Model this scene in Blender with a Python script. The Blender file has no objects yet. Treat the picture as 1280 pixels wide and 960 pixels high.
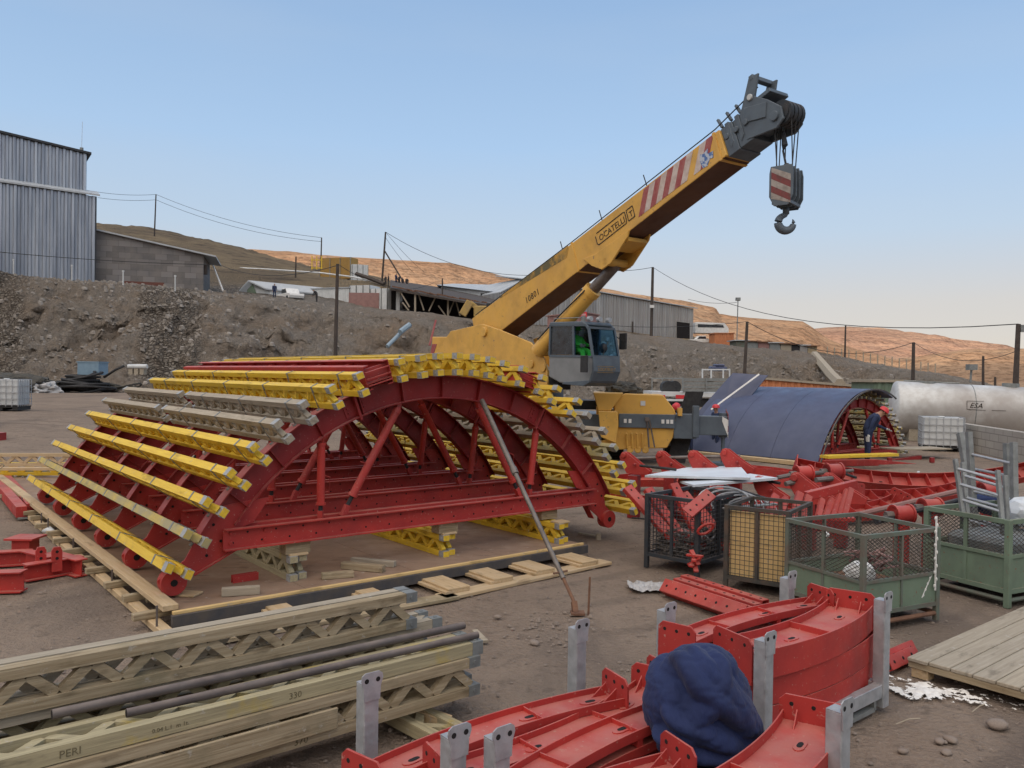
import bpy, bmesh, math, random
from mathutils import Vector, Matrix, noise
random.seed(7)
V = Vector
PI = math.pi
R = math.radians
COL = bpy.context.scene.collection
SC = bpy.context.scene
# ------------------------------------------------------------------ camera model (also used to measure real positions)
F_PX = 1000.0
CAM = V((0, 0, 2.2))
_p = math.atan(10 / 1000); _r = R(0.8)
FW = V((0, math.cos(_p), -math.sin(_p)))
_R0 = V((1, 0, 0)); _U0 = V((0, math.sin(_p), math.cos(_p)))
RC = _R0 * math.cos(_r) + _U0 * math.sin(_r)
UC = -_R0 * math.sin(_r) + _U0 * math.cos(_r)
def ray(px, py):
    return FW + RC * ((px - 640) / F_PX) - UC * ((py - 480) / F_PX)
def P(px, py, d):
    return CAM + ray(px, py) * d
def G(px, py, z=0.0):
    r = ray(px, py)
    return CAM + r * ((z - CAM.z) / r.z)
def zat(px, py, d):
    return P(px, py, d).z
# ------------------------------------------------------------------ mesh helpers
class MB:
    def __init__(s):
        s.v = []; s.f = []; s.m = []; s.mi = 0
    def add(s, vs, fs, mi=None):
        o = len(s.v); s.v += [tuple(x) for x in vs]
        k = s.mi if mi is None else mi
        for f in fs:
            s.f.append(tuple(o + i for i in f)); s.m.append(k)
    def box(s, c, sz, mi=None):
        c = V(c); x, y, z = sz[0] / 2, sz[1] / 2, sz[2] / 2
        s.hexa([c + V((i * x, j * y, k * z)) for k in (-1, 1) for j in (-1, 1) for i in (-1, 1)], mi)
    def hexa(s, p, mi=None):
        s.add(p, [(0, 2, 3, 1), (4, 5, 7, 6), (0, 1, 5, 4), (2, 6, 7, 3), (0, 4, 6, 2), (1, 3, 7, 5)], mi)
    def bar(s, a, b, w, h, up=(0, 0, 1), mi=None, w2=None, h2=None):
        a = V(a); b = V(b); d = (b - a).normalized(); up = V(up)
        l = d.cross(up)
        if l.length < 1e-4: l = d.cross(V((1, 0, 0)))
        l.normalize(); n = l.cross(d).normalized()
        w2 = w if w2 is None else w2; h2 = h if h2 is None else h2
        ps = []
        for q, ww, hh in ((a, w, h), (b, w2, h2)):
            for j in (-1, 1):
                for i in (-1, 1):
                    ps.append(q + l * (i * ww / 2) + n * (j * hh / 2))
        s.hexa(ps, mi)
    def cyl(s, a, b, r0, r1=None, n=12, caps=True, mi=None):
        a = V(a); b = V(b); r1 = r0 if r1 is None else r1
        d = (b - a).normalized(); l = d.cross(V((0, 0, 1)))
        if l.length < 1e-3: l = d.cross(V((1, 0, 0)))
        l.normalize(); u = l.cross(d)
        vs = []
        for q, r in ((a, r0), (b, r1)):
            for i in range(n):
                t = 2 * PI * i / n
                vs.append(q + l * (r * math.cos(t)) + u * (r * math.sin(t)))
        fs = [(i, (i + 1) % n, n + (i + 1) % n, n + i) for i in range(n)]
        if caps: fs += [tuple(range(n - 1, -1, -1)), tuple(range(n, 2 * n))]
        s.add(vs, fs, mi)
    def tube(s, pts, r, n=6, mi=None):
        pts = [V(p) for p in pts]; vs = []; fs = []
        for k, p in enumerate(pts):
            d = (pts[min(k + 1, len(pts) - 1)] - pts[max(k - 1, 0)]).normalized()
            l = d.cross(V((0, 0, 1)))
            if l.length < 1e-3: l = d.cross(V((1, 0, 0)))
            l.normalize(); u = l.cross(d)
            rr = r[k] if isinstance(r, (list, tuple)) else r
            for i in range(n):
                t = 2 * PI * i / n
                vs.append(p + l * (rr * math.cos(t)) + u * (rr * math.sin(t)))
        for k in range(len(pts) - 1):
            for i in range(n):
                fs.append((k * n + i, k * n + (i + 1) % n, (k + 1) * n + (i + 1) % n, (k + 1) * n + i))
        fs += [tuple(range(n - 1, -1, -1)), tuple(range((len(pts) - 1) * n, len(pts) * n))]
        s.add(vs, fs, mi)
    def prism(s, poly, o, ax, ay, t, mi=None):
        """polygon in plane (o, ax, ay), thickness vector t centred"""
        o = V(o); ax = V(ax); ay = V(ay); t = V(t); n = len(poly)
        a = [o + ax * x + ay * y - t / 2 for x, y in poly]; b = [p + t for p in a]
        s.add(a + b, [tuple(range(n - 1, -1, -1)), tuple(range(n, 2 * n))] + [(i, (i + 1) % n, n + (i + 1) % n, n + i) for i in range(n)], mi)
    def ring(s, c, ax, ay, ro, ri, t, n=16, mi=None):
        c = V(c); ax = V(ax); ay = V(ay); t = V(t); vs = []
        for dt in (-.5, .5):
            for r in (ro, ri):
                for i in range(n):
                    a = 2 * PI * i / n
                    vs.append(c + t * dt + ax * (r * math.cos(a)) + ay * (r * math.sin(a)))
        fs = []
        for i in range(n):
            j = (i + 1) % n
            fs += [(i, j, n + j, n + i), (2 * n + i, 3 * n + i, 3 * n + j, 2 * n + j), (i, 2 * n + i, 2 * n + j, j), (n + i, n + j, 3 * n + j, 3 * n + i)]
        s.add(vs, fs, mi)
    def quad(s, a, b, c, d, mi=None):
        s.add([a, b, c, d], [(0, 1, 2, 3)], mi)
    def ell(s, c, r, n=10, m=7, mi=None, jit=0.0):
        c = V(c); vs = []; fs = []
        for j in range(m + 1):
            th = PI * j / m
            for i in range(n):
                a = 2 * PI * i / n; k = 1 + random.uniform(-jit, jit)
                vs.append(c + V((r[0] * math.sin(th) * math.cos(a), r[1] * math.sin(th) * math.sin(a), r[2] * math.cos(th))) * k)
        for j in range(m):
            for i in range(n):
                fs.append((j * n + i, (j + 1) * n + i, (j + 1) * n + (i + 1) % n, j * n + (i + 1) % n))
        s.add(vs, fs, mi)
    def mesh(s, name, mats, off=(0, 0, 0), smooth=False, auto=False):
        off = V(off)
        me = bpy.data.meshes.new(name)
        me.from_pydata([tuple(V(v) - off) for v in s.v], [], s.f)
        if not isinstance(mats, (list, tuple)): mats = [mats]
        for m in mats: me.materials.append(m)
        me.polygons.foreach_set('material_index', s.m)
        bm = bmesh.new(); bm.from_mesh(me)
        bmesh.ops.recalc_face_normals(bm, faces=bm.faces)
        bm.to_mesh(me); bm.free()
        if smooth or auto:
            me.polygons.foreach_set('use_smooth', [True] * len(me.polygons))
        if auto:
            me.set_sharp_from_angle(angle=R(35))
        me.update()
        return me
    def obj(s, name, mats, parent=None, smooth=False, auto=False, bevel=0):
        root = parent
        off = V((0, 0, 0))
        while root is not None:
            off = off + V(root.location); root = root.parent
        me = s.mesh(name, mats, off, smooth, auto)
        o = bpy.data.objects.new(name, me); COL.objects.link(o); o.parent = parent
        if bevel:
            b = o.modifiers.new('bevel', 'BEVEL'); b.width = bevel; b.segments = 1; b.limit_method = 'ANGLE'; b.angle_limit = R(40)
        return o
def tag(o, label, cat, group=None, kind=None):
    if label: o['label'] = label
    if cat: o['category'] = cat
    if group: o['group'] = group
    if kind: o['kind'] = kind
    return o
def thing(name, label, cat, loc=(0, 0, 0), group=None):
    o = bpy.data.objects.new(name, None); COL.objects.link(o); o.location = loc; o.empty_display_size = .1
    return tag(o, label, cat, group)
def struct(o):
    o['kind'] = 'structure'; return o
def frame(o, x, z):
    x = V(x).normalized(); z = V(z); y = z.cross(x).normalized(); z = x.cross(y).normalized()
    m = Matrix.Identity(4)
    for i in range(3):
        m[i][0] = x[i]; m[i][1] = y[i]; m[i][2] = z[i]; m[i][3] = V(o)[i]
    return m
def inst(me, name, parent, M, label=None, cat=None, group=None):
    """M is a world matrix; parents are unrotated"""
    o = bpy.data.objects.new(name, me); COL.objects.link(o); o.parent = parent
    off = V((0, 0, 0)); p = parent; PM = Matrix.Identity(4)
    chain = []
    while p is not None: chain.append(p); p = p.parent
    for q in reversed(chain): PM = PM @ q.matrix_basis
    o.matrix_basis = PM.inverted() @ M
    tag(o, label, cat, group)
    return o
def copy_tree(o, parent=None):
    c = o.copy(); COL.objects.link(c)
    if parent is not None: c.parent = parent
    for ch in [x for x in SC.objects if x.parent == o]: copy_tree(ch, c)
    return c
_cache = {}
def beam_mesh(L, w, h, mat, key='beam'):
    k = (key, round(L, 2), w, h, mat.name)
    if k not in _cache:
        m = MB(); m.box((L / 2, 0, 0), (L, w, h)); _cache[k] = m.mesh('beam', mat)
    return _cache[k]
def plank(name, mat, a, b, w, h, parent=None, up=(0, 0, 1), label=None, cat=None, group=None, bevel=.004):
    a = V(a); b = V(b)
    o = inst(beam_mesh((b - a).length, w, h, mat), name, parent, frame(a, b - a, up), label, cat, group)
    if bevel:
        q = o.modifiers.new('bevel', 'BEVEL'); q.width = bevel; q.segments = 1
    return o
def text_obj(name, s, mat, parent, org, xdir, ydir, size, shear=0, thick=.002, spacing=1.0, label=None):
    c = bpy.data.curves.new('t', 'FONT'); c.body = s; c.size = size; c.extrude = thick; c.shear = shear; c.space_character = spacing
    c.resolution_u = 2
    t = bpy.data.objects.new('t', c); COL.objects.link(t)
    bpy.context.view_layer.update()
    me = bpy.data.meshes.new_from_object(t.evaluated_get(bpy.context.evaluated_depsgraph_get()))
    bpy.data.objects.remove(t)
    me.materials.clear(); me.materials.append(mat)
    x = V(xdir).normalized(); y = V(ydir).normalized(); z = x.cross(y).normalized(); y = z.cross(x)
    o = inst(me, name, parent, frame(org, x, z))
    if label: o['label'] = label
    return o
# ------------------------------------------------------------------ materials
def nt(name):
    m = bpy.data.materials.new(name); m.use_nodes = True
    n = m.node_tree; n.nodes.clear()
    o = n.nodes.new('ShaderNodeOutputMaterial'); b = n.nodes.new('ShaderNodeBsdfPrincipled')
    n.links.new(b.outputs[0], o.inputs[0])
    return m, n, b
def N(n, t, **kw):
    x = n.nodes.new(t)
    for k, v in kw.items():
        if k in x.inputs.keys() and not hasattr(x, k): x.inputs[k].default_value = v
        else: setattr(x, k, v)
    return x
def noise_fac(n, scale, detail=4, lo=.35, hi=.65, stretch=None, coord='Object', rough=.6, seed=0, each=False):
    tc = n.nodes.new('ShaderNodeTexCoord'); src = tc.outputs[coord]
    if each:
        oi = n.nodes.new('ShaderNodeObjectInfo'); vs_ = n.nodes.new('ShaderNodeVectorMath'); vs_.operation = 'MULTIPLY_ADD'
        n.links.new(oi.outputs['Random'], vs_.inputs[0]); vs_.inputs[1].default_value = (37, 11, 23); n.links.new(src, vs_.inputs[2]); src = vs_.outputs[0]
    mp = n.nodes.new('ShaderNodeMapping'); n.links.new(src, mp.inputs[0])
    if stretch: mp.inputs['Scale'].default_value = stretch
    mp.inputs['Location'].default_value = (seed * 3.7, seed * 1.3, seed * 2.1)
    tx = n.nodes.new('ShaderNodeTexNoise'); tx.inputs['Scale'].default_value = scale; tx.inputs['Detail'].default_value = detail; tx.inputs['Roughness'].default_value = rough
    n.links.new(mp.outputs[0], tx.inputs['Vector'])
    mr = n.nodes.new('ShaderNodeMapRange'); mr.inputs[1].default_value = lo; mr.inputs[2].default_value = hi
    n.links.new(tx.outputs[0], mr.inputs[0])
    return mr.outputs[0]
def mixc(n, fac, a, b):
    x = n.nodes.new('ShaderNodeMix'); x.data_type = 'RGBA'
    if isinstance(fac, (int, float)): x.inputs[0].default_value = fac
    else: n.links.new(fac, x.inputs[0])
    for i, c in ((6, a), (7, b)):
        if isinstance(c, tuple): x.inputs[i].default_value = (*c, 1)
        else: n.links.new(c, x.inputs[i])
    return x.outputs[2]
def bump(n, b, h, strength=.3, dist=.01):
    k = n.nodes.new('ShaderNodeBump'); k.inputs['Strength'].default_value = strength; k.inputs['Distance'].default_value = dist
    n.links.new(h, k.inputs['Height']); n.links.new(k.outputs[0], b.inputs['Normal'])
def mul(n, a, v):
    x = n.nodes.new('ShaderNodeMath'); x.operation = 'MULTIPLY'; n.links.new(a, x.inputs[0])
    if isinstance(v, (int, float)): x.inputs[1].default_value = v
    else: n.links.new(v, x.inputs[1])
    return x.outputs[0]
def rnd_object(n, a, b, fac=1.0):
    oi = n.nodes.new('ShaderNodeObjectInfo')
    return mixc(n, mul(n, oi.outputs['Random'], fac), a, b)
def paint(name, c, c2=None, rough=.5, metal=0, scale=3, dust=None, dustf=.3, chips=None, lo=.4, hi=.7, spec=.5, scuff=None):
    """painted steel: tone drift, settled dust on upward faces, small chips"""
    m, n, b = nt(name)
    c2 = c2 or tuple(x * .75 for x in c)
    col = mixc(n, noise_fac(n, scale, 5, lo, hi), c, c2)
    if chips: col = mixc(n, noise_fac(n, scale * 9, 4, .66, .70), col, chips)
    if scuff:
        f1 = noise_fac(n, 11, 6, .63, .70, stretch=(1, 1, 5), seed=7, rough=.75); f2 = noise_fac(n, 34, 4, .64, .70, seed=9); f3 = noise_fac(n, 1.6, 5, .50, .66, seed=11)
        col = mixc(n, mul(n, f3, .45), col, tuple(x * .5 + y * .10 for x, y in zip(c, scuff)))
        col = mixc(n, mul(n, f1, .55), col, scuff); col = mixc(n, mul(n, f2, .7), col, scuff)
    if dust:
        g = n.nodes.new('ShaderNodeNewGeometry'); sx = n.nodes.new('ShaderNodeSeparateXYZ'); n.links.new(g.outputs['Normal'], sx.inputs[0])
        mr = n.nodes.new('ShaderNodeMapRange'); mr.inputs[1].default_value = .3; mr.inputs[2].default_value = 1; mr.inputs[4].default_value = dustf
        n.links.new(sx.outputs[2], mr.inputs[0])
        f = mul(n, mr.outputs[0], noise_fac(n, scale * 2.3, 5, .2, .6, seed=2))
        col = mixc(n, f, col, dust)
    n.links.new(col, b.inputs['Base Color']); b.inputs['Metallic'].default_value = metal
    rr = n.nodes.new('ShaderNodeMapRange'); rr.inputs[3].default_value = rough; rr.inputs[4].default_value = min(1, rough + .25)
    n.links.new(noise_fac(n, scale * 2, 4, seed=1), rr.inputs[0]); n.links.new(rr.outputs[0], b.inputs['Roughness'])
    b.inputs['Specular IOR Level'].default_value = spec
    return m
def wood(name, c, c2, grain=(1.2, 22, 22), rough=.8, stain=None, stainf=(.55, .7), rnd=None):
    m, n, b = nt(name)
    g = noise_fac(n, 2.5, 6, .3, .7, stretch=grain, each=True)
    base = rnd_object(n, c, rnd, .8) if rnd else c
    col = mixc(n, g, base, c2)
    if stain: col = mixc(n, noise_fac(n, 2.2, 5, *stainf, seed=3, each=True), col, stain)
    col = mixc(n, mul(n, noise_fac(n, 9, 5, .58, .68, stretch=(.35, 1, 1), seed=6, each=True), .55), col, tuple(x * .45 for x in c2))
    col = mixc(n, mul(n, noise_fac(n, 14, 5, .62, .68, seed=8, each=True, rough=.7), .6), col, (.44, .41, .36))
    n.links.new(col, b.inputs['Base Color']); b.inputs['Roughness'].default_value = rough
    b.inputs['Specular IOR Level'].default_value = .25
    bump(n, b, g, .5, .003)
    return m
DUST = (.36, .27, .21)
M = {}
M['red'] = paint('red_paint', (.45, .036, .028), (.31, .026, .024), .5, dust=(.46, .24, .19), dustf=.45, scale=2.5, scuff=(.45, .25, .20))
M['red_dark'] = paint('deep_red_paint', (.29, .018, .018), (.20, .014, .015), .5, dust=(.48, .22, .20), dustf=.75, scale=2, scuff=(.34, .14, .12))
M['yellow'] = wood('yellow_varnished_wood', (.80, .56, .055), (.62, .40, .035), (1, 14, 14), .5, stain=(.45, .30, .06), stainf=(.60, .78), rnd=(.66, .46, .06))
M['yellow_dirty'] = wood('yellow_splattered_wood', (.55, .42, .10), (.38, .30, .12), (3, 8, 8), .75, stain=(.33, .29, .17), stainf=(.42, .60))
M['wood_old'] = wood('weathered_wood', (.46, .38, .255), (.24, .18, .105), (1, 26, 26), .85, stain=(.22, .19, .12), stainf=(.54, .72), rnd=(.41, .34, .235))
M['wood_green'] = wood('greenish_old_wood', (.45, .39, .24), (.27, .235, .15), (1, 24, 24), .8, stain=(.46, .34, .06), stainf=(.58, .70))
M['wood_grey'] = wood('grey_weathered_wood', (.44, .38, .29), (.29, .25, .19), (1, 18, 18), .9, rnd=(.37, .33, .27))
M['wood_new'] = wood('fresh_timber', (.58, .44, .27), (.47, .34, .19), (1, 18, 18), .75, rnd=(.52, .42, .29), stain=(.40, .31, .20), stainf=(.55, .8))
M['ply'] = wood('brown_plywood', (.31, .215, .15), (.25, .17, .12), (1.5, 3, 3), .65, stain=(.38, .29, .22), stainf=(.5, .8))
M['ply_light'] = wood('pale_plywood', (.72, .52, .24), (.62, .44, .20), (1.5, 5, 5), .65)
M['film'] = paint('dark_film_edge', (.060, .060, .066), (.10, .085, .07), .55, scale=6, dust=DUST, dustf=.2)
M['blue_ply'] = paint('blue_film_plywood', (.050, .062, .118), (.066, .080, .148), .36, scale=1.2, dust=(.13, .15, .23), dustf=.25)
M['galv'] = paint('galvanised_steel', (.46, .48, .50), (.34, .36, .38), .42, .5, scale=14, dust=DUST, dustf=.3)
M['galv_dull'] = paint('dull_galvanised_steel', (.26, .275, .27), (.18, .19, .185), .5, .4, scale=9)
M['steel'] = paint('bare_steel', (.20, .18, .17), (.13, .10, .085), .45, .6, scale=7)
M['rod'] = paint('grey_steel_prop', (.20, .18, .165), (.13, .11, .095), .45, .4, scale=8)
M['rust'] = paint('rusty_steel', (.19, .10, .06), (.12, .06, .04), .8, scale=9)
M['pipe'] = paint('dark_plastic_pipe', (.070, .058, .058), (.13, .11, .10), .55, scale=4, dust=DUST, dustf=.35)
M['black'] = paint('black_rubber', (.018, .018, .020), (.03, .03, .03), .6, scale=5)
M['hole'] = paint('dark_recess', (.01, .008, .008), (.012, .01, .01), .9)
M['crane'] = paint('crane_yellow', (.68, .39, .075), (.57, .32, .07), .45, scale=1.1, dust=(.50, .38, .22), dustf=.35, chips=(.30, .19, .09), scuff=(.50, .33, .13))
M['crane_dark'] = paint('boom_underside', (.62, .33, .055), (.50, .27, .05), .5, scale=1.5)
M['crane_grey'] = paint('crane_slate_grey', (.095, .122, .148), (.068, .086, .108), .42, scale=3, dust=(.2, .2, .2), dustf=.2)
M['cab_grey'] = paint('cab_pale_grey', (.21, .22, .225), (.17, .18, .185), .4, scale=3)
M['white'] = paint('white_paint', (.72, .72, .70), (.60, .60, .58), .5, scale=3)
M['white_sheet'] = paint('pale_grey_panel', (.62, .67, .72), (.52, .56, .60), .45, scale=2)
M['stripe_red'] = paint('stripe_red', (.30, .06, .06), (.36, .13, .11), .5, scale=6)
M['stripe_white'] = paint('stripe_white', (.56, .48, .43), (.42, .31, .27), .5, scale=6)
M['ink'] = paint('black_ink', (.03, .022, .015), (.06, .045, .03), .7, scale=12)
M['ink_faint'] = paint('faded_ink', (.13, .11, .06), (.20, .17, .10), .8, scale=20)
M['green'] = paint('faded_green_paint', (.155, .215, .150), (.115, .155, .115), .7, scale=2.5, dust=DUST, dustf=.3, chips=(.20, .10, .06), scuff=(.19, .12, .085))
M['green_dark'] = paint('dark_green_frame', (.12, .15, .12), (.14, .10, .08), .65, scale=5)
M['blue_dark'] = paint('navy_steel', (.024, .032, .042), (.045, .042, .042), .6, scale=6, dust=DUST, dustf=.2)
M['wire'] = paint('wire_grey', (.055, .055, .050), (.11, .075, .055), .6, .2, scale=8)
M['orange'] = paint('orange_sheet', (.52, .20, .085), (.45, .17, .075), .6, scale=2)
M['ochre'] = paint('ochre_sheet', (.33, .20, .05), (.28, .17, .05), .6, scale=2)
M['white_dull'] = paint('dull_white_sheet', (.60, .62, .62), (.48, .50, .50), .5, scale=1.5)
M['roof'] = paint('grey_white_roof', (.42, .45, .47), (.35, .37, .39), .45, scale=.7)
M['pole'] = paint('dark_wood_pole', (.055, .045, .04), (.08, .065, .055), .9, scale=3)
M['brick'] = None
M['glass'] = paint('dark_window_glass', (.02, .028, .035), (.03, .035, .045), .08, scale=2, spec=.9)
M['hi_green'] = paint('lime_cloth', (.16, .75, .06), (.12, .60, .05), .8, scale=12)
M['navy'] = paint('navy_cloth', (.022, .035, .085), (.016, .026, .065), .9, scale=9)
M['skin'] = paint('skin', (.38, .21, .14), (.33, .18, .12), .6, scale=9)
M['helmet'] = paint('red_plastic', (.62, .03, .04), (.55, .03, .035), .3, scale=4)
M['lime'] = paint('white_powder', (.78, .77, .73), (.62, .58, .53), .95, scale=20)
M['dark_cloth'] = paint('dark_cloth', (.03, .03, .035), (.045, .04, .04), .9, scale=9)
M['tarp'] = paint('grey_plastic', (.42, .42, .42), (.30, .29, .28), .5, scale=6)
M['scrub'] = paint('dark_netting', (.045, .045, .042), (.10, .09, .07), .9, scale=10)
M['brush_red'] = paint('pink_grey_sheet', (.30, .17, .15), (.24, .13, .12), .6, scale=2)

def cloth_mat(name, c, c2):
    m, n, b = nt(name)
    f = noise_fac(n, 5, 5, .3, .7)
    n.links.new(mixc(n, f, c, c2), b.inputs['Base Color']); b.inputs['Roughness'].default_value = .85
    b.inputs['Sheen Weight'].default_value = .06
    bump(n, b, noise_fac(n, 8, 6, .25, .75, stretch=(2.2, 1, .8), rough=.55), .45, .018)
    return m
M['jacket'] = cloth_mat('navy_quilted_cloth', (.008, .020, .088), (.005, .013, .058))

def tank_mat():
    m, n, b = nt('tank_steel')
    f = noise_fac(n, .45, 5, .42, .62); g = noise_fac(n, 5, 5, .4, .7, seed=2)
    col = mixc(n, f, (.60, .61, .60), (.36, .34, .32)); col = mixc(n, mul(n, g, .35), col, (.30, .27, .24))
    n.links.new(col, b.inputs['Base Color']); b.inputs['Metallic'].default_value = .15; b.inputs['Roughness'].default_value = .5
    return m
M['tank'] = tank_mat()
def corr_mat(name, c, c2, pitch=.35, streak=None):
    """corrugated sheet: the ribs are real geometry; colour drifts from sheet to sheet"""
    m, n, b = nt(name)
    f = noise_fac(n, 1.0, 4, .35, .65, stretch=(2.2, 2.2, .12)); g = noise_fac(n, .35, 3, .3, .7, seed=4)
    col = mixc(n, f, c, c2)
    if streak: col = mixc(n, mul(n, g, .6), col, streak)
    n.links.new(col, b.inputs['Base Color']); b.inputs['Roughness'].default_value = .35; b.inputs['Metallic'].default_value = .5
    return m
M['corr'] = corr_mat('corrugated_zinc', (.46, .49, .53), (.24, .27, .32))
M['corr2'] = corr_mat('corrugated_grey', (.44, .44, .43), (.26, .26, .26), streak=(.33, .30, .27))
def block_mat(name, c, c2, mortar, bw=.42, bh=.21, axis='x'):
    m, n, b = nt(name)
    tc = n.nodes.new('ShaderNodeTexCoord')
    br = n.nodes.new('ShaderNodeTexBrick'); n.links.new(tc.outputs['UV'], br.inputs[0])
    br.inputs['Color1'].default_value = (*c, 1); br.inputs['Color2'].default_value = (*c2, 1); br.inputs['Mortar'].default_value = (*mortar, 1)
    br.inputs['Scale'].default_value = 1; br.inputs['Brick Width'].default_value = bw; br.inputs['Row Height'].default_value = bh; br.inputs['Mortar Size'].default_value = .015
    br.inputs['Bias'].default_value = -.2
    col = mixc(n, mul(n, noise_fac(n, .8, 4), .35), br.outputs[0], (.25, .22, .19))
    n.links.new(col, b.inputs['Base Color']); b.inputs['Roughness'].default_value = .9
    bump(n, b, br.outputs['Fac'], -.4, .02)
    return m
M['block'] = block_mat('grey_blockwork', (.13, .125, .125), (.24, .23, .23), (.085, .08, .078), 1.2, .62)
M['block2'] = block_mat('pale_blockwork', (.36, .33, .29), (.42, .39, .34), (.22, .2, .18), .62, .225)
def uv_wall(o, ax, scale=1.0):
    """UVs in metres along direction ax and height, for block coursing"""
    me = o.data; uv = me.uv_layers.new(name='UVMap'); ax = V(ax)
    for l in me.loops:
        co = me.vertices[l.vertex_index].co
        uv.data[l.index].uv = (co.dot(ax) * scale, co.z * scale)

def ground_mat():
    m, n, b = nt('dirt_yard')
    big = noise_fac(n, .16, 5, .38, .62); mid = noise_fac(n, 1.3, 6, .35, .68, seed=1); fine = noise_fac(n, 26, 6, .35, .7, seed=2)
    col = mixc(n, big, (.232, .178, .136), (.300, .234, .180))
    col = mixc(n, mul(n, mid, .7), col, (.190, .145, .112))
    col = mixc(n, mul(n, fine, .45), col, (.31, .26, .22))
    col = mixc(n, mul(n, noise_fac(n, 1.0, 5, .52, .62, stretch=(.6, .14, 1), seed=5), .5), col, (.135, .112, .098))
    col = mixc(n, mul(n, noise_fac(n, .5, 3, .60, .72, seed=6), .5), col, (.15, .125, .11))
    wv = n.nodes.new('ShaderNodeTexWave'); wv.wave_type = 'BANDS'; wv.bands_direction = 'X'; wv.inputs['Scale'].default_value = .42; wv.inputs['Distortion'].default_value = 5; wv.inputs['Detail'].default_value = 3; wv.inputs['Detail Scale'].default_value = .5
    tcr = n.nodes.new('ShaderNodeTexCoord'); mr_ = n.nodes.new('ShaderNodeMapping'); mr_.inputs['Rotation'].default_value = (0, 0, .9); n.links.new(tcr.outputs['Object'], mr_.inputs[0]); n.links.new(mr_.outputs[0], wv.inputs['Vector'])
    wr = n.nodes.new('ShaderNodeMapRange'); wr.inputs[1].default_value = .80; wr.inputs[2].default_value = .98; n.links.new(wv.outputs['Fac'], wr.inputs[0])
    rut = mul(n, wr.outputs[0], noise_fac(n, .35, 3, .45, .60, seed=12))
    col = mixc(n, mul(n, rut, .5), col, (.125, .10, .085))
    col = mixc(n, mul(n, noise_fac(n, 7, 5, .56, .66, seed=13), .5), col, (.13, .105, .088))
    vo = n.nodes.new('ShaderNodeTexVoronoi'); vo.inputs['Scale'].default_value = 45
    tc = n.nodes.new('ShaderNodeTexCoord'); n.links.new(tc.outputs['Object'], vo.inputs[0])
    st = n.nodes.new('ShaderNodeMapRange'); st.inputs[1].default_value = .16; st.inputs[2].default_value = .10; n.links.new(vo.outputs[0], st.inputs[0])
    k = mul(n, st.outputs[0], noise_fac(n, 3.1, 3, .56, .66, seed=8))
    col = mixc(n, mul(n, k, .7), col, (.40, .36, .32))
    n.links.new(col, b.inputs['Base Color']); b.inputs['Roughness'].default_value = 1; b.inputs['Specular IOR Level'].default_value = .03
    a = n.nodes.new('ShaderNodeMath'); a.operation = 'ADD'; n.links.new(mul(n, fine, .5), a.inputs[0]); n.links.new(mid, a.inputs[1])
    bump(n, b, a.outputs[0], .8, .04)
    return m
M['ground'] = ground_mat()
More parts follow.
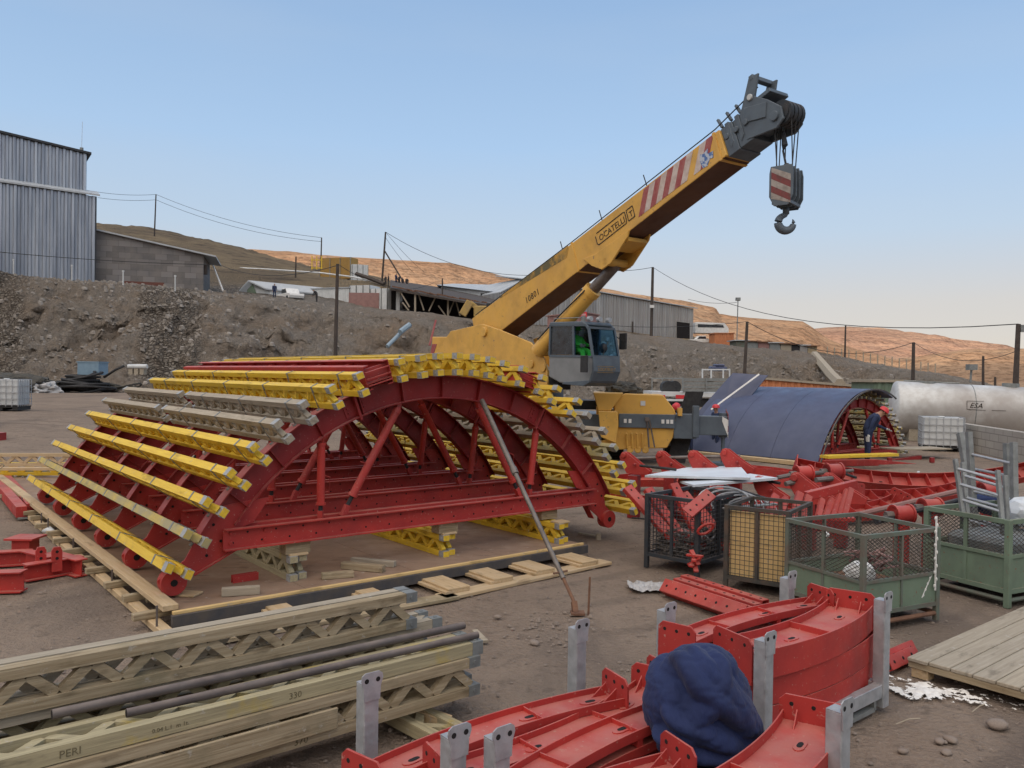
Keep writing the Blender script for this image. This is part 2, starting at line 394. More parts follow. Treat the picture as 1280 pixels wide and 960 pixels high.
def earth_mat():
    m, n, b = nt('cut_bank_earth')
    tc = n.nodes.new('ShaderNodeTexCoord')
    big = noise_fac(n, .045, 5, .40, .60); mid = noise_fac(n, .35, 6, .35, .66, seed=1); fine = noise_fac(n, 2.0, 8, .34, .66, seed=2, rough=.7)
    col = mixc(n, big, (.325, .290, .245), (.365, .280, .205))
    col = mixc(n, mul(n, mid, .8), col, (.37, .34, .30))
    col = mixc(n, mul(n, fine, .5), col, (.175, .145, .118))
    col = mixc(n, mul(n, noise_fac(n, 5.5, 4, .60, .68, seed=4), .7), col, (.42, .39, .35))
    at = n.nodes.new('ShaderNodeAttribute'); at.attribute_name = 'rubble'
    mp = n.nodes.new('ShaderNodeMapping'); n.links.new(tc.outputs['Object'], mp.inputs[0]); mp.inputs['Scale'].default_value = (1, 1, 1.5)
    wv = n.nodes.new('ShaderNodeTexNoise'); wv.inputs['Scale'].default_value = 1.2; n.links.new(mp.outputs[0], wv.inputs['Vector'])
    av = n.nodes.new('ShaderNodeVectorMath'); av.operation = 'MULTIPLY_ADD'; n.links.new(wv.outputs['Color'], av.inputs[0]); av.inputs[1].default_value = (.7, .7, .7); n.links.new(mp.outputs[0], av.inputs[2])
    vo = n.nodes.new('ShaderNodeTexVoronoi'); vo.feature = 'DISTANCE_TO_EDGE'; vo.inputs['Scale'].default_value = 2.3
    v2 = n.nodes.new('ShaderNodeTexVoronoi'); v2.inputs['Scale'].default_value = 2.3
    n.links.new(av.outputs[0], vo.inputs[0]); n.links.new(av.outputs[0], v2.inputs[0])
    e = n.nodes.new('ShaderNodeMapRange'); e.inputs[1].default_value = 0; e.inputs[2].default_value = .22; n.links.new(vo.outputs[0], e.inputs[0])
    hs = n.nodes.new('ShaderNodeSeparateColor'); n.links.new(v2.outputs['Color'], hs.inputs[0])
    sc = mixc(n, hs.outputs[0], (.25, .215, .18), (.46, .41, .35))
    sc = mixc(n, e.outputs[0], (.13, .11, .092), sc)
    rb = n.nodes.new('ShaderNodeMapRange'); rb.inputs[1].default_value = 0; rb.inputs[2].default_value = 1; n.links.new(at.outputs['Fac'], rb.inputs[0])
    col = mixc(n, mul(n, rb.outputs[0], noise_fac(n, .5, 4, .30, .52, seed=7)), col, sc)
    up_ = n.nodes.new('ShaderNodeMapRange'); up_.inputs[1].default_value = 1.05; up_.inputs[2].default_value = 1.9; n.links.new(at.outputs['Fac'], up_.inputs[0])
    oc = mixc(n, noise_fac(n, .06, 6, .4, .6, seed=9), (.46, .35, .22), (.34, .265, .18)); oc = mixc(n, mul(n, noise_fac(n, .35, 6, .5, .68, seed=10, stretch=(.5, .5, 3)), .8), oc, (.13, .105, .085))
    col = mixc(n, up_.outputs[0], col, oc)
    n.links.new(col, b.inputs['Base Color']); b.inputs['Roughness'].default_value = 1; b.inputs['Specular IOR Level'].default_value = .1
    a = n.nodes.new('ShaderNodeMath'); a.operation = 'ADD'; n.links.new(fine, a.inputs[0]); n.links.new(mul(n, e.outputs[0], mul(n, at.outputs['Fac'], 1.0)), a.inputs[1])
    bump(n, b, a.outputs[0], 1.0, .45)
    return m
M['earth'] = earth_mat()
def hill_mat(name, a_, b_, c_, s=1.0):
    m, n, b = nt(name)
    big = noise_fac(n, .012 * s, 6, .38, .62); mid = noise_fac(n, .05 * s, 7, .36, .66, seed=1); fine = noise_fac(n, .28 * s, 6, .45, .7, seed=2)
    tr = noise_fac(n, .05 * s, 4, .5, .58, stretch=(.25, .25, 4), seed=5)
    col = mixc(n, big, a_, b_); col = mixc(n, mul(n, mid, .6), col, c_); col = mixc(n, mul(n, fine, .75), col, tuple(x * .35 for x in c_))
    col = mixc(n, mul(n, tr, .3), col, tuple(x * 1.25 for x in a_))
    n.links.new(col, b.inputs['Base Color']); b.inputs['Roughness'].default_value = 1; b.inputs['Specular IOR Level'].default_value = 0
    bump(n, b, mid, .7, 4 / s)
    return m
M['hill_gold'] = hill_mat('dry_grass_hill', (.41, .285, .185), (.34, .215, .135), (.25, .16, .105))
M['hill_far'] = hill_mat('far_dry_hill', (.43, .29, .205), (.37, .235, .165), (.29, .185, .14), .5)
# ------------------------------------------------------------------ camera, light, world
cd = bpy.data.cameras.new('camera'); cam = bpy.data.objects.new('camera', cd); COL.objects.link(cam)
cd.sensor_fit = 'HORIZONTAL'; cd.sensor_width = 36; cd.lens = 36 * F_PX / 1280; cd.clip_end = 9000; cd.clip_start = .05
mm = Matrix.Identity(4)
for i in range(3):
    mm[i][0] = RC[i]; mm[i][1] = UC[i]; mm[i][2] = -FW[i]; mm[i][3] = CAM[i]
cam.matrix_world = mm; SC.camera = cam
SUN_EL = R(6.0)
sun_h = V((-.45, -1, 0)).normalized()                       # horizontal direction towards the sun: behind the camera, to the left
sd = bpy.data.lights.new('sun', 'SUN'); sd.energy = 2.6; sd.angle = R(.5); sd.color = (1, .70, .47)
so = bpy.data.objects.new('sun', sd); COL.objects.link(so)
to_sun = sun_h * math.cos(SUN_EL) + V((0, 0, math.sin(SUN_EL)))
so.rotation_euler = (-to_sun).to_track_quat('-Z', 'Y').to_euler(); so.location = (0, -20, 60)
w = bpy.data.worlds.new('World'); SC.world = w; w.use_nodes = True
wn = w.node_tree; bg = wn.nodes['Background']
sky = wn.nodes.new('ShaderNodeTexSky'); sky.sky_type = 'NISHITA'; sky.sun_disc = False
sky.sun_elevation = R(9); sky.sun_rotation = math.atan2(sun_h.x, sun_h.y); sky.altitude = 3200; sky.air_density = 1.0; sky.dust_density = 1.2; sky.ozone_density = 1.6
# the real evening sky: Nishita, desaturated a little, with a pale rose belt near the horizon
tcw = wn.nodes.new('ShaderNodeTexCoord'); sx = wn.nodes.new('ShaderNodeSeparateXYZ'); wn.links.new(tcw.outputs['Generated'], sx.inputs[0])
cr = wn.nodes.new('ShaderNodeValToRGB'); wn.links.new(sx.outputs[2], cr.inputs[0]); E = cr.color_ramp.elements
STOPS = [(.00, (3.45, 2.85, 2.40)), (.09, (3.25, 3.00, 2.80)), (.17, (2.62, 3.15, 3.75)), (.27, (2.10, 2.98, 4.15)), (.42, (1.60, 2.44, 3.72)), (1.0, (1.30, 2.1, 3.4))]
while len(E) < len(STOPS): E.new(.5)
for e_, (p_, c_) in zip(E, STOPS): e_.position = p_; e_.color = (c_[0] / 5, c_[1] / 5, c_[2] / 5, 1)
sc5 = wn.nodes.new('ShaderNodeMix'); sc5.data_type = 'RGBA'; sc5.blend_type = 'MULTIPLY'; sc5.inputs[0].default_value = 1; sc5.inputs[7].default_value = (5.1, 5.1, 5.1, 1); sc5.clamp_result = False
wn.links.new(cr.outputs[0], sc5.inputs[6])
# very faint, thin haze streaks
hz = wn.nodes.new('ShaderNodeTexNoise'); hz.inputs['Scale'].default_value = 2.2; hz.inputs['Detail'].default_value = 5
hm = wn.nodes.new('ShaderNodeMapping'); hm.inputs['Scale'].default_value = (1, 1, 5); wn.links.new(tcw.outputs['Generated'], hm.inputs[0]); wn.links.new(hm.outputs[0], hz.inputs['Vector'])
hr = wn.nodes.new('ShaderNodeMapRange'); hr.inputs[1].default_value = .45; hr.inputs[2].default_value = .75; hr.inputs[4].default_value = .12; wn.links.new(hz.outputs[0], hr.inputs[0])
sk2 = mixc(wn, hr.outputs[0], sc5.outputs[2], (3.2, 3.4, 3.6))
col = mixc(wn, .92, sky.outputs[0], sk2)
# warm glow added high behind the camera, unseen, to brighten the yard
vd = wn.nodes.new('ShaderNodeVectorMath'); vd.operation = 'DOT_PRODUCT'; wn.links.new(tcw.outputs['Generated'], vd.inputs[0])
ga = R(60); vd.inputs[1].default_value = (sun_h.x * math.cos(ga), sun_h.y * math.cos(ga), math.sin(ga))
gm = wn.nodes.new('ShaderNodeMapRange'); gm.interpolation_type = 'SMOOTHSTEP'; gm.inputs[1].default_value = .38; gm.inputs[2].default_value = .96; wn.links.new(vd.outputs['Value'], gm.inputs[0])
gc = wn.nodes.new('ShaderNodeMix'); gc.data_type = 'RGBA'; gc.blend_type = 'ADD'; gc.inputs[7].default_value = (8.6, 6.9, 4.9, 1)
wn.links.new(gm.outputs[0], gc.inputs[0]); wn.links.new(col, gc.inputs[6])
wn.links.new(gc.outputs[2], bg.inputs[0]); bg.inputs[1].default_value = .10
SC.view_settings.view_transform = 'Standard'; SC.view_settings.look = 'None'; SC.view_settings.exposure = 1.0; SC.view_settings.gamma = 1
# ------------------------------------------------------------------ terrain
def S(t, a, b):
    t = max(0, min(1, (t - a) / (b - a))); return t * t * (3 - 2 * t)
def gz(x, y):
    return .75 * S(-x, 9, 17) * S(y, 14, 26)
def lerp_tab(tab, x):
    if x <= tab[0][0]: return tab[0][1:]
    for a, b in zip(tab, tab[1:]):
        if x <= b[0]:
            t = (x - a[0]) / (b[0] - a[0]); return tuple(p + (q - p) * t for p, q in zip(a[1:], b[1:]))
    return tab[-1][1:]
def fbm(p, o=4):
    return noise.fractal(p, 1.0, 2.0, o, noise_basis='PERLIN_ORIGINAL')
def sheet(cols, rows_fn, name, mat, attr=None):
    vs = []; n = None; at = []
    for c in cols:
        r = rows_fn(c); n = len(r)
        for q in r:
            vs.append(q[0]); at.append(q[1] if len(q) > 1 else 0)
    fs = []
    for i in range(len(cols) - 1):
        for j in range(n - 1):
            a = i * n + j; fs.append((a, a + n, a + n + 1, a + 1))
    me = bpy.data.meshes.new(name); me.from_pydata([tuple(v) for v in vs], [], fs); me.materials.append(mat)
    me.polygons.foreach_set('use_smooth', [True] * len(fs))
    if attr:
        A = me.attributes.new(attr, 'FLOAT', 'POINT'); A.data.foreach_set('value', at)
    o = bpy.data.objects.new(name, me); COL.objects.link(o); return struct(o)
# ground: one sheet from the camera to the horizon
def ground_rows(k):
    th = 2 * PI * k / 360
    out = []
    for j in range(150):
        r = .6 * (1.063 ** j) if j < 120 else .6 * (1.063 ** 119) * (1.13 ** (j - 119))
        x = r * math.sin(th); y = r * math.cos(th)
        z = gz(x, y)
        if r < 60: z += .018 * fbm(V((x * .9, y * .9, 0))) + (.010 * fbm(V((x * 4, y * 4, 3))) if r < 20 else 0) - .01
        out.append((V((x, y, z)),))
    return out
ground = sheet(range(361), ground_rows, 'ground', M['ground'])
# cut bank with the upper yard behind it; columns follow bearings, each column has a real toe, crest and shelf
BANK = [(-700, 66, 80, 325, 130, 290, 210, 240), (0, 66, 80, 345, 130, 312, 210, 272), (120, 66, 80, 352, 130, 322, 210, 279), (180, 66, 81, 356, 130, 327, 210, 284), (260, 66, 82, 364, 130, 336, 210, 300),
        (345, 66, 84, 373, 130, 343, 210, 322), (400, 66, 86, 379, 130, 349, 210, 336), (480, 66, 88, 387, 130, 356, 210, 348), (540, 66, 88, 391, 130, 380, 210, 372), (620, 64, 90, 404, 130, 398, 210, 392),
        (700, 62, 90, 409, 130, 407, 210, 403), (780, 60, 90, 416, 130, 414, 210, 410), (860, 60, 92, 428, 130, 424, 210, 421), (950, 62, 92, 436, 130, 434, 210, 432), (1020, 64, 94, 442, 130, 441, 210, 441),
        (1100, 66, 96, 457, 130, 458, 210, 461), (1170, 68, 98, 466, 130, 470, 210, 474), (1210, 70, 98, 475, 130, 479, 210, 482), (1260, 70, 98, 486, 130, 489, 210, 490), (1330, 70, 98, 492, 130, 492, 210, 492), (2000, 70, 98, 498, 130, 495, 210, 494)]
def bank_rows(px):
    dt, dc, pc, dm, pm, dr, pr = lerp_tab(BANK, px)
    out = []
    def X(d): return P(px, 470, d)
    zt = -.6; zc = zat(px, pc, dc); zm = zat(px, pm, dm); zr = zat(px, pr, dr)
    left = S(-px, -500, -150)
    rub = max(S(-px, -45, -15) , S(px, 165, 180) * S(-px, -265, -235))
    for j in range(130):
        if j < 90:
            t = j / 89; d = dt + (dc - dt) * t
            e = .5 - .5 * math.cos(PI * t)
            s = t * .45 + e * .55
            steep = min(1, t * 1.25)
            s = s * (1 - .5 * left) + steep * .5 * left
            z = zt + (zc - zt) * s
            w_ = 4 * t * (1 - t)
        else:
            t = (j - 89) / 40
            if t < .5: q = t * 2; d = dc + (dm - dc) * q; z = zc + (zm - zc) * (q * q * (3 - 2 * q)); w_ = .25 * q
            else: q = t * 2 - 1; d = dm + (dr - dm) * q; z = zm + (zr - zm) * q; w_ = .3
        p = X(d); p.z = 0
        q = V((p.x * .12, p.y * .12, z * .12))
        nn = fbm(q, 5) * 1.1 + fbm(q * 4.2, 4) * .45 + fbm(q * 15, 3) * .14
        gul = -abs(fbm(V((p.x * .22, p.y * .05, 7)), 3)) * 1.5 * w_
        z += (nn + gul + fbm(q * 26, 2) * .30) * (w_ + .10 if j < 90 else .35)
        if j < 90:
            p += V((p.x, p.y, 0)).normalized() * fbm(q * 2.5 + V((9, 1, 4)), 4) * 1.6 * w_
        p.z = z
        out.append((p, rub if j < 88 else 2.0 * S(j, 90, 101)))
    d = dr + 40; p = X(d); p.z = -3; out.append((p, 0))
    return out
bank = sheet([-700 + i * 60 for i in range(10)] + [-100 + i * 3.2 for i in range(480)] + [1440 + i * 40 for i in range(15)], bank_rows, 'hillside', M['earth'], 'rubble')
def ridge(name, tab, base, mat, rough=3.0, step=6, fs=.01, thick=None):
    a = tab[0][0]; b = tab[-1][0]
    def rows(px):
        py, d = lerp_tab(tab, px); zt = zat(px, py, d); out = []
        for j in range(34):
            t = j / 33
            if t <= .75: q = t / .75; dd = base + (d - base) * q; z = -4 + (zt + 4) * (q ** .8)
            else: q = (t - .75) / .25; dd = d + (d - base) * .6 * q; z = zt * (1 - q * q) - 4 * q
            p = P(px, 470, dd); w_ = 4 * q * (1 - q) if t <= .75 else .3
            z += fbm(V((p.x * fs, p.y * fs, 2.2)), 6) * rough * (w_ + .06)
            p.z = z; out.append((p,))
        return out
    return sheet([a + i * step for i in range(int((b - a) / step) + 1)], rows, name, mat)
ridge('golden_hill', [(150, 345, 560), (200, 330, 560), (250, 312, 560), (325, 313, 560), (380, 316, 560), (430, 320, 560), (480, 322, 560), (560, 329, 560), (610, 341, 560), (650, 350, 560), (720, 357, 560), (760, 362, 560), (800, 366, 560), (850, 373, 560), (880, 381, 560), (893, 384, 560), (898, 392, 560), (940, 398, 560), (985, 404, 560), (1002, 405, 560), (1012, 410, 560), (1035, 426, 560), (1060, 436, 560), (1110, 452, 560), (1200, 480, 560)], 280, M['hill_gold'], 9, 4, .012)
ridge('far_hill', [(700, 440, 1500), (900, 420, 1500), (980, 414, 1500), (1020, 412, 1500), (1060, 411, 1500), (1100, 413, 1500), (1150, 421, 1500), (1200, 432, 1500), (1240, 437, 1500), (1280, 438, 1500), (1420, 430, 1500), (1700, 400, 1500), (2300, 380, 1500)], 700, M['hill_far'], 26, 6, .004)
ridge('near_right_hill', [(1010, 484, 620), (1090, 455, 620), (1160, 444, 620), (1220, 438, 620), (1280, 436, 620), (1400, 425, 620), (1700, 395, 620), (2400, 360, 620)], 300, M['hill_gold'], 9, 6, .012)
# the high ridge west of the yard, behind the camera: the sun is already behind it, so the yard lies in its shade
def west_rows(k):
    x = -1500 + k * 50; out = []
    c = V((0, 0, 0)) + sun_h * 330; side = V((-sun_h.y, sun_h.x, 0))
    for j in range(12):
        q = j / 11; base = c + side * x; p = base + sun_h * ((q - .5) * 380)
        p.z = (96 + 7 * fbm(V((x * .004, 0, 0)))) * math.sin(PI * q) ** 1.2 - 2 + 4 * fbm(p * .02) * math.sin(PI * q)
        out.append((p,))
    return out
sheet(range(61), west_rows, 'west_ridge', M['hill_gold'])
# ================================================================== formwork
TH = R(39.2)
U = V((math.cos(TH), math.sin(TH), 0)); W = V((-math.sin(TH), math.cos(TH), 0)); Z = V((0, 0, 1))
C0 = V((-2.82, 6.74, 0))
def L0(u, v, z=0): return C0 + U * u + W * v + Z * z
M['cap'] = paint('cap_steel', (.40, .41, .41), (.26, .26, .25), .45, .35, scale=11)
_gm = {}
def girder_mesh(L, mat):
    """lattice timber girder: two chords 8 x 6 cm, zigzag struts, 24 cm deep; lies along +X, z up, origin bottom start"""
    k = (round(L, 2), mat.name)
    if k in _gm: return _gm[k]
    m = MB()
    for z in (.03, .21): m.box((L / 2, 0, z), (L, .078, .06))
    n = max(1, round((L - .10) / .148)); s = (L - .10) / n
    for i in range(n):
        x0 = .05 + i * s; x1 = x0 + s
        a, b = ((x0 + .012, .062), (x1 - .012, .178)) if i % 2 == 0 else ((x0 + .012, .178), (x1 - .012, .062))
        m.bar((a[0], 0, a[1]), (b[0], 0, b[1]), .05 - .002 * (i % 2), .052, up=(0, 0, 1))
    me = m.mesh('lattice_girder', mat); _gm[k] = me; return me
def cap_mesh(mat, w=.086, h=.067, L=.085):
    k = ('cap', mat.name, w, h, L)
    if k not in _cache:
        m = MB(); m.box((0, 0, 0), (L, w, h)); m.cyl((0, -w / 2 - .006, 0), (0, w / 2 + .006, 0), .014, n=8); _cache[k] = m.mesh('end_cap', mat)
    return _cache[k]
def clamp_mesh(mat):
    k = ('clamp', mat.name)
    if k not in _cache:
        m = MB()
        m.box((0, 0, .2425), (.030, .088, .004)); m.box((0, .042, .21), (.030, .004, .065)); m.box((0, -.042, .21), (.030, .004, .065))
        m.bar((0, .046, .20), (.03, .048, -.02), .008, .006); m.bar((0, -.046, .20), (.03, -.048, -.02), .008, .006)
        m.cyl((0, .05, -.01), (0, .085, .0), .014, n=6)
        _cache[k] = m.mesh('clamp', mat)
    return _cache[k]
def put_girder(parent, a, dirn, up, L, mat, clamps=(), name='lattice_girder', caps=True, label=None, cat=None, group=None, capm=None):
    M0 = frame(a, dirn, up)
    g = inst(girder_mesh(L, mat), name, parent, M0, label, cat, group)
    capm = capm or M['cap']
    if caps:
        for x in (.045, L - .045):
            for z in (.03, .21):
                c = inst(cap_mesh(capm), 'end_cap', g, M0 @ Matrix.Translation((x, 0, z)))
    for x in clamps:
        if .05 < x < L - .05: inst(clamp_mesh(M['galv_dull']), 'clamp', g, M0 @ Matrix.Translation((x, 0, 0)))
    return g
RAD = 3.13; UC0 = 3.0; ZC = 2.2 - 3.13
def arc_pt(phi, r=RAD): return (UC0 + r * math.sin(R(phi)), ZC + r * math.cos(R(phi)))
def strip_arc(m, T, v, r, a0, a1, wid, th, n=40, mi=0):
    """curved flange: width wid along v, thickness th radially"""
    vs = []; fs = []
    for i in range(n + 1):
        a = a0 + (a1 - a0) * i / n
        for rr in (r - th / 2, r + th / 2):
            u, z = arc_pt(a, rr)
            for dv in (-wid / 2, wid / 2): vs.append(T(u, v + dv, z))
    for i in range(n):
        o = i * 4; q = o + 4
        fs += [(o, o + 1, q + 1, q), (o + 2, q + 2, q + 3, o + 3), (o, q, q + 2, o + 2), (o + 1, o + 3, q + 3, q + 1)]
    fs += [(0, 2, 3, 1), (n * 4, n * 4 + 1, n * 4 + 3, n * 4 + 2)]
    m.add(vs, fs, mi)
def web_arc(m, T, v, r0, r1, a0, a1, th, n=40, mi=0):
    strip_arc(m, T, v, (r0 + r1) / 2, a0, a1, th, abs(r1 - r0), n, mi)
def formwork(root, T, ribs, girders, spin=True, detail=True):
    """T(u, v, z) -> world. ribs: list of v. girders: list of (phi, v0, v1, mat)"""
    dU = (T(1, 0, 0) - T(0, 0, 0)).normalized(); dW = (T(0, 1, 0) - T(0, 0, 0)).normalized()
    for iv, v in enumerate(ribs):
        m = MB()
        strip_arc(m, T, v, RAD - .008, -60, 60, .15, .012)
        strip_arc(m, T, v, RAD - .255, -54, 54, .13, .012)
        web_arc(m, T, v, RAD - .250, RAD - .015, -60, 60, .012)
        for a in range(-50, 51, 10):                              # stiffener plates and bolt heads
            u0, z0 = arc_pt(a, RAD - .25); u1, z1 = arc_pt(a, RAD - .016)
            m.bar(T(u0, v, z0), T(u1, v, z1), .010, .12, up=dW)
        for a0 in (-21, 29):                                      # bolted splice plates
            for s in (-1, 1):
                web_arc(m, T, v + s * .012, RAD - .225, RAD - .04, a0 - 2.6, a0 + 2.6, .010, 4)
            u0, z0 = arc_pt(a0, RAD - .29); u1, z1 = arc_pt(a0, RAD - .02)
            m.bar(T(u0, v, z0), T(u1, v, z1), .026, .15, up=dW)
            for da in (-1.8, 1.8):
                for rr in (.08, .13, .18):
                    q = arc_pt(a0 + da, RAD - rr); m.cyl(T(q[0], v - .03, q[1]), T(q[0], v + .03, q[1]), .012, n=6)
        rib = m.obj('rib', M['red_dark'], root)
        for s in (-1, 1):
            f = MB()
            def q(u, z): return (u if s < 0 else 2 * UC0 - u - (.20 * max(0, (.75 - z) / .55) if u < .6 else 0), z)
            base = [q(.33, .36), q(.13, .20), q(.03, .22), q(-.01, .33), q(*arc_pt(-63, RAD - .016)), q(*arc_pt(-58, RAD - .016)), q(*arc_pt(-53, RAD - .02)), q(*arc_pt(-48, RAD - .27)), q(1.02, .99), q(.86, .76), q(.72, .72), q(.72, .54)]
            f.prism(base, T(0, v - .004, 0), dU, Z, dW * .016)
            cu, cz = q(.12, .30)
            f.cyl(T(cu, v - .06, cz), T(cu, v + .06, cz), .115, n=18)
            f.cyl(T(cu, v - .064, cz), T(cu, v + .064, cz), .032, n=10, mi=1)
            f.bar(T(*[q(.30, 0)[0], v, .34]), T(q(.70, 0)[0], v, .53), .10, .012)
            for (hu, hz) in ((.42, .50), (.35, .62), (.55, .62), (.48, .78)):
                hu, hz = q(hu, hz); f.cyl(T(hu, v - .018, hz), T(hu, v + .018, hz), .014, n=8, mi=1)
            f.obj('foot_plate', [M['red'], M['hole']], rib, auto=True)
        t = MB()                                                   # bottom tie: two channels back to back with bolt holes
        for s in (-1, 1):
            vv = v + s * .07
            a = T(.55, vv, .64); b = T(5.40, vv, .64)
            t.bar(a, b, .008, .20)
            for z in (.735, .545): t.bar(T(.55, vv + s * .034, z), T(5.40, vv + s * .034, z), .068, .012)
            for k in range(34):
                u = .64 + k * .14; z = .69 if k % 2 else .60
                t.cyl(T(u, vv - .006, z), T(u, vv + .006, z), .011, n=6, mi=1)
            for u in (.62, .95, 5.0, 5.3):
                for z in (.60, .69): t.cyl(T(u, vv - .02, z), T(u, vv + .02, z), .017, n=6)
        t.obj('tie_beam', [M['red'], M['hole']], root)
        if spin:
            for (u0, u1, p) in ((1.56, 1.56, 0), (2.47, 1.81, 1), (3.53, 4.19, 1), (4.44, 4.34, 0)):
                s = MB(); zt = ZC + math.sqrt((RAD - .27) ** 2 - (u0 - UC0) ** 2) - .02
                top = T(u0, v, zt); bot = T(u1, v, .745); d = top - bot
                s.cyl(bot + d * .17, bot + d * .97, .042, n=12); s.cyl(bot + d * .155, bot + d * .185, .052, n=12); s.cyl(bot + d * .93, bot + d * .97, .048, n=12)
                s.cyl(bot + d * .05, bot + d * .2, .022, n=8, mi=1)
                s.bar(bot - Z * .02, bot + d * .08, .06, .05); s.bar(bot + d * .95, top + Z * .04, .05, .05)
                h = bot + d * .30
                s.tube([h, h + dU * .09 + Z * .02, h + dU * .10 + Z * .16, h + Z * .2], .007, n=5)
                s.obj('spindle', [M['red'], M['black']], root, auto=True)
    for (phi, v0, v1, mat, cl) in girders:
        u, z = arc_pt(phi, RAD + .002)
        up = dU * math.sin(R(phi)) + Z * math.cos(R(phi))
        cs = [v - v0 for v in ribs if v0 + .02 < v < v1 - .02] if cl else []
        g = put_girder(root, T(u, v0, z), dW, up, v1 - v0, mat, cs)
        if mat in (M['yellow_dirty'],): g['label'] = 'yellow girder splattered with old concrete or dulled for shade inside the arch'
        if mat in (M['wood_grey'], M['wood_old']): g['label'] = 'timber girder, bare and weathered or dulled for shade inside the arch'
# --- main formwork
root = thing('arch_formwork', 'large red steel tunnel arch formwork with yellow lattice girders, standing on the timber deck', 'formwork', L0(0, 0, .17))
RIBS = [.5, 1.75, 3.0, 4.25, 5.5, 6.75]
gs = []
far = [7.4, 7.4, 7.3, 7.2, 7.0, None, None, 6.4, 6.2]
for k in range(9):
    phi = -64.4 + 5.36 * k
    mat = M['yellow_dirty'] if k == 1 else M['yellow']
    if k in (5, 6):
        gs.append((phi, .15, 3.75 - .1 * (k - 5), M['wood_grey'], True)); gs.append((phi, 4.0 - .1 * (k - 5), 7.0 - .2 * (k - 5), M['wood_grey'], False))
    else: gs.append((phi, .12 + random.uniform(-.03, .03), far[k], mat, True))
for k in range(8): gs.append((-12.5 + 4.1 * k, .14 + random.uniform(-.04, .04), 6.0, M['yellow'], k < 2))
for k in range(9):
    phi = 64.4 - 5.36 * k
    mat = M['wood_grey'] if k in (4, 5) else M['yellow_dirty'] if k == 3 else M['yellow']
    gs.append((phi, .12 + random.uniform(-.05, .05), 7.0, mat, False))
formwork(root, L0, RIBS, gs)
# red steel crown beams between the timber girders
for phi in (-17.0, 18.8):
    u, z = arc_pt(phi, RAD + .004); up = U * math.sin(R(phi)) + Z * math.cos(R(phi)); side = up.cross(W).normalized()
    m = MB(); a = L0(u, .22, z); b = L0(u, 6.0, z)
    for s in (-1, 1):
        o = side * (s * .150) + up * .13
        m.bar(a + o, b + o, .008, .25, up=up)
        for t in (.008, .252): m.bar(a + side * (s * .118) + up * t, b + side * (s * .118) + up * t, .06, .010, up=up)
    m.bar(a + up * .07, b + up * .07, .29, .006, up=up)
    for k in range(9):
        c = a + (b - a) * (k / 8 * .98 + .01) + up * .09; m.bar(c + up * .06 - side * .145, c + up * .06 + side * .145, .02, .14, up=up)
    for t in (.05, .12, .19): m.bar(a + up * t - side * .145 - W * .01, a + up * t + side * .145 - W * .01, .03, .010, up=up)
    m.obj('crown_beam', M['red'], root)

# --- leaning push-pull prop
b = G(722, 762, .04); t = L0(3.50, .42, 1.97)
pr = thing('steel_prop', 'long grey steel prop leaning from the ground against the front arch rib', 'prop', b)
d = t - b; m = MB(); m.cyl(b + d * .12, b + d * .60, .024, n=12); m.cyl(b + d * .60, b + d * .97, .030, n=12); m.cyl(b + d * .58, b + d * .61, .038, n=12); m.obj('tube', M['rod'], pr, auto=True)
m = MB(); m.cyl(b + d * .01, b + d * .14, .017, n=8); m.obj('screw', M['rust'], pr, auto=True)
m = MB(); m.cyl(b + d * .145 - U * .09, b + d * .145 + U * .09, .010, n=6); m.cyl(b + d * .60 - W * .05, b + d * .60 + W * .06, .010, n=6); m.obj('handle', M['rust'], pr)
m = MB(); m.box(b + V((0, 0, -.03)), (.13, .11, .02)); m.bar(b + V((-.02, 0, -.03)), b + d * .03, .05, .05); m.obj('base_plate', M['rust'], pr)
m = MB(); p = b + V((.10, .02, -.04)); m.cyl(p - Z * .1, p + V((.012, 0, .34)), .011, n=6)
tag(m.obj('steel_stake', M['rust']), 'thin rusty steel stake driven upright into the ground beside the prop foot', 'stake')

# --- timber deck under the formwork
dk = thing('timber_deck', 'brown plywood deck with dark edge lying under the red arch formwork', 'platform', L0(0, 0, 0))
m = MB()
for i in range(4):
    for j in range(5):
        u0 = .02 + i * 1.19; v0 = .03 + j * 2.1
        c = [L0(u0, v0, .162), L0(u0 + 1.185, v0, .162), L0(u0, v0 + 2.092, .162), L0(u0 + 1.185, v0 + 2.092, .162)]
        m.hexa([q - Z * .02 for q in c] + c)
m.obj('deck_sheet', M['ply'], dk)
plank('edge_lath', M['ply_light'], L0(-.02, .005, .158), L0(4.80, .005, .158), .035, .030, dk)
plank('front_beam', M['film'], L0(-.03, -.005, .092), L0(4.86, -.005, .092), .045, .10, dk)
for k in range(9):
    v = .9 + k * 1.15; plank('cross_beam', M['wood_old'], L0(0, v, .09), L0(4.75, v, .09), .08, .09, dk)
plank('side_beam', M['wood_new'], L0(-.02, .05, .192), L0(-.05, 10.8, .192), .13, .05, dk)
plank('lower_beam', M['wood_new'], L0(-.10, -.16, .035), L0(-.12, 10.2, .035), .10, .06, dk)
for k in range(15):
    v = .35 + k * .62 + random.uniform(-.1, .1)
    plank('sleeper', M['wood_old'], L0(-.22 + random.uniform(-.06, .05), v, .10), L0(.9, v + .05, .10), .075, .06, dk)
for v in (.02, 1.55, 3.4, 5.0, 5.5, 7.2):
    m = MB(); m.cyl(L0(-.14, v, -.03), L0(-.14, v, .24), .009, n=6); m.obj('threaded_rod', M['steel'], dk)
for (u0, v0, u1, v1, wd) in ((2.35, -.52, 4.78, -.40, .20),):
    plank('ground_board', M['wood_new'], L0(u0, v0, .018), L0(u1, v1, .018), wd, .035, dk)
plank('ground_board', M['wood_old'], L0(.0, -.45, .018), L0(2.5, -.55, .018), .18, .035, dk)
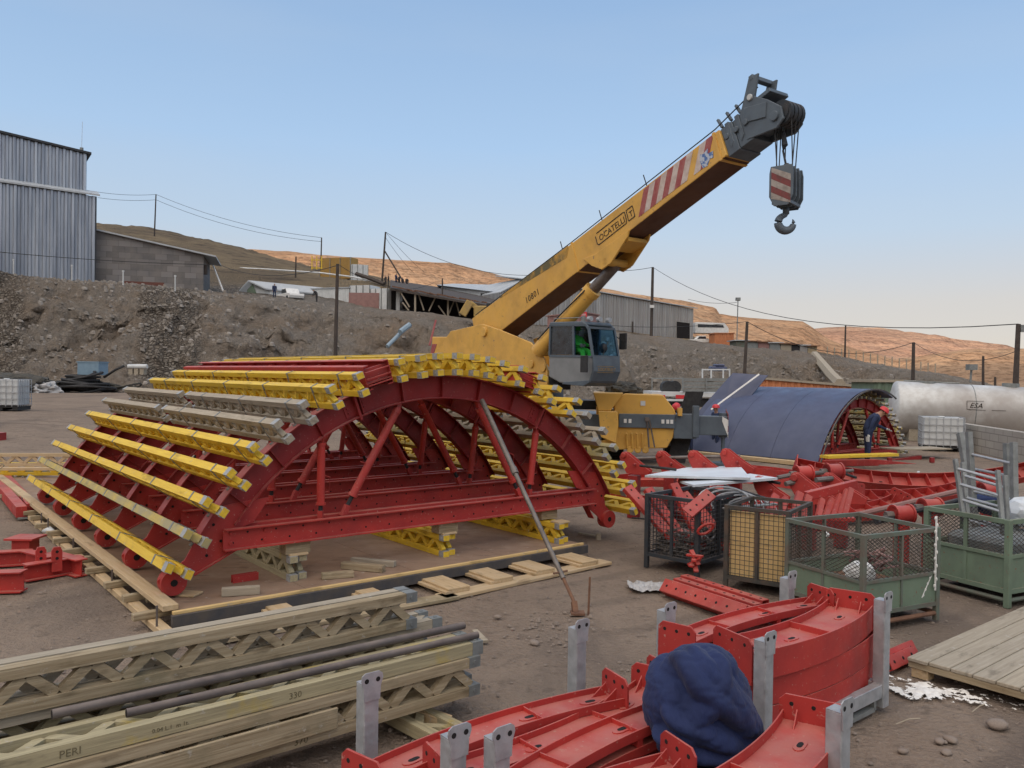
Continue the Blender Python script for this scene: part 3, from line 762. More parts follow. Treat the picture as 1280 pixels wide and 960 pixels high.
for k, u in enumerate((.85, 1.75, 2.55, 3.15, 3.75, 4.42)):
    a = L0(u, -.50 + random.uniform(-.03, .04), .050); plank('packing_block', M['wood_new'], a, a + W * .55, .30 if k > 1 else .22, .030, dk)
    plank('packing_block', M['wood_new'], a + Z * .026 + U * .02, a + W * .55 + Z * .026 + U * .03, .26 if k > 1 else .2, .022, dk)
# --- girder pairs carrying the ties (lie on the deck)
for (u, v, mat, lab) in ((1.22, .36, M['wood_green'], 'left pair of mossy lattice girders lying on the deck under the arch'), (3.02, .36, M['yellow'], 'middle pair of yellow lattice girders lying on the deck under the arch'), (4.55, .12, M['yellow'], 'right pair of yellow lattice girders lying on the deck under the arch')):
    for s in (0, 1):
        lb = lab.replace('pair of', 'pair, %s one, of' % ('outer' if s == 0 else 'inner'))
        g = put_girder(None, L0(u + s * .115, v + s * .05, .165), W, Z, 6.0, mat, label=lb, cat='girder', group='lattice girders lying on the deck')
    tag(plank('wood_block', M['wood_new'], L0(u - .03, v + .10, .416), L0(u + .16, v + .10, .416), .16, .022), lab.split(' lattice')[0].replace('pair of', 'wooden plate lying on the front end of the') .replace('left wooden', 'wooden').replace('middle wooden', 'wooden').replace('right wooden', 'wooden') + ' girders' + (' at right' if u > 4 else ' at centre' if u > 2 else ' at left'), 'block')
    for v2 in RIBS:
        if v2 < v + 5.8: pass
# packing timbers that fill the gap below the ties
for (u) in (1.28, 3.08, 4.61):
    for i, v2 in enumerate(RIBS[:5]):
        plank('packing_timber', M['wood_old'], L0(u - .12, v2, .475), L0(u + .14, v2, .475), .16, .115, dk)
# --- loose pieces on the deck
def at(px, py, z): return G(px, py, z)
def loose(px0, py0, px1, py1, w_, h, mat, lab, cat='offcut', z=.165, name='timber_offcut', group='offcuts on the deck'):
    a = G(px0, py0, z + h / 2); b = G(px1, py1, z + h / 2); return plank(name, mat, a, b, w_, h, None, label=lab, cat=cat, group=group)
loose(277, 740, 325, 737, .07, .075, M['wood_grey'], 'pale square timber offcut near the left foot of the arch')
loose(402, 720, 442, 717, .08, .06, M['wood_old'], 'short timber offcut left of the crossed offcuts on the deck edge')
loose(428, 706, 480, 711, .08, .07, M['wood_old'], 'timber offcut lying crosswise in front of the middle girders')
loose(440, 700, 494, 705, .07, .06, M['wood_grey'], 'slim timber offcut behind the crosswise one on the deck')
loose(205, 740, 248, 743, .16, .02, M['wood_new'], 'thin board under the left foot of the arch', z=.165)
m = MB(); a = G(290, 724, .20); b = G(322, 719, .20)
for s in (-1, 1): m.bar(a + W * s * .022, b + W * s * .022, .006, .075)
for k in range(4): c = a.lerp(b, (k + .5) / 4); m.cyl(c - W * .03, c + W * .03, .017, n=8)
tag(m.obj('steel_bracket', M['red']), 'small bright red steel coupler lying on the deck', 'bracket')

# --- foreground girders and pipes
def fg_line(px, py, z, L, mat, lab, group='old lattice girders stacked in the foreground', roll=None, name='lattice_girder'):
    """right-hand top front corner seen at px,py with top at z"""
    e = G(px, py, z); up = Z
    return e
FG = thing
def fgird(px, py, ztop, L, mat, lab, dv=0, back=0, group='old lattice girders stacked in the foreground', lying=False):
    e = G(px, py, ztop) + W * (.04 + dv); a = e - U * L - Z * (.08 if lying else .24)
    if lying:
        M0 = frame(e - U * L + Z * -.04 + W * .12, U, -W)
        M0 = frame(e - U * L - Z * .04 - W * .04 + W * .24, U, -W)
        g = inst(girder_mesh(L, mat), 'lattice_girder', None, M0, lab, 'girder', group)
        for x in (.045, L - .045):
            for z in (.03, .21): inst(cap_mesh(M['galv_dull'], .086, .068, .08), 'end_cap', g, M0 @ Matrix.Translation((x, 0, z)))
        return g
    return put_girder(None, a, U, Z, L, mat, label=lab, cat='girder', group=group, capm=M['galv_dull'])
LG = 4.6
g1 = fgird(522, 740, .72, LG, M['wood_old'], 'upper front lattice girder of the rear foreground stack, closest to the deck edge')
g2 = fgird(522, 740, .715, LG - .25, M['wood_grey'], 'lattice girder right behind the upper front one of the rear stack', dv=.10)
g3 = fgird(545, 775, .475, LG, M['wood_green'], 'bottom girder of the rear foreground stack with a capped end showing', dv=.02)
g3b = fgird(548, 772, .475, LG, M['wood_old'], 'rear bottom girder under the upper foreground girders', dv=.14)
# front stack: lower standing pair + flat-lying girders above
f1 = fgird(599, 819, .405, LG, M['wood_old'], 'front standing lattice girder at the bottom of the front stack', dv=-.015)
f1b = fgird(603, 815, .40, LG, M['wood_old'], 'second standing girder behind the front one in the front stack', dv=.11)
f1c = fgird(611, 822, .36, LG, M['wood_green'], 'third standing girder with metal shoe at the right of the front stack', dv=.21)
f2 = fgird(603, 800, .49, LG, M['wood_green'], 'stamped girder lying flat on top of the front stack', dv=-.01, lying=True)
f2b = fgird(575, 781, .50, LG, M['wood_grey'], 'flat-lying grey girder between the two dark pipes', dv=.21, lying=True)
def pipe(a, b, r, lab, mat='pipe'):
    m = MB(); n = 14; pts = [V(a).lerp(V(b), i / n) for i in range(n + 1)]
    m.tube(pts, r, n=14); 
    d = (V(b) - V(a)).normalized(); m.cyl(V(a) - d * .002, V(a) + d * .01, r * .8, n=12, mi=1)
    return tag(m.obj('pipe', [M[mat], M['hole']], smooth=False, auto=True), lab, 'pipe', 'dark pipes on the girder stacks')
e = G(580, 778, .54); s_ = G(65, 888, .56); pipe(s_ - Z * .02, e - Z * .02, .024, 'upper dark pipe lying behind the grey flat girder')
e = G(597, 790, .535); s_ = G(158, 887, .535); pipe(s_ - Z * .018, e - Z * .018, .022, 'lower dark pipe lying along the stamped girder, bluish at its open end')
# stamped lettering on the front faces
fx = -W
def stamp(g, L_from_right, ztop, s, size, yc, dv=-.01, px=603, py=800, mat='ink_faint', thick=.0008):
    e = G(px, py, ztop) + W * dv - U * L_from_right + Z * yc - W * (.0015)
    text_obj('lettering', s, M[mat], g, e, U, Z, size, thick=thick)
stamp(f2, 1.32, .49, '330', .050, -.060)
stamp(f2, 2.02, .49, '0.04 L.1  m 1t.', .030, -.053)
stamp(f2, 2.42, .49, 'PERI', .050, -.060)
stamp(f1, 1.26, .405, '370', .055, -.225, dv=-.015, px=599, py=819)
stamp(f1, 1.85, .405, 'EN  W1', .045, -.222, dv=-.015, px=599, py=819)
m = MB(); q = G(603, 800, .49) + W * (-.0115) - U * 2.33 - Z * .04
for a, b in (((-.105, -.034), (.095, -.034)), ((-.105, .034), (.095, .034)), ((-.105, -.034), (-.105, .034)), ((.095, -.034), (.095, .034))):
    m.bar(q + U * a[0] + Z * a[1] - W * .001, q + U * b[0] + Z * b[1] - W * .001, .002, .004)
m.obj('stamp_frame', M['ink_faint'], f2)
# solid timbers between: these close the layers of the front stack
for i, (zz, dvv, mt) in enumerate(((.325, -.004, 'wood_grey'), (.245, .002, 'wood_old'))): pass
e0 = G(455, 862, .28) ; e0 = G(599, 819, .405) - W * .015 - U * 1.02; pb0 = V((e0.x, e0.y, .285)) - W * .034; tag(plank('covering_board', M['wood_old'], pb0 - U * 3.0, pb0, .018, .118), 'dirty board nailed over the lattice at the left part of the front stack', 'board')
sl = G(540, 880, .05); tag(plank('timber_sleeper', M['wood_new'], G(500, 885, .05), G(560, 905, .05), .09, .08), 'pale timber bearer lying crosswise under the right end of the front stack', 'sleeper')
put_girder(None, G(490, 868, .06) , (-W + U * .1), -U, .9, M['wood_green'], label='short lattice girder piece lying flat as a bearer under the front stack', cat='girder')
# blue-painted end pieces
m = MB(); q = g1.matrix_world

# ================================================================== foreground stacking racks and curved walings
def post(parent, p, h, yaw=0, ears=True, w_=.074):
    m = MB(); x = U; y = W
    for sx_, sy_ in ((1, 0), (-1, 0), (0, 1), (0, -1)):
        c = p + x * sx_ * (w_ / 2) + y * sy_ * (w_ / 2); n = x * sx_ + y * sy_; t = y if sx_ else x
        m.bar(c, c + Z * h, .006 if sx_ else w_, w_ if sx_ else .006, up=y)
    m.bar(p + Z * (h - .01), p + Z * h, w_ - .01, w_ - .01, up=y)
    po = m.obj('post', M['galv'], parent, bevel=.002)
    if ears:
        for s in (-1,):
            e = MB(); c = p + y * (s * (w_ / 2 + .006)) + Z * h
            e.prism([(-.042, -.07), (.042, -.07), (.046, -.005), (.058, .030), (.054, .052), (.036, .064), (-.036, .064), (-.054, .052), (-.058, .030), (-.046, -.005)], c, x, Z, y * .006)
            for q in (-.030, .030): e.cyl(c + x * q + Z * .026 - y * .0035, c + x * q + Z * .026 + y * .0035, .012, n=10, mi=1)
            if s < 0: e.bar(p - y * (w_ / 2) + Z * .003 + Z * h, p + y * (w_ / 2) + Z * .003 + Z * h, w_ + .006, .006)
            e.obj('bracket', [M['galv'], M['hole']], po)
    return po
def rack(corner, lab, h=.66, LU=1.38, LW=.71, z0=.10):
    r = thing('stacking_rack', lab, 'rack', corner, 'galvanised stacking racks in the foreground')
    pts = [corner, corner + U * LU, corner + U * LU + W * LW, corner + W * LW]
    for p in pts: post(r, V((p.x, p.y, .02)), h + z0 - .02)
    for i in range(4):
        a = pts[i] + Z * (z0 + .03); b = pts[(i + 1) % 4] + Z * (z0 + .03)
        m = MB(); m.bar(a, b, .06, .09); m.obj('base_tube', M['galv'], r, bevel=.003)
    for i in (0, 2):
        a = pts[i] + (pts[(i + 1) % 4] - pts[i]) * .08 ; b = pts[i] + (pts[(i + 1) % 4] - pts[i]) * .92
        m = MB(); m.bar(a + Z * .025, b + Z * .025, .04, .03)
        for t in (0, 1): m.bar((a, b)[t] + Z * .02, (a, b)[t] + Z * .12, .04, .03, up=U)
        m.obj('foot_loop', M['galv_dull'], r)
    return r
HZ = .77
def gp(px, py): 
    q = G(px, py, HZ); return V((q.x, q.y, 0))
A_R = gp(955, 792); rack(A_R, 'galvanised stacking rack holding the bulky curved red walings at right', h=.63)
A_L = gp(567, 908); rack(A_L, 'galvanised stacking rack at the left holding the slim red walings', h=.63)
A_M = gp(1048, 876) - U * 1.38; rack(A_M, 'galvanised stacking rack nearest the camera, below the navy jacket', h=.63)

def waling_mesh(L, rad, wid, h, key, plate=(.28, .26), web=.5, nst=3, sgn=1, double=False):
    """curved double-flanged steel waling lying on its side: web horizontal, flanges upright, bolted end plates. Local: along X, y outward"""
    m = MB(); n = 20; half = L / 2 / rad
    def arc(rr, t): return V((rr * math.sin(t), sgn * (rr * math.cos(t) - rad), 0))
    def strip(r0, r1, z0, z1):
        vs = []; fs = []
        for i in range(n + 1):
            t = -half + 2 * half * i / n
            for rr in (r0, r1):
                for z in (z0, z1): vs.append(arc(rr, t) + V((0, 0, z)))
        for i in range(n):
            o = i * 4; q = o + 4
            fs.extend([(o, o + 1, q + 1, q), (o + 2, q + 2, q + 3, o + 3), (o, q, q + 2, o + 2), (o + 1, o + 3, q + 3, q + 1)])
        fs.extend([(0, 2, 3, 1), (n * 4, n * 4 + 1, n * 4 + 3, n * 4 + 2)]); m.add(vs, fs, 0)
    for (za, zb_) in (((0, h * .36), (h * .64, h)) if double else ((0, h),)):
        strip(rad - wid / 2, rad - wid / 2 + .008, za, zb_); strip(rad + wid / 2 - .008, rad + wid / 2, za, zb_)
    strip(rad - wid / 2 + .008, rad + wid / 2 - .008, h * web - .004, h * web + .004)
    if double: strip(rad - wid / 2 + .008, rad + wid / 2 - .008, h * (1 - web) - .004, h * (1 - web) + .004)
    for k in range(nst):
        t = -half + 2 * half * (k + 1) / (nst + 1)
        a = arc(rad - wid / 2 + .008, t); b = arc(rad + wid / 2 - .008, t); zc = V((0, 0, h * (web + 1) / 2 - .003)); m.bar(a + zc, b + zc, .008, h * (1 - web) - .012)
        if double: m.bar(arc(rad - wid / 2 + .004, t) + V((0, 0, h / 2)), arc(rad + wid / 2 - .004, t) + V((0, 0, h / 2)), .04, h * .30)
    for t in (-half * .62, half * .30, half * .8):                           # slotted hole with raised lip
        c = arc(rad, t) + V((0, 0, h * web + .006)); tx = V((math.cos(t), -sgn * math.sin(t), 0)); ty = V((-tx.y, tx.x, 0))
        poly = [(.045 * math.cos(a) + (.02 if math.cos(a) > 0 else -.02), .026 * math.sin(a)) for a in [2 * PI * i / 14 + .1 for i in range(14)]]
        m.prism(poly, c, tx, ty, V((0, 0, .008)), 0)
        m.prism([(x * .5, y * .5) for x, y in poly], c + V((0, 0, .005)), tx, ty, V((0, 0, .002)), 1)
    for s in (-1, 1):
        t = s * half; c = arc(rad, t); tx = V((math.cos(t), -sgn * math.sin(t), 0)) * s; ty = V((-tx.y, tx.x, 0))
        w2, ph = plate; k = .03
        poly = [(-w2 / 2, -.01), (w2 / 2, -.01), (w2 / 2, ph - k), (w2 / 2 - k, ph), (-w2 / 2 + k, ph), (-w2 / 2, ph - k)]
        m.prism(poly, c + tx * .006, ty, V((0, 0, 1)), tx * .012, 0)
        for x in (-w2 * .32, 0, w2 * .32):
            q = c + ty * x + V((0, 0, ph - .045)); m.cyl(q - tx * .002, q + tx * .0135, .011, n=10, mi=1)
        for x in (-1, 1):
            q = c - tx * .02 + ty * (x * wid * .25); m.hexa([q + ty * i * .003 - tx * (.10 * (1 - kk)) * j + V((0, 0, h * web + (ph - h * web - .06) * kk)) for kk in (0, 1) for j in (0, 1) for i in (-1, 1)])
    return m.mesh('curved_waling', [M['red'], M['hole']])
WG = 'curved red walings stacked in the racks'
wm_big = waling_mesh(1.46, 2.8, .30, .17, 'b', (.33, .25), web=.70, nst=1)
wm_slim = waling_mesh(1.55, 3.4, .20, .135, 's', (.25, .235), nst=2, web=.74, double=True)
def put_w(me, c, xdir, lab, tilt=0, roll=0, z=0):
    x = V(xdir).normalized(); up = Z + W * tilt + U * roll
    o = inst(me, 'curved_waling', None, frame(V(c) + Z * z, x, up), lab, 'waling', WG)
    b_ = o.modifiers.new('bevel', 'BEVEL'); b_.width = .002; b_.segments = 1; b_.limit_method = 'ANGLE'
    return o
# right rack: bulky walings bulging towards the camera (local +y must face -W side)
cR = A_R + U * .76 + W * .16
def big(c, z, lab, rot=0, flip=True):
    x = (Matrix.Rotation(R(rot), 3, 'Z') @ U) * (-1 if flip else 1)
    return put_w(wm_big, V((c.x, c.y, 0)), x, lab, z=z)
big(cR, .12, 'bottom bulky curved red waling in the right rack')
big(cR + U * .02, .295, 'middle bulky curved red waling in the right rack')
big(cR - U * .01 - W * .01, .47, 'topmost bulky curved red waling in the right rack, its web facing up', rot=2)
cB = A_R + U * .72 + W * .60
put_w(wm_slim, V((cB.x, cB.y, 0)), U, 'lower slim red waling at the back of the right rack', z=.33)
put_w(wm_slim, V((cB.x, cB.y, 0)) - U * .04, (Matrix.Rotation(R(-2), 3, 'Z') @ U), 'upper slim red waling at the back of the right rack', z=.475)
put_w(wm_slim, V((cB.x, cB.y, 0)) + W * .02, -U, 'lowest slim red waling at the back of the right rack', z=.20)
# left rack: slim walings
cL = A_L + U * .72 + W * .50
put_w(wm_slim, V((cL.x, cL.y, 0)) - U * .17 - W * .06, U, 'topmost slim red waling at the back of the left rack, with a tall end plate', z=.35)
put_w(wm_slim, V((cL.x, cL.y, 0)) - U * .17 - W * .05, U, 'slim red waling under the topmost one of the left rack', z=.205)
cL2 = A_L + U * .85 + W * .20
put_w(wm_slim, V((cL2.x, cL2.y, 0)), (Matrix.Rotation(R(4), 3, 'Z') @ U) * -1, 'slim red waling running under the navy jacket from the left rack', z=.33)
put_w(wm_slim, V((cL2.x, cL2.y, 0)) - W * .20 - U * .06, (Matrix.Rotation(R(6), 3, 'Z') @ U), 'second slim red waling running under the navy jacket', z=.37)
put_w(wm_slim, V((cL2.x, cL2.y, 0)) - W * .1, -U, 'slim red waling deeper down under the navy jacket', z=.19)
cU = A_M + U * .20 + W * .56
put_w(wm_slim, V((cU.x, cU.y, 0)) - U * .12, U, 'slim red waling low beneath the navy jacket, nearest the camera side', z=.34)
put_w(wm_slim, V((cU.x, cU.y, 0)) - W * .24 - U * .30, U, 'lowest slim red waling beneath the navy jacket', z=.22)
# near rack
cN = G(965, 945, .50) 
put_w(wm_big, V((cN.x, cN.y, 0)) - U * .24 - W * .10, -(Matrix.Rotation(R(6), 3, 'Z') @ U), 'curved red waling nearest the camera with a three-hole end plate', z=.37)
put_w(wm_big, V((cN.x, cN.y, 0)) - U * .24 - W * .10, -(Matrix.Rotation(R(6), 3, 'Z') @ U), 'curved red waling under the nearest one', z=.185)
# --- navy jacket
def jacket():
    c = G(874, 880, .60); bm = bmesh.new(); bmesh.ops.create_icosphere(bm, subdivisions=6, radius=1)
    # cloth as overlapping padded folds: sharp valleys where they meet
    L = []
    def lobe(ctr, axis, a, b_, c_, twist=0):
        x = V(axis).normalized(); y = x.cross(V((0, 1, .2))).normalized(); z = x.cross(y); q = Matrix((x, y, z))
        L.append((q, V(ctr), (a, b_, c_)))
    lobe((0, .02, 0), (1, 0, .1), .245, .215, .19)
    lobe((.085, -.05, .06), (.62, 0, -.78), .265, .085, .165); lobe((.135, -.03, -.03), (.45, 0, -.9), .235, .080, .150); lobe((.02, -.075, .085), (.72, 0, -.66), .235, .075, .160)
    lobe((-.055, -.07, .06), (.55, 0, .75), .225, .085, .155); lobe((-.10, -.06, -.02), (.35, 0, .95), .215, .085, .145); lobe((-.015, -.095, -.06), (.90, 0, -.42), .225, .070, .140)
    lobe((-.04, -.09, -.135), (.95, 0, -.25), .215, .055, .140); lobe((.05, -.08, -.165), (.85, 0, .35), .200, .060, .150); lobe((.0, .0, .16), (.9, .2, .1), .170, .085, .135); lobe((-.12, .03, .08), (.2, .9, .3), .17, .10, .11)
    for v in bm.verts:
        n = v.co.normalized()
        w_ = (n + V((noise.noise(n * 2.1 + V((5, 0, 0))), noise.noise(n * 2.1 + V((0, 5, 0))), noise.noise(n * 2.1 + V((0, 0, 5))))) * .10).normalized()
        best = 0
        for q, ct, rr in L:
            o = q @ (-ct); d = q @ w_
            o = V((o.x / rr[0], o.y / rr[1], o.z / rr[2])); d = V((d.x / rr[0], d.y / rr[1], d.z / rr[2]))
            A = d.dot(d); B = o.dot(d); C_ = o.dot(o) - 1; D = B * B - A * C_
            if D > 0: best = max(best, (-B + math.sqrt(D)) / A)
        r = best * 1.13 + .0035 * noise.fractal(n * 9, 1, 2, 4) - .006 * max(0, 1 - abs(noise.noise(V((n.x * 3, n.y * 3, n.z * 6)))) * 7)
        v.co = n * r
        if v.co.z < -.18: v.co.z = -.18 + (v.co.z + .18) * .4
    bmesh.ops.smooth_vert(bm, verts=bm.verts, factor=.25, use_axis_x=True, use_axis_y=True, use_axis_z=True)
    me = bpy.data.meshes.new('jacket'); bm.to_mesh(me); bm.free(); me.materials.append(M['jacket'])
    me.polygons.foreach_set('use_smooth', [True] * len(me.polygons))
    o = bpy.data.objects.new('jacket', me); COL.objects.link(o); o.location = c
    o.rotation_euler = (0, 0, .2)
    tag(o, 'crumpled navy blue quilted jacket lying bundled on the red walings', 'jacket')
jacket()
# ================================================================== people
def person(label, foot, yaw, joints, cloth, helmet=None, scale=1.0, vest=None, legs=None, gloves=None):
    """joints in metres, person faces +X locally; one skinned body"""
    J = dict(pel=(0, 0, .95), ch=(0, 0, 1.30), nk=(0, 0, 1.48), hd=(.02, 0, 1.60), ht=(.02, 0, 1.72), nose=(.115, 0, 1.60),
             sL=(0, .18, 1.42), eL=(.03, .24, 1.14), wL=(.10, .24, .90), sR=(0, -.18, 1.42), eR=(.03, -.24, 1.14), wR=(.10, -.24, .90),
             hL=(0, .09, .92), kL=(.02, .10, .50), aL=(0, .10, .09), tL=(.16, .12, .04), hR=(0, -.09, .92), kR=(.02, -.10, .50), aR=(0, -.10, .09), tR=(.16, -.12, .04))
    J.update(joints)
    rad = dict(pel=.145, ch=.15, nk=.06, hd=.092, ht=.07, nose=.018, sL=.075, eL=.055, wL=.035, sR=.075, eR=.055, wR=.035, hL=.10, kL=.072, aL=.048, tL=.038, hR=.10, kR=.072, aR=.048, tR=.038)
    E = [('pel', 'ch'), ('ch', 'nk'), ('nk', 'hd'), ('hd', 'ht'), ('hd', 'nose'), ('ch', 'sL'), ('sL', 'eL'), ('eL', 'wL'), ('ch', 'sR'), ('sR', 'eR'), ('eR', 'wR'),
         ('pel', 'hL'), ('hL', 'kL'), ('kL', 'aL'), ('aL', 'tL'), ('pel', 'hR'), ('hR', 'kR'), ('kR', 'aR'), ('aR', 'tR')]
    names = list(J); pts = [V(J[k]) for k in names]; rr = [rad[k] for k in names]; ed = [(names.index(a), names.index(b)) for a, b in E]
    for s in ('L', 'R'):                                     # palms with five short finger chains
        w_ = V(J['w' + s]); e = V(J['e' + s]); d = (w_ - e).normalized(); sd_ = d.cross(V((1, 0, 0)))
        sd_ = (sd_ if sd_.length > .1 else V((0, 1, 0))).normalized()
        pi = len(pts); pts.append(w_ + d * .07); rr.append(.034); ed.append((names.index('w' + s), pi)); names.append('palm' + s)
        for f in range(4):
            off = sd_ * ((f - 1.5) * .020); L = (.062, .078, .074, .058)[f]
            a = len(pts); pts.append(w_ + d * .105 + off); rr.append(.0095); ed.append((pi, a)); names.append('f')
            pts.append(w_ + d * (.105 + L) + off + V((.02, 0, -.01))); rr.append(.008); ed.append((a, a + 1)); names.append('f')
        a = len(pts); pts.append(w_ + d * .06 + sd_ * .045 + V((.015, 0, 0))); rr.append(.011); ed.append((pi, a)); names.append('f')
        pts.append(w_ + d * .095 + sd_ * .06 + V((.03, 0, 0))); rr.append(.009); ed.append((a, a + 1)); names.append('f')
    me = bpy.data.meshes.new('person'); me.from_pydata([tuple(p) for p in pts], ed, [])
    o = bpy.data.objects.new('tmp', me); COL.objects.link(o)
    sk = o.modifiers.new('skin', 'SKIN'); sk.use_smooth_shade = True
    for i, v in enumerate(me.skin_vertices[0].data):
        v.radius = (rr[i], rr[i] * (1.25 if names[i] in ('ch', 'pel') else 1)); v.use_root = names[i] == 'pel'
    ss = o.modifiers.new('sub', 'SUBSURF'); ss.levels = 1; ss.render_levels = 1
    bpy.context.view_layer.update()
    m2 = bpy.data.meshes.new_from_object(o.evaluated_get(bpy.context.evaluated_depsgraph_get()))
    bpy.data.objects.remove(o)
    legs = legs or cloth
    m2.materials.clear()
    for mt in (cloth, legs, M['skin'], M['black'], vest or cloth, gloves or M['skin'], M['dark_cloth']): m2.materials.append(mt)
    kp = {k: V(J[k]) for k in J}
    hd = kp['hd']; up = (kp['ht'] - kp['hd']).normalized()
    for f in m2.polygons:
        c = V(f.center); best = min(range(len(names)), key=lambda i: (pts[i] - c).length - rr[i]); nm = names[best]
        mi = 0
        if nm in ('hd', 'ht', 'nose'):
            mi = 2
            if (c - hd).dot(up) > .02 and (c - hd).dot((kp['nose'] - hd).normalized()) < .055: mi = 6
        elif nm == 'nk': mi = 2
        elif nm in ('palmL', 'palmR', 'f'): mi = 5
        elif nm in ('aL', 'aR', 'tL', 'tR'): mi = 3 if min((c - kp['aL']).length, (c - kp['aR']).length, (c - kp['tL']).length, (c - kp['tR']).length) < .1 else 1
        elif nm in ('kL', 'kR', 'hL', 'hR', 'pel'): mi = 1
        elif nm == 'ch' and vest: mi = 4
        f.material_index = mi
    # face: brow, eyes, mouth and ears pressed onto the same mesh as tiny raised patches
    bm = bmesh.new(); bm.from_mesh(m2)
    fw_ = (kp['nose'] - hd).normalized(); sd_ = up.cross(fw_).normalized()
    for (a, b, c_, r_, mi) in ((.084, .034, .022, .011, 3), (.084, -.034, .022, .011, 3), (.086, 0, -.042, .016, 6), (.0, .092, 0, .022, 2), (.0, -.092, 0, .022, 2)):
        r0 = bmesh.ops.create_icosphere(bm, subdivisions=1, radius=r_, matrix=Matrix.Translation(hd + fw_ * a + sd_ * b + up * c_))
        for v in r0['verts']:
            for f in v.link_faces: f.material_index = mi
    bm.to_mesh(m2); bm.free()
    M0 = Matrix.Translation(foot) @ Matrix.Rotation(yaw, 4, 'Z') @ Matrix.Scale(scale, 4)
    m2.transform(Matrix.Rotation(yaw, 4, 'Z') @ Matrix.Scale(scale, 4))
    b = bpy.data.objects.new('person', m2); COL.objects.link(b); b.location = foot
    tag(b, label, 'person')
    if helmet:
        h = MB(); n = 12; c = hd + up * .035
        vs = []; fs = []
        ring_ = lambda k, r_: [c + up * k + (fw_ * math.cos(t) * 1.15 + sd_ * math.sin(t)) * r_ for t in [2 * PI * i / n for i in range(n)]]
        lv = [ring_(-.01, .126), ring_(.004, .116), ring_(.055, .112), ring_(.098, .082), ring_(.122, .025)]
        for r_ in lv: vs += r_
        for j in range(4):
            for i in range(n): fs.append((j * n + i, j * n + (i + 1) % n, (j + 1) * n + (i + 1) % n, (j + 1) * n + i))
        fs.append(tuple(range(4 * n, 5 * n))); fs.append(tuple(range(n)))
        h.add([V((Matrix.Rotation(yaw, 3, 'Z') @ q) * scale) + V(foot) for q in vs], fs)
        h.obj('helmet', helmet, b, smooth=True)
    return b

# ================================================================== second formwork with blue shell
C1 = G(1027, 583, 0); d1 = (G(846, 561, 0) - C1); d1.z = 0; W1 = V((-.66, .75, 0)).normalized(); U1 = V((W1.y, -W1.x, 0))
def L1(u, v, z=0): return V((C1.x, C1.y, 0)) - U1 * .05 + U1 * u + W1 * v + Z * (z - .50)
r2 = thing('arch_formwork', 'second tunnel arch formwork covered by dark blue plywood, standing right of the crane', 'formwork', L1(0, 0, 0))
gs2 = []
for k in range(26):
    phi = -64 + 5.12 * k
    gs2.append((phi, .30, 4.1, [M['wood_green'], M['yellow_dirty'], M['wood_old']][k % 3], False))  # darker timbers here: the shade inside the arch put into the colour
formwork(r2, L1, [.5, 1.75, 3.0, 3.9], gs2)
m = MB()
for i in range(3):
    web_arc(m, L1, .05 + 1.36 * (i + .5), RAD + .255, RAD + .278, -63, 22, 1.352, 36)
m.obj('shell', M['blue_ply'], r2, auto=True)
m = MB(); web_arc(m, L1, -.02, RAD + .247, RAD + .285, -63, 23, .03, 36); m.obj('shell_edge', M['film'], r2, auto=True)
m = MB()
q = [P(916, 466, 24.6), P(960, 469, 24.0), P(897, 545, 23.6), P(842, 549, 24.6)]
n_ = (q[1] - q[0]).cross(q[3] - q[0]).normalized() * .03
m.hexa([q[0], q[1], q[3], q[2]] + [p + n_ for p in (q[0], q[1], q[3], q[2])])
bp = m.obj('plywood_sheet', M['blue_ply']); tag(bp, 'blue plywood panel raised on end behind the blue covered arch', 'panel')
m = MB(); a = P(949, 468, 23.95); b = P(889, 512, 23.75); m.bar(a, b, .05, .03, up=n_); m.obj('edge_strip', M['white'], bp)
# the timber ledge under its near side
for v_, lab in ((.0, 'long timber under the lower edge of the blue shell'),):
    tag(plank('timber_bearer', M['wood_new'], L1(-.25, -.2, .56), L1(-.25, 4.6, .56), .25, .10), lab, 'timber')
# work trestle with boards beside the worker
tr = thing('work_trestle', 'low red steel trestle with planks in front of the opening of the blue covered arch', 'trestle', G(1090, 590))
a = P(1030, 571, 19.7); b = P(1118, 568, 20.5); plank('walk_board', M['yellow'], a, b, .30, .07, tr)
a = P(1112, 561, 22.6); b = P(1176, 560, 23.4); plank('pale_board', M['wood_grey'], a, b, .7, .04, tr)
plank('beam', M['red'], P(1028, 579, 20.4), P(1096, 578, 21.0), .14, .16, tr)
plank('beam', M['red'], P(1090, 577, 21.2), P(1167, 585, 21.8), .14, .14, tr)
plank('beam', M['red_dark'], P(1060, 585, 21.8), P(1150, 572, 22.8), .12, .14, tr)
for (px, d) in ((1033, 20.5), (1112, 21.6), (1165, 21.8)):
    t_ = P(px, 572, d); plank('leg', M['red_dark'], V((t_.x, t_.y, .0)), t_, .1, .1, tr, up=(0, 1, 0))
for k in range(4):
    a = P(1098 + k * 8, 580 + k * 2, 22.5 + k * .3); b = a + V((1.5, .3, -.02)); plank('loose_board', M['wood_old'], a, b, .12, .04, tr)
wf = G(1087, 600, 0); wf = P(1084, 560, 21.2); wf = V((wf.x, wf.y, 0))
person('worker in navy overalls and red helmet leaning forward at the opening of the blue arch', wf, R(-10),
       dict(ch=(.16, 0, 1.24), nk=(.30, 0, 1.38), hd=(.40, 0, 1.44), ht=(.46, 0, 1.54), nose=(.48, 0, 1.38), sL=(.18, .17, 1.34), eL=(.30, .22, 1.06), wL=(.50, .20, .98), sR=(.18, -.17, 1.34), eR=(.05, -.25, 1.10), wR=(-.02, -.25, .86)), M['navy'], M['helmet'], .96, gloves=M['white_dull'])
wf = P(862, 520, 23.2)
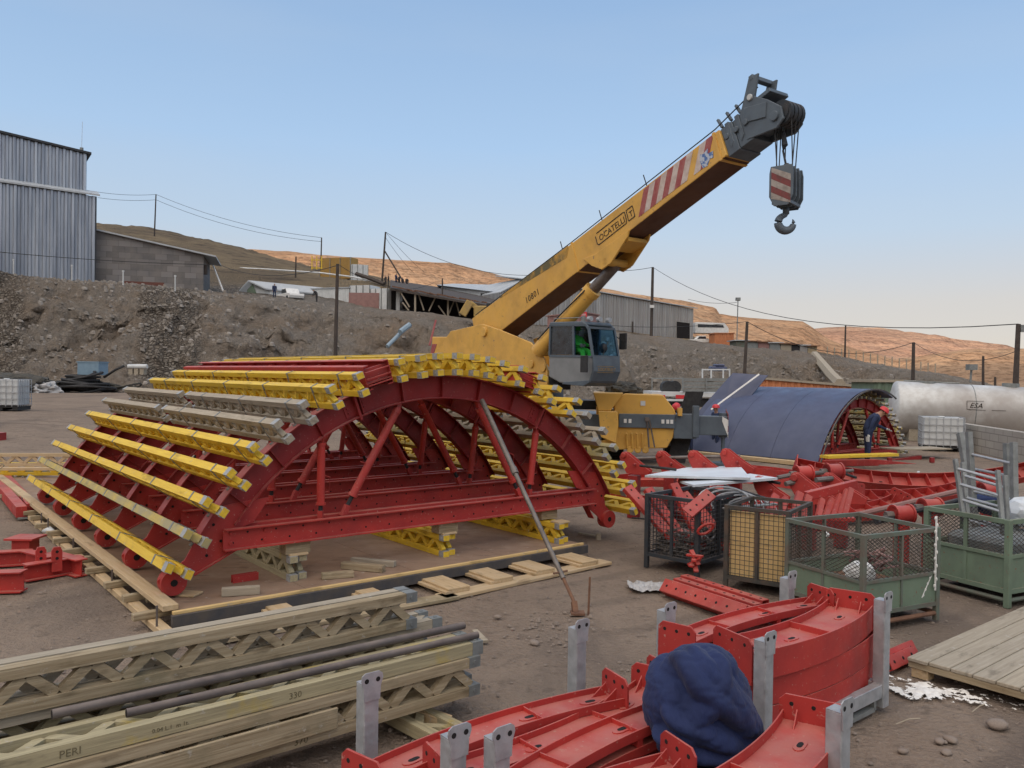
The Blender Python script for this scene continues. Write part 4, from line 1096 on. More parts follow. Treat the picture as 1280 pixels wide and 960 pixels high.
person('worker in navy overalls and red helmet bending down behind the outrigger beam', V((wf.x, wf.y, 0)), R(205),
       dict(ch=(.22, 0, 1.22), nk=(.38, 0, 1.30), hd=(.46, 0, 1.34), ht=(.53, 0, 1.43), nose=(.54, 0, 1.27), sL=(.24, .17, 1.26), eL=(.34, .22, 1.0), wL=(.42, .20, .78), sR=(.24, -.17, 1.26), eR=(.34, -.22, 1.0), wR=(.42, -.2, .78)), M['navy'], M['helmet'])
wf = P(895, 540, 23.0)
person('second worker standing behind the outrigger beam, only his helmet and face showing', V((wf.x, wf.y, 0)), R(200), dict(), M['navy'], M['helmet'], .84)
gz_ = 0
M['emblem'] = paint('blue_white_emblem', (.08, .16, .38), (.45, .50, .58), .5, scale=14, lo=.47, hi=.53)
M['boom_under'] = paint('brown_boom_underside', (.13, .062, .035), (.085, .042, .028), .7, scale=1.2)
M['boom_grime'] = paint('grimy_boom_paint', (.50, .28, .055), (.13, .115, .06), .8, scale=2.2, lo=.42, hi=.56)
# ================================================================== mobile crane
crane = thing('mobile_crane', 'yellow mobile crane with its telescopic boom raised to the right, behind the red arch formwork', 'crane', P(760, 575, 20.5) * 1.0)
crane.location.z = 0
B0 = P(607, 419, 23.0); B1 = P(919, 182, 15.6)                       # axis of the boom, heel to head of the base section
bd = (B1 - B0).normalized(); bs = bd.cross(Z).normalized()          # bs: sideways (to the right of travel)
bu = bs.cross(bd).normalized()                                       # boom "up"
Lb = (B1 - B0).length
near = -bs if (-bs).dot(CAM - B0) > 0 else bs                       # side facing the camera
def bp_(t, s, h): return B0 + bd * t + near * s + bu * h
def hexb(m, t0, t1, s0, s1, h0a, h1a, h0b, h1b, mi=None):
    m.hexa([bp_(t, s, h) for t, (ha, hb) in ((t0, (h0a, h1a)), (t1, (h0b, h1b))) for h in (ha, hb) for s in (s0, s1)], mi)
m = MB()
# base boom section: deeper in the middle than at head; built from tapered box lengths
hexb(m, 0, .5 * Lb, -.36, .36, -.44, .50, -.37, .37)
hexb(m, .5 * Lb, Lb, -.36, .36, -.37, .37, -.29, .29)
bo = m.obj('boom', M['crane'], crane, bevel=.012)
m = MB()
for t, h_ in ((.50 * Lb, .385), (.985 * Lb, .31)):
    m = MB(); hexb(m, t - .03, t + .03, -.375, .375, -h_, h_, -h_, h_); m.obj('collar', M['crane'], bo)
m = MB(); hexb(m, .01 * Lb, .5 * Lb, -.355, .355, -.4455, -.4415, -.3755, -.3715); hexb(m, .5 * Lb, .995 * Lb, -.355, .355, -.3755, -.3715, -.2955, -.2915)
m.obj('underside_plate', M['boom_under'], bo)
m = MB(); hexb(m, .16 * Lb, .47 * Lb, .3612, .3645, .43, .475, .13, .385); hexb(m, .47 * Lb, .485 * Lb, .3612, .3645, .13, .385, .30, .382); m.obj('grime', M['boom_grime'], bo)
m = MB()
for k in range(3):
    t = (.46 + .16 * k) * Lb; a = bp_(t, .34, .40 - .1 * t / Lb); m.cyl(a, a + Z * .30 - bd * .12, .012, n=5)
a = bp_(.02 * Lb, .34, .53); b = bp_(.99 * Lb, .34, .36); m.tube([a, bp_(.5 * Lb, .34, .41), b, bp_(1.10 * Lb, .2, .60)], .012)
m.obj('cable', M['black'], bo)
# red and white stripes
for i in range(7):
    pass
m = MB()
def side_quad(m, t0, t1, h0, h1, sh, mi, s=.3625):
    m.hexa([bp_(t + (sh if h == h1 else 0), ss, h) for t in (t0, t1) for h in (h0, h1) for ss in (s - .002, s + .0035)], mi)
for i in range(11):
    t0 = (.735 + i * .0195) * Lb; t1 = t0 + .0195 * Lb
    if i in (8,): continue
    side_quad(m, t0, t1, -.20, .285, .34, i % 2)
m.obj('warning_stripes', [M['stripe_red'], M['stripe_white']], bo)
side = near
def boom_text(s, t, h, size, spacing=1.0, mat='ink', name='lettering', tilt=0):
    text_obj(name, s, M[mat], bo, bp_(t, .3655, h), bd + bu * tilt, bu, size, thick=.002, spacing=spacing)
boom_text('OCATELLI', .598 * Lb, -.08, .205, .98)
boom_text('T', .710 * Lb, -.07, .19)
boom_text('10801', .270 * Lb, -.22, .235, 1.1)
m = MB(); ec = .948 * Lb
m.prism([(-.10, -.20), (.02, -.22), (.12, -.12), (.20, -.15), (.24, -.02), (.10, .0), (.14, .10), (.0, .06), (-.08, .10), (-.12, -.04)], B0 + bd * ec + near * .3665, bd, bu, near * .003); m.obj('emblem', M['emblem'], bo)
m = MB()
def frame_line(pts):
    for a, b in zip(pts, pts[1:]): m.bar(bp_(a[0], .366, a[1]), bp_(b[0], .366, b[1]), .006, .022, up=bu)
x0, x1 = .588 * Lb, .698 * Lb
frame_line([(x0, .10), (x0, -.10), (x0 + .05, -.14), (x1 - .03, -.13), (x1, -.08), (x1, .13), (x1 - .05, .15), (x0 + .05, .15)])
x0, x1 = .704 * Lb, .726 * Lb
frame_line([(x0, .14), (x0, -.12), (x1, -.12), (x1, .14), (x0, .14)])
m.obj('lettering_frame', M['ink'], bo)
def tk(x): return Lb * (1 + (x - 1) * .49)
# telescoped inner sections and head, dark slate
m = MB()
hexb(m, Lb, tk(1.06), -.31, .31, -.32, .30, -.32, .30)
hexb(m, tk(1.06), tk(1.13), -.28, .28, -.30, .30, -.30, .30)
for t, s_, h_ in ((1.035, .32, .34), (1.085, .30, .35), (1.125, .29, .34)): hexb(m, tk(t) - .05, tk(t) + .05, -s_, s_, -.20, h_, -.10, h_)
for t in (1.0, 1.05, 1.10):
    a = bp_(tk(t), .22, .36); m.bar(a, a + bu * .22 - bd * .05, .07, .05, up=bd)
    for s_ in (.1,): m.cyl(bp_(tk(t + .02), .30, .08), bp_(tk(t + .02), .335, .08), .06, n=12)
sec = m.obj('inner_section', M['crane_grey'], crane, bevel=.01)
m = MB()
for s_ in (.27, -.27):
    poly = [(tk(1.10), -.24), (tk(1.235), -.42), (tk(1.275), -.34), (tk(1.28), -.10), (tk(1.235), .20), (tk(1.19), .42), (tk(1.235), .78), (tk(1.19), .84), (tk(1.12), .40), (tk(1.10), .30)]
    m.prism(poly, B0 + near * s_, bd, bu, near * .05)
m.bar(bp_(tk(1.20), -.30, .80), bp_(tk(1.20), .30, .80), .10, .10, up=bu)
m.bar(bp_(tk(1.225), -.27, .35), bp_(tk(1.225), .27, .35), .30, .08, up=bu)
m.bar(bp_(tk(1.14), -.27, .02), bp_(tk(1.14), .27, .02), .5, .4, up=bu)
m.bar(bp_(tk(1.12), .30, .22), bp_(tk(1.22), .30, .02), .04, .28, up=bu)
m.cyl(bp_(tk(1.245), .25, -.2), bp_(tk(1.245), .34, -.2), .09, n=12); m.cyl(bp_(tk(1.17), .25, .46), bp_(tk(1.17), .33, .46), .06, n=12, mi=1)
head = m.obj('boom_head', [M['crane_grey'], M['white_dull']], crane, bevel=.008)
m = MB(); hc = bp_(tk(1.262), 0, -.16)
for s_ in (-.16, -.05, .06, .17): m.cyl(hc + near * (s_ - .04), hc + near * (s_ + .04), .23, n=20); m.cyl(hc + near * (s_ + .04), hc + near * (s_ + .055), .17, n=16)
m.obj('sheave', M['blue_dark'], head, auto=True)
# hook block hangs plumb under the sheaves
hb_c = P(983, 236, (hc - CAM).dot(FW)); hb = thing('hook_block', 'dark hook block with red and white chevrons hanging by steel ropes from the boom head', 'hook block', hb_c)
def HB(s, f, z): return hb_c + RCh * s + FWh * f + Z * z
yaw_ = R(28); RCh = V((math.cos(yaw_), math.sin(yaw_), 0)); FWh = V((-math.sin(yaw_), math.cos(yaw_), 0))
m = MB()
RX = V((math.cos(R(-38)), math.sin(R(-38)), 0)); RY = V((-RX.y, RX.x, 0))
HS = .80
def hbp(x, y, z): return hb_c + (RX * x + RY * y + Z * z) * HS
poly = [(-.24, .46), (.24, .46), (.27, .30), (.27, -.22), (.16, -.44), (-.16, -.44), (-.27, -.22), (-.27, .30)]
for y in (-.34, -.12, .12, .34): m.prism([(x * HS, z * HS) for x, z in poly], hbp(0, y, 0), RX, Z, RY * .03)
for z in (.40, -.02, -.36): m.bar(hbp(0, -.34, z), hbp(0, .34, z), .34, .06)
m.obj('side_plate', M['crane_grey'], hb, bevel=.006)
m = MB()
for y in (-.23, 0, .23): m.cyl(hbp(0, y - .06, .06), hbp(0, y + .06, .06), .18, n=18)
m.obj('sheave', M['blue_dark'], hb, auto=True)
# chevrons on the side face towards the left of the picture
m = MB()
for i in range(5):
    z0 = .36 - i * .15
    m.hexa([hbp(x, -.36 - k * .003, z0 + dz + (.16 if x < 0 else -.10)) for k in (1, 0) for x in (-.20, .20) for dz in (-.14, 0)] if False else [hbp(x, -.358 - k * .004, max(-.40, min(.44, z0 + dz - (x * .55)))) for k in (0, 1) for dz in (-.148, 0) for x in (-.22, .22)], i % 2)
M['block_white'] = paint('grimy_white', (.36, .32, .29), (.20, .17, .15), .6, scale=9)
M['block_red'] = paint('grimy_red', (.20, .045, .045), (.12, .05, .045), .6, scale=9)
m.obj('warning_stripes', [M['block_white'], M['block_red']], hb)
m = MB()
hk = hbp(0, 0, -.44)
m.cyl(hk + Z * .04, hk - Z * .11, .06, n=12)
pts = []; rs = []
HX = RC.copy(); HX.z = 0; HX.normalize()
for i in range(22):
    a = R(100) + R(290) * i / 21
    pts.append(hk - Z * .27 + HX * (.14 * math.cos(a)) + Z * (.14 * math.sin(a))); rs.append(.050 + .028 * math.sin(PI * min(1, i / 19)) if i < 19 else .05 - .015 * (i - 18))
m.tube([hk - Z * .08] + pts, [.055] + rs, n=10)
m.obj('hook', M['crane_grey'], hb, smooth=True)
m = MB()
top_c = hc - Z * .1
for i, (s_, x) in enumerate(((-.21, -.15), (-.10, -.20), (.0, .12), (.11, .16), (.22, -.12), (-.2, .2), (.05, -.2))):
    a = hc + near * (-s_ * .8) + bd * (.2 if x > 0 else -.18) - Z * .05; b = hb_c + (RX * (x) + RY * (s_) + Z * .42) * HS; m.cyl(a, b, .011, n=5)
m.obj('rope', M['black'], hb)
m = MB(); a = hc - bd * .1 - Z * .05; p = [a - Z * .2, a - Z * .45 + RX * .03, a - Z * .55]; m.tube(p, [.03, .06, .02], n=8); m.tube([p[-1], hbp(-.02, 0, .55), hbp(0, 0, .45)], .02); m.ell(hbp(0, 0, .50), (.07, .07, .07)); m.obj('limit_weight', M['blue_dark'], hb)
# lift cylinder
m = MB(); c0 = P(672, 440, 19.9); c1 = bp_(.600 * Lb, 0, -.60)
d = c1 - c0; m.cyl(c0, c0 + d * .70, .19, n=20); m.cyl(c0 + d * .67, c0 + d * .72, .215, n=20)
m.obj('lift_cylinder', M['crane'], crane, auto=True)
m = MB(); m.cyl(c0 + d * .70, c0 + d * .99, .135, n=18); m.obj('piston_rod', M['steel'], crane, auto=True)
m = MB(); m.tube([c0 + d * .1 + near * .2 + bu * .1, c0 + d * .4 + near * .23 + bu * .06, c0 + d * .7 + near * .22], .018); m.obj('hose', M['black'], crane)
m = MB()
for s_ in (-.26, .375):
    poly = [(.53 * Lb, -.20), (.575 * Lb, -.30), (.70 * Lb, -.33), (.69 * Lb, -.45), (.62 * Lb, -.74), (.585 * Lb, -.74), (.555 * Lb, -.50)]
    m.prism(poly, B0 + near * s_, bd, bu, near * .05)
m.cyl(bp_(.602 * Lb, -.36, -.62), bp_(.602 * Lb, .40, -.62), .09, n=14)
m.bar(bp_(.66 * Lb, -.24, -.46), bp_(.66 * Lb, .34, -.46), .5, .10, up=bu)
m.obj('cylinder_bracket', M['crane'], crane, bevel=.008)
# turret: two cheek plates holding boom heel and cylinder foot
bh = V((bd.x, bd.y, 0)).normalized(); nh = V((near.x, near.y, 0)).normalized()
TC = P(650, 470, 21.0)
def tp(px, py, off): 
    """point of the cheek plane seen at px,py: plane through B0 with normal nh, offset off"""
    r = ray(px, py); o = B0 + nh * off; return CAM + r * ((o - CAM).dot(nh) / r.dot(nh))
def cheek(m, pxs, off, th=.06, mi=None):
    a = [tp(x, y, off) for x, y in pxs]; n = len(a); b = [q - nh * th for q in a]
    m.add(a + b, [tuple(range(n)), tuple(range(2 * n - 1, n - 1, -1))] + [(i, (i + 1) % n, n + (i + 1) % n, n + i) for i in range(n)], mi)
m = MB()
CH = [(563, 414), (585, 409), (603, 405), (624, 412), (663, 428), (680, 449), (684, 467), (684, 500), (560, 500), (545, 440)]
cheek(m, CH, .50); 
far_ch = [(x + 26, y - 2) for x, y in CH]
cheek(m, CH, -.44)
for (x, y) in ((665, 455), (680, 460)): q = tp(x, y, .50); m.cyl(q, q + nh * .05, .10, n=12)
q = tp(606, 415, .5); m.cyl(q - nh * .95, q + nh * .06, .13, n=14)
m.cyl(tp(672, 440, .5) - nh * .95, tp(672, 440, .5) + nh * .05, .10, n=14)
a = tp(575, 470, .44); b = tp(680, 470, .44); m.hexa([p + nh * s_ + Z * z for z in (-.2, .15) for p in (a, b) for s_ in (-.88, 0)])
m.obj('turret_plate', M['crane'], crane, bevel=.01)
m = MB(); cheek(m, [(540, 421), (562, 421), (566, 416), (596, 440), (596, 500), (540, 500)], .35, .8)
m.obj('winch_housing', M['crane'], crane, bevel=.02)
m = MB(); cheek(m, [(540, 430), (546, 430), (542, 442), (538, 442)], .36, .01); m.obj('warning_stripes', M['stripe_red'], crane)
m = MB(); q = tp(600, 420, .2); m.cyl(q - nh * .6 + Z * .02, q + nh * .25 + Z * .02, .16, n=16)
m.obj('winch_drum', M['rust'], crane, auto=True)
# arm plate reaching to the right behind the cylinder foot, and hoses
m = MB(); cheek(m, [(666, 424), (676, 420), (700, 436), (713, 455), (714, 475), (700, 478), (672, 440)], -.5, .08); m.obj('side_arm', M['crane'], crane, bevel=.01)
m = MB()
for k in range(9):
    a = P(690 + k * 2.4, 462 + (k % 3) * 4, 19.6); b = P(686 + k * 3, 484, 19.5); m.tube([a, (a + b) / 2 + V((random.uniform(-.12, .12), -.1, .06)), b], .022, n=5)
m.box(P(700, 478, 19.9), (.5, .5, .35)); m.obj('hose_bundle', M['black'], crane)
# slew base and carrier deck
m = MB(); q = P(668, 500, 20.8); m.cyl(q, q + Z * .28, .75, n=24); m.obj('slew_ring', M['crane_grey'], crane, auto=True)
# ---- cab
cab_o = P(735, 478, 18.9); cy = R(-52)
CX = V((math.cos(cy), math.sin(cy), 0)); CY = V((-CX.y, CX.x, 0))     # CX: cab forward (towards camera right), CY: cab left->far side
def cb(f, s, z): return cab_o + CX * f + CY * s + Z * z
# forward dir is to the right and toward the camera; near side is the left (s negative faces the camera-left)
prof = [(-.95, .12), (-.55, -.02), (.30, -.06), (.52, .04), (.62, .26), (.60, .62), (.42, 1.22), (.30, 1.36), (-.80, 1.40), (-.95, 1.30)]
m = MB(); m.prism([(f, z) for f, z in [(-.95, .12), (-.55, -.02), (.30, -.06), (.50, .04), (.60, .26), (.58, .60), (-.95, .66)]], cb(0, 0, 0), CX, Z, CY * .84)
cab = m.obj('cab', M['cab_grey'], crane, bevel=.03)
m = MB()
for s_ in (-.41, .41):
    for a, b in (((.585, .58), (.43, 1.24)), ((-.05, .62), (-.08, 1.34)), ((-.92, .64), (-.90, 1.34)), ((-.92, .63), (.58, .59)), ((-.9, 1.36), (.34, 1.32)), ((.43, 1.24), (.33, 1.33))):
        m.bar(cb(a[0], s_, a[1]), cb(b[0], s_, b[1]), .05, .05, up=CY)
for z, f in ((.60, .585), (1.26, .43)): m.bar(cb(f, -.41, z), cb(f, .41, z), .05, .05)
m.obj('cab_frame', M['crane_grey'], cab)
m = MB(); m.prism([(-.97, 1.34), (.32, 1.31), (.36, 1.34), (.26, 1.41), (-.9, 1.44)], cb(0, 0, 0), CX, Z, CY * .88); m.obj('cab_roof', M['crane_grey'], cab, bevel=.02)
# front lower panel
m = MB(); m.prism([(.47, .0), (.53, .03), (.635, .26), (.615, .585), (.585, .585), (.57, .26)], cb(0, 0, 0), CX, Z, CY * .86); m.prism([(-.45, -.05), (.30, -.085), (.50, .0), (.46, .05), (-.4, .0)], cb(0, 0, 0), CX, Z, CY * .86)
m.obj('front_panel', M['crane_grey'], cab, bevel=.008)
text_obj('lettering', 'LOCATELLI T', M['ochre'], cab, cb(.642, -.30, .27), CY, Z, .105, thick=.001, spacing=.9)
m = MB()
for z in (.235, .375): m.bar(cb(.640, -.32, z), cb(.640, .20, z), .004, .008)
m.obj('lettering_frame', M['ochre'], cab)
def glass_mat():
    m_, n, b = nt('reflected_sky_glass'); b.inputs['Base Color'].default_value = (.42, .66, .85, 1); b.inputs['Transmission Weight'].default_value = 1; b.inputs['Roughness'].default_value = .02; b.inputs['IOR'].default_value = 1.1  # blue of the reflected sky is put into the glass colour
    b.inputs['Specular IOR Level'].default_value = .9
    return m_
M['clear'] = glass_mat()
m = MB(); m.hexa([cb(f + k * .006, s_, z) for k in (0, 1) for f, z in ((.585, .62), (.44, 1.24)) for s_ in (-.385, .385)]); m.obj('windscreen', M['clear'], cab)
for s_ in (-.405, .405):
    m = MB(); m.hexa([cb(f, s_ + k * .005, z) for k in (0, 1) for f, z in ((-.03, .64), (.56, .62), (-.06, 1.32), (.41, 1.24))]); m.obj('side_window', M['clear'], cab)
    m = MB(); m.hexa([cb(f, s_ + k * .005, z) for k in (0, 1) for f, z in ((-.88, .66), (-.08, .64), (-.88, 1.32), (-.10, 1.32))]); m.obj('rear_window', M['glass'], cab)
m = MB(); m.box(cb(-.45, 0, .78), (.35, .35, .12)); m.bar(cb(-.62, 0, .75), cb(-.70, 0, 1.25), .40, .1, up=CX); m.obj('seat', M['black'], cab)
m = MB(); m.bar(cb(.59, -.1, .64), cb(.53, .12, .95), .012, .012); m.ell(cb(.47, .02, .80), (.10, .12, .12)); m.obj('wiper', M['black'], cab)
for s_, off in ((-.62, .50), (.62, .42)):
    m = MB(); a = cb(.45, s_ * .7, .55 if s_ < 0 else 1.1); b = cb(.52, s_, .42 if s_ < 0 else .98); m.tube([a, b], .015, n=5); m.bar(b - Z * .19, b + Z * .19, .05, .22, up=CX); m.obj('mirror', M['black'], cab, bevel=.02)
m = MB()
for k in range(3): q = cb(.30, -.3 + k * .3, 1.47); m.cyl(q, q + CX * .10, .06, n=10)
m.obj('work_lamp', M['galv'], cab)
m = MB(); m.bar(cb(-.2, 0, 1.45), cb(-.2, 0, 1.58), .10, .10); m.tube([cb(-.8, -.4, 1.44), cb(-.8, -.4, 1.52), cb(.25, -.4, 1.5), cb(.25, -.4, 1.42)], .012); m.obj('roof_rail', M['galv_dull'], cab)
op = person('crane operator in bright lime jacket seated inside the crane cab', cb(-.28, -.12, -.20), cy,
       dict(pel=(-.10, 0, .98), ch=(-.08, 0, 1.20), nk=(-.06, 0, 1.34), hd=(-.04, 0, 1.42), ht=(-.04, 0, 1.50), nose=(.05, 0, 1.41), sL=(-.08, .17, 1.28), sR=(-.08, -.17, 1.28), eL=(.06, .2, 1.10), wL=(.25, .16, 1.08), eR=(.06, -.2, 1.10), wR=(.25, -.16, 1.08),
            hL=(0, .09, .96), kL=(.32, .10, .94), aL=(.36, .10, .62), tL=(.45, .12, .56), hR=(0, -.09, .96), kR=(.32, -.10, .94), aR=(.36, -.10, .62), tR=(.45, -.12, .56)), M['hi_green'], M['hi_green'], 1.0, legs=M['hi_green'])
# ---- carrier front: hood, bumper with lamps, outrigger beam
ca = P(798, 545, 20.3); hy = R(-6); HXX = V((math.cos(hy), math.sin(hy), 0)); HYY = V((-HXX.y, HXX.x, 0))
ca.z = 0
def hp(x, y, z): return ca + HXX * x + HYY * y + Z * z
zt0 = zat(790, 493, 20.3); zb = zat(790, 563, 20.3)
m = MB()
m.prism([(-1.10, zb + .18), (-.62, zb + .0), (.72, zb + .08), (.86, zb + .34), (.95, zb + .85), (.90, zt0 - .38), (.60, zt0), (-.35, zt0 + .02), (-.62, zt0 - .12), (-.62, zb + .3)], hp(0, .6, 0), HXX, Z, HYY * 1.2)
m.prism([(-1.16, zt0 + .04), (-.40, zt0 + .04), (-.72, zt0 - .42), (-1.02, zt0 - .42)], hp(0, .4, 0), HXX, Z, HYY * 1.5)
m.prism([(-1.02, zt0 - .42), (-.55, zt0 - .42), (-.52, zt0 - .75), (-.58, zb + .2), (-.95, zb + .35)], hp(0, .2, 0), HXX, Z, HYY * 1.3)
for k in range(4): m.bar(hp(-.28 + k * .13, -.02, zb + .05), hp(-.30 + k * .13, -.06, zb + .45), .05, .09, up=HYY)
for k in range(3): m.cyl(hp(-.20 + k * .19, -.03, zb + .02), hp(-.20 + k * .19, .02, zb + .02), .09, n=12)
m.obj('engine_hood', M['crane'], crane, bevel=.02)
m = MB(); m.hexa([hp(x, y, z) for z in (zb + .58, zb + .93) for y in (-.08, .02) for x in (-.50, .90)]); bp2 = m.obj('bumper', M['crane_grey'], crane, bevel=.01)
for x in (-.34, -.22, .60, .72, .82):
    m = MB(); m.box(hp(x, -.085, zb + .75), (.07, .02, .10)); m.obj('lamp', M['white'], bp2)
m = MB(); m.bar(hp(.20, -.09, zb + .82), hp(.26, -.16, zb + .1), .03, .03); m.bar(hp(.26, -.09, zb + .82), hp(.40, -.16, zb + .1), .03, .03); m.box(hp(.2, -.09, zb + .8), (.1, .06, .1)); m.obj('tow_bar', M['steel'], crane)
m = MB(); m.box(hp(.10, -.015, zt0 - .22), (.12, .006, .12)); m.obj('white_label', M['white_dull'], crane)
for x in (-1.02, 1.02): m = MB(); m.box(hp(x, -.02, zb + 1.0), (.10, .14, .2)); m.cyl(hp(x, -.08, zb + 1.0), hp(x, .1, zb + 1.0), .05, n=10); m.obj('bracket', M['crane'], crane)
# outrigger beam (extends right) and left one, inner float panels
m = MB(); zo = zat(880, 532, 20.2)
m.hexa([hp(x, y, z) for z in (zo - .24, zo + .24) for y in (.05, .45) for x in (.88, 2.22)]); m.hexa([hp(x, y, z) for z in (zo - .34, zo + .28) for y in (.0, .5) for x in (.88, 1.45)])
m.box(hp(1.42, .02, zo + .1), (.16, .12, .8))
ob = m.obj('outrigger_beam', M['crane_grey'], crane, bevel=.012)
m = MB(); m.cyl(hp(2.14, .25, .06), hp(2.14, .25, zo - .2), .05, n=12); m.cyl(hp(2.14, .25, zo - .3), hp(2.14, .25, zo + .32), .11, n=14); m.cyl(hp(2.14, .25, .02), hp(2.14, .25, .08), .28, n=20)
m.obj('outrigger_leg', M['crane_grey'], ob, auto=True)
m = MB()
for i in range(4): m.hexa([hp(2.225 + k * .006, y, z) for k in (0, 1) for z, y in ((zo + .30 - i * .15, .02), (zo + .15 - i * .15, .02), (zo + .42 - i * .15, .44), (zo + .27 - i * .15, .44))], i % 2)
m.hexa([hp(x, .035, z) for x, z in ((2.08, zo + .24), (2.22, zo + .16), (2.08, zo + .12), (2.22, zo - .24))] + [hp(x, .045, z) for x, z in ((2.08, zo + .24), (2.22, zo + .16), (2.08, zo + .12), (2.22, zo - .24))], 1)
m.obj('warning_stripes', [M['stripe_red'], M['white']], ob)
m = MB(); m.hexa([hp(x + sh, .52, z) for z, sh in ((zo - 1.0, -.35), (zo + .85, .1)) for x in (1.12, 1.58)] + [hp(x + sh, .56, z) for z, sh in ((zo - 1.0, -.35), (zo + .85, .1)) for x in (1.12, 1.58)]); m.obj('mudflap', M['black'], crane)
m = MB(); m.hexa([hp(x, y, z) for z in (zo - .45, zo + .22) for y in (.1, .6) for x in (-2.3, -.92)]); m.obj('outrigger_beam', M['crane_grey'], crane, bevel=.012)
# carrier body running back-left, deck and wheels
m = MB(); m.hexa([hp(x, y, z) for z in (zb + .10, zb + .80) for y, x0, x1 in ((.5, -.95, .85), (8.5, -5.2, -3.4)) for x in (x0, x1)]); m.obj('chassis', M['crane_grey'], crane)
m = MB(); m.hexa([hp(x, y, z) for z in (zb + .98, zb + 1.22) for y, x0, x1 in ((.9, -1.9, -.9), (3.2, -2.8, -1.8)) for x in (x0, x1)]); m.obj('side_deck', M['blue_dark'], crane)
for (x, y) in ((-.55, 1.4), (1.0, 1.6), (-3.2, 6.4), (-1.9, 6.6)):
    m = MB(); c = hp(x, y, .62); m.cyl(c - HXX * .20, c + HXX * .20, .60, n=24); m.cyl(c - HXX * .22, c + HXX * .22, .50, n=24)
    for k in range(20): a = 2 * PI * k / 20; q = c + HYY * (.60 * math.cos(a)) + Z * (.60 * math.sin(a)); m.bar(q - HXX * .19, q + HXX * .19, .05, .06, up=(q - c))
    wh = m.obj('wheel', M['black'], crane, auto=True)
    m = MB(); m.cyl(c - HXX * .235, c + HXX * .235, .30, n=18); m.obj('rim', M['crane'], wh, auto=True)
# camouflage-like netting heap on the hood
bm = bmesh.new(); bmesh.ops.create_icosphere(bm, subdivisions=4, radius=1)
for v in bm.verts:
    q = v.co.copy(); v.co = q * (1 + .28 * noise.fractal(q * 2.4, 1, 2, 4)); v.co.x *= .46; v.co.y *= .35; v.co.z *= .24
me = bpy.data.meshes.new('net'); bm.to_mesh(me); bm.free(); me.materials.append(M['scrub']); nb = bpy.data.objects.new('netting', me); COL.objects.link(nb); nb.location = P(780, 489, 20.9)
tag(nb, 'dark heap of netting lying on the crane hood', 'netting')
# ================================================================== flatbed truck behind the crane
tk = thing('flatbed_truck', 'flatbed truck with white slatted sides parked at the foot of the bank behind the crane', 'truck', P(860, 512, 36) )
tk.location.z = 0
def tq(px, py, d=36): return P(px, py, d)
m = MB(); a = tq(815, 492); b = tq(912, 494); m.hexa([p + V((0, y, z)) for z in (-.10, .10) for y in (0, 2.4) for p in (a, b)]); m.obj('bed', M['white_dull'], tk)
for (x0, x1, y0, y1, d) in ((854, 912, 472, 490, 36), (815, 854, 472, 489, 38.3), (915, 930, 474, 490, 36)):
    m = MB()
    if x0 == 815:
        for py in (473, 489): m.bar(tq(x0, py, d), tq(x1, py, d), .05, .06)
        for px in (815, 828, 841, 853): m.bar(tq(px, 472, d), tq(px, 490, d), .04, .05, up=(0, 1, 0))
    else:
        for k in range(4): m.bar(tq(x0, y0 + 2.5 + k * 4.6, d), tq(x1, y0 + 2.5 + k * 4.6, d), .04, .13)
        for px in (x0, (x0 + x1) / 2, x1): m.bar(tq(px, y0, d - .05), tq(px, y1, d - .05), .05, .07, up=(0, 1, 0))
    m.obj('side_board', M['galv_dull'], tk)
m = MB()
for py in (462, 474): m.bar(tq(878, py, 37), tq(912, py, 37), .05, .06)
for px in (878, 889, 904, 912): m.bar(tq(px, 461, 37), tq(px, 474, 37), .06, .06, up=(0, 1, 0))
m.obj('headboard', M['white_dull'], tk)
m = MB(); m.hexa([p + V((0, y, z)) for z in (-.35, 0) for y in (.3, 2.0) for p in (tq(822, 498), tq(920, 500))]); m.obj('chassis', M['black'], tk)
m = MB(); m.box(tq(842, 500, 35.8), (.9, .06, .10)); m.obj('bumper', M['white_dull'], tk)
for px in (826, 850): m = MB(); m.box(tq(px, 496, 35.8), (.38, .08, .16)); m.obj('tail_lamp', M['helmet'], tk)
for px, dy in ((835, .3), (905, .3), (835, 2.0), (905, 2.0)):
    m = MB(); c = tq(px, 505, 36 + dy); c.z = .5; m.cyl(c - V((0, .15, 0)), c + V((0, .15, 0)), .5, n=16); m.obj('wheel', M['black'], tk, auto=True)
for px in (834, 842): m = MB(); c = tq(px, 484, 37); m.cyl(c - V((0, .3, 0)), c + V((0, .3, 0)), .30, n=12); tag(m.obj('drum', M['black']), 'dark drum on the truck bed, the %s of two' % ('left' if px == 834 else 'right'), 'drum')
m = MB(); c = tq(897, 461, 37.4); m.box(c, (.75, .6, .22)); m.box(c + V((.05, 0, .16)), (.45, .6, .12)); tag(m.obj('load_box', M['blue_ply'], bevel=.05), 'blue and white box load standing above the truck headboard', 'box')
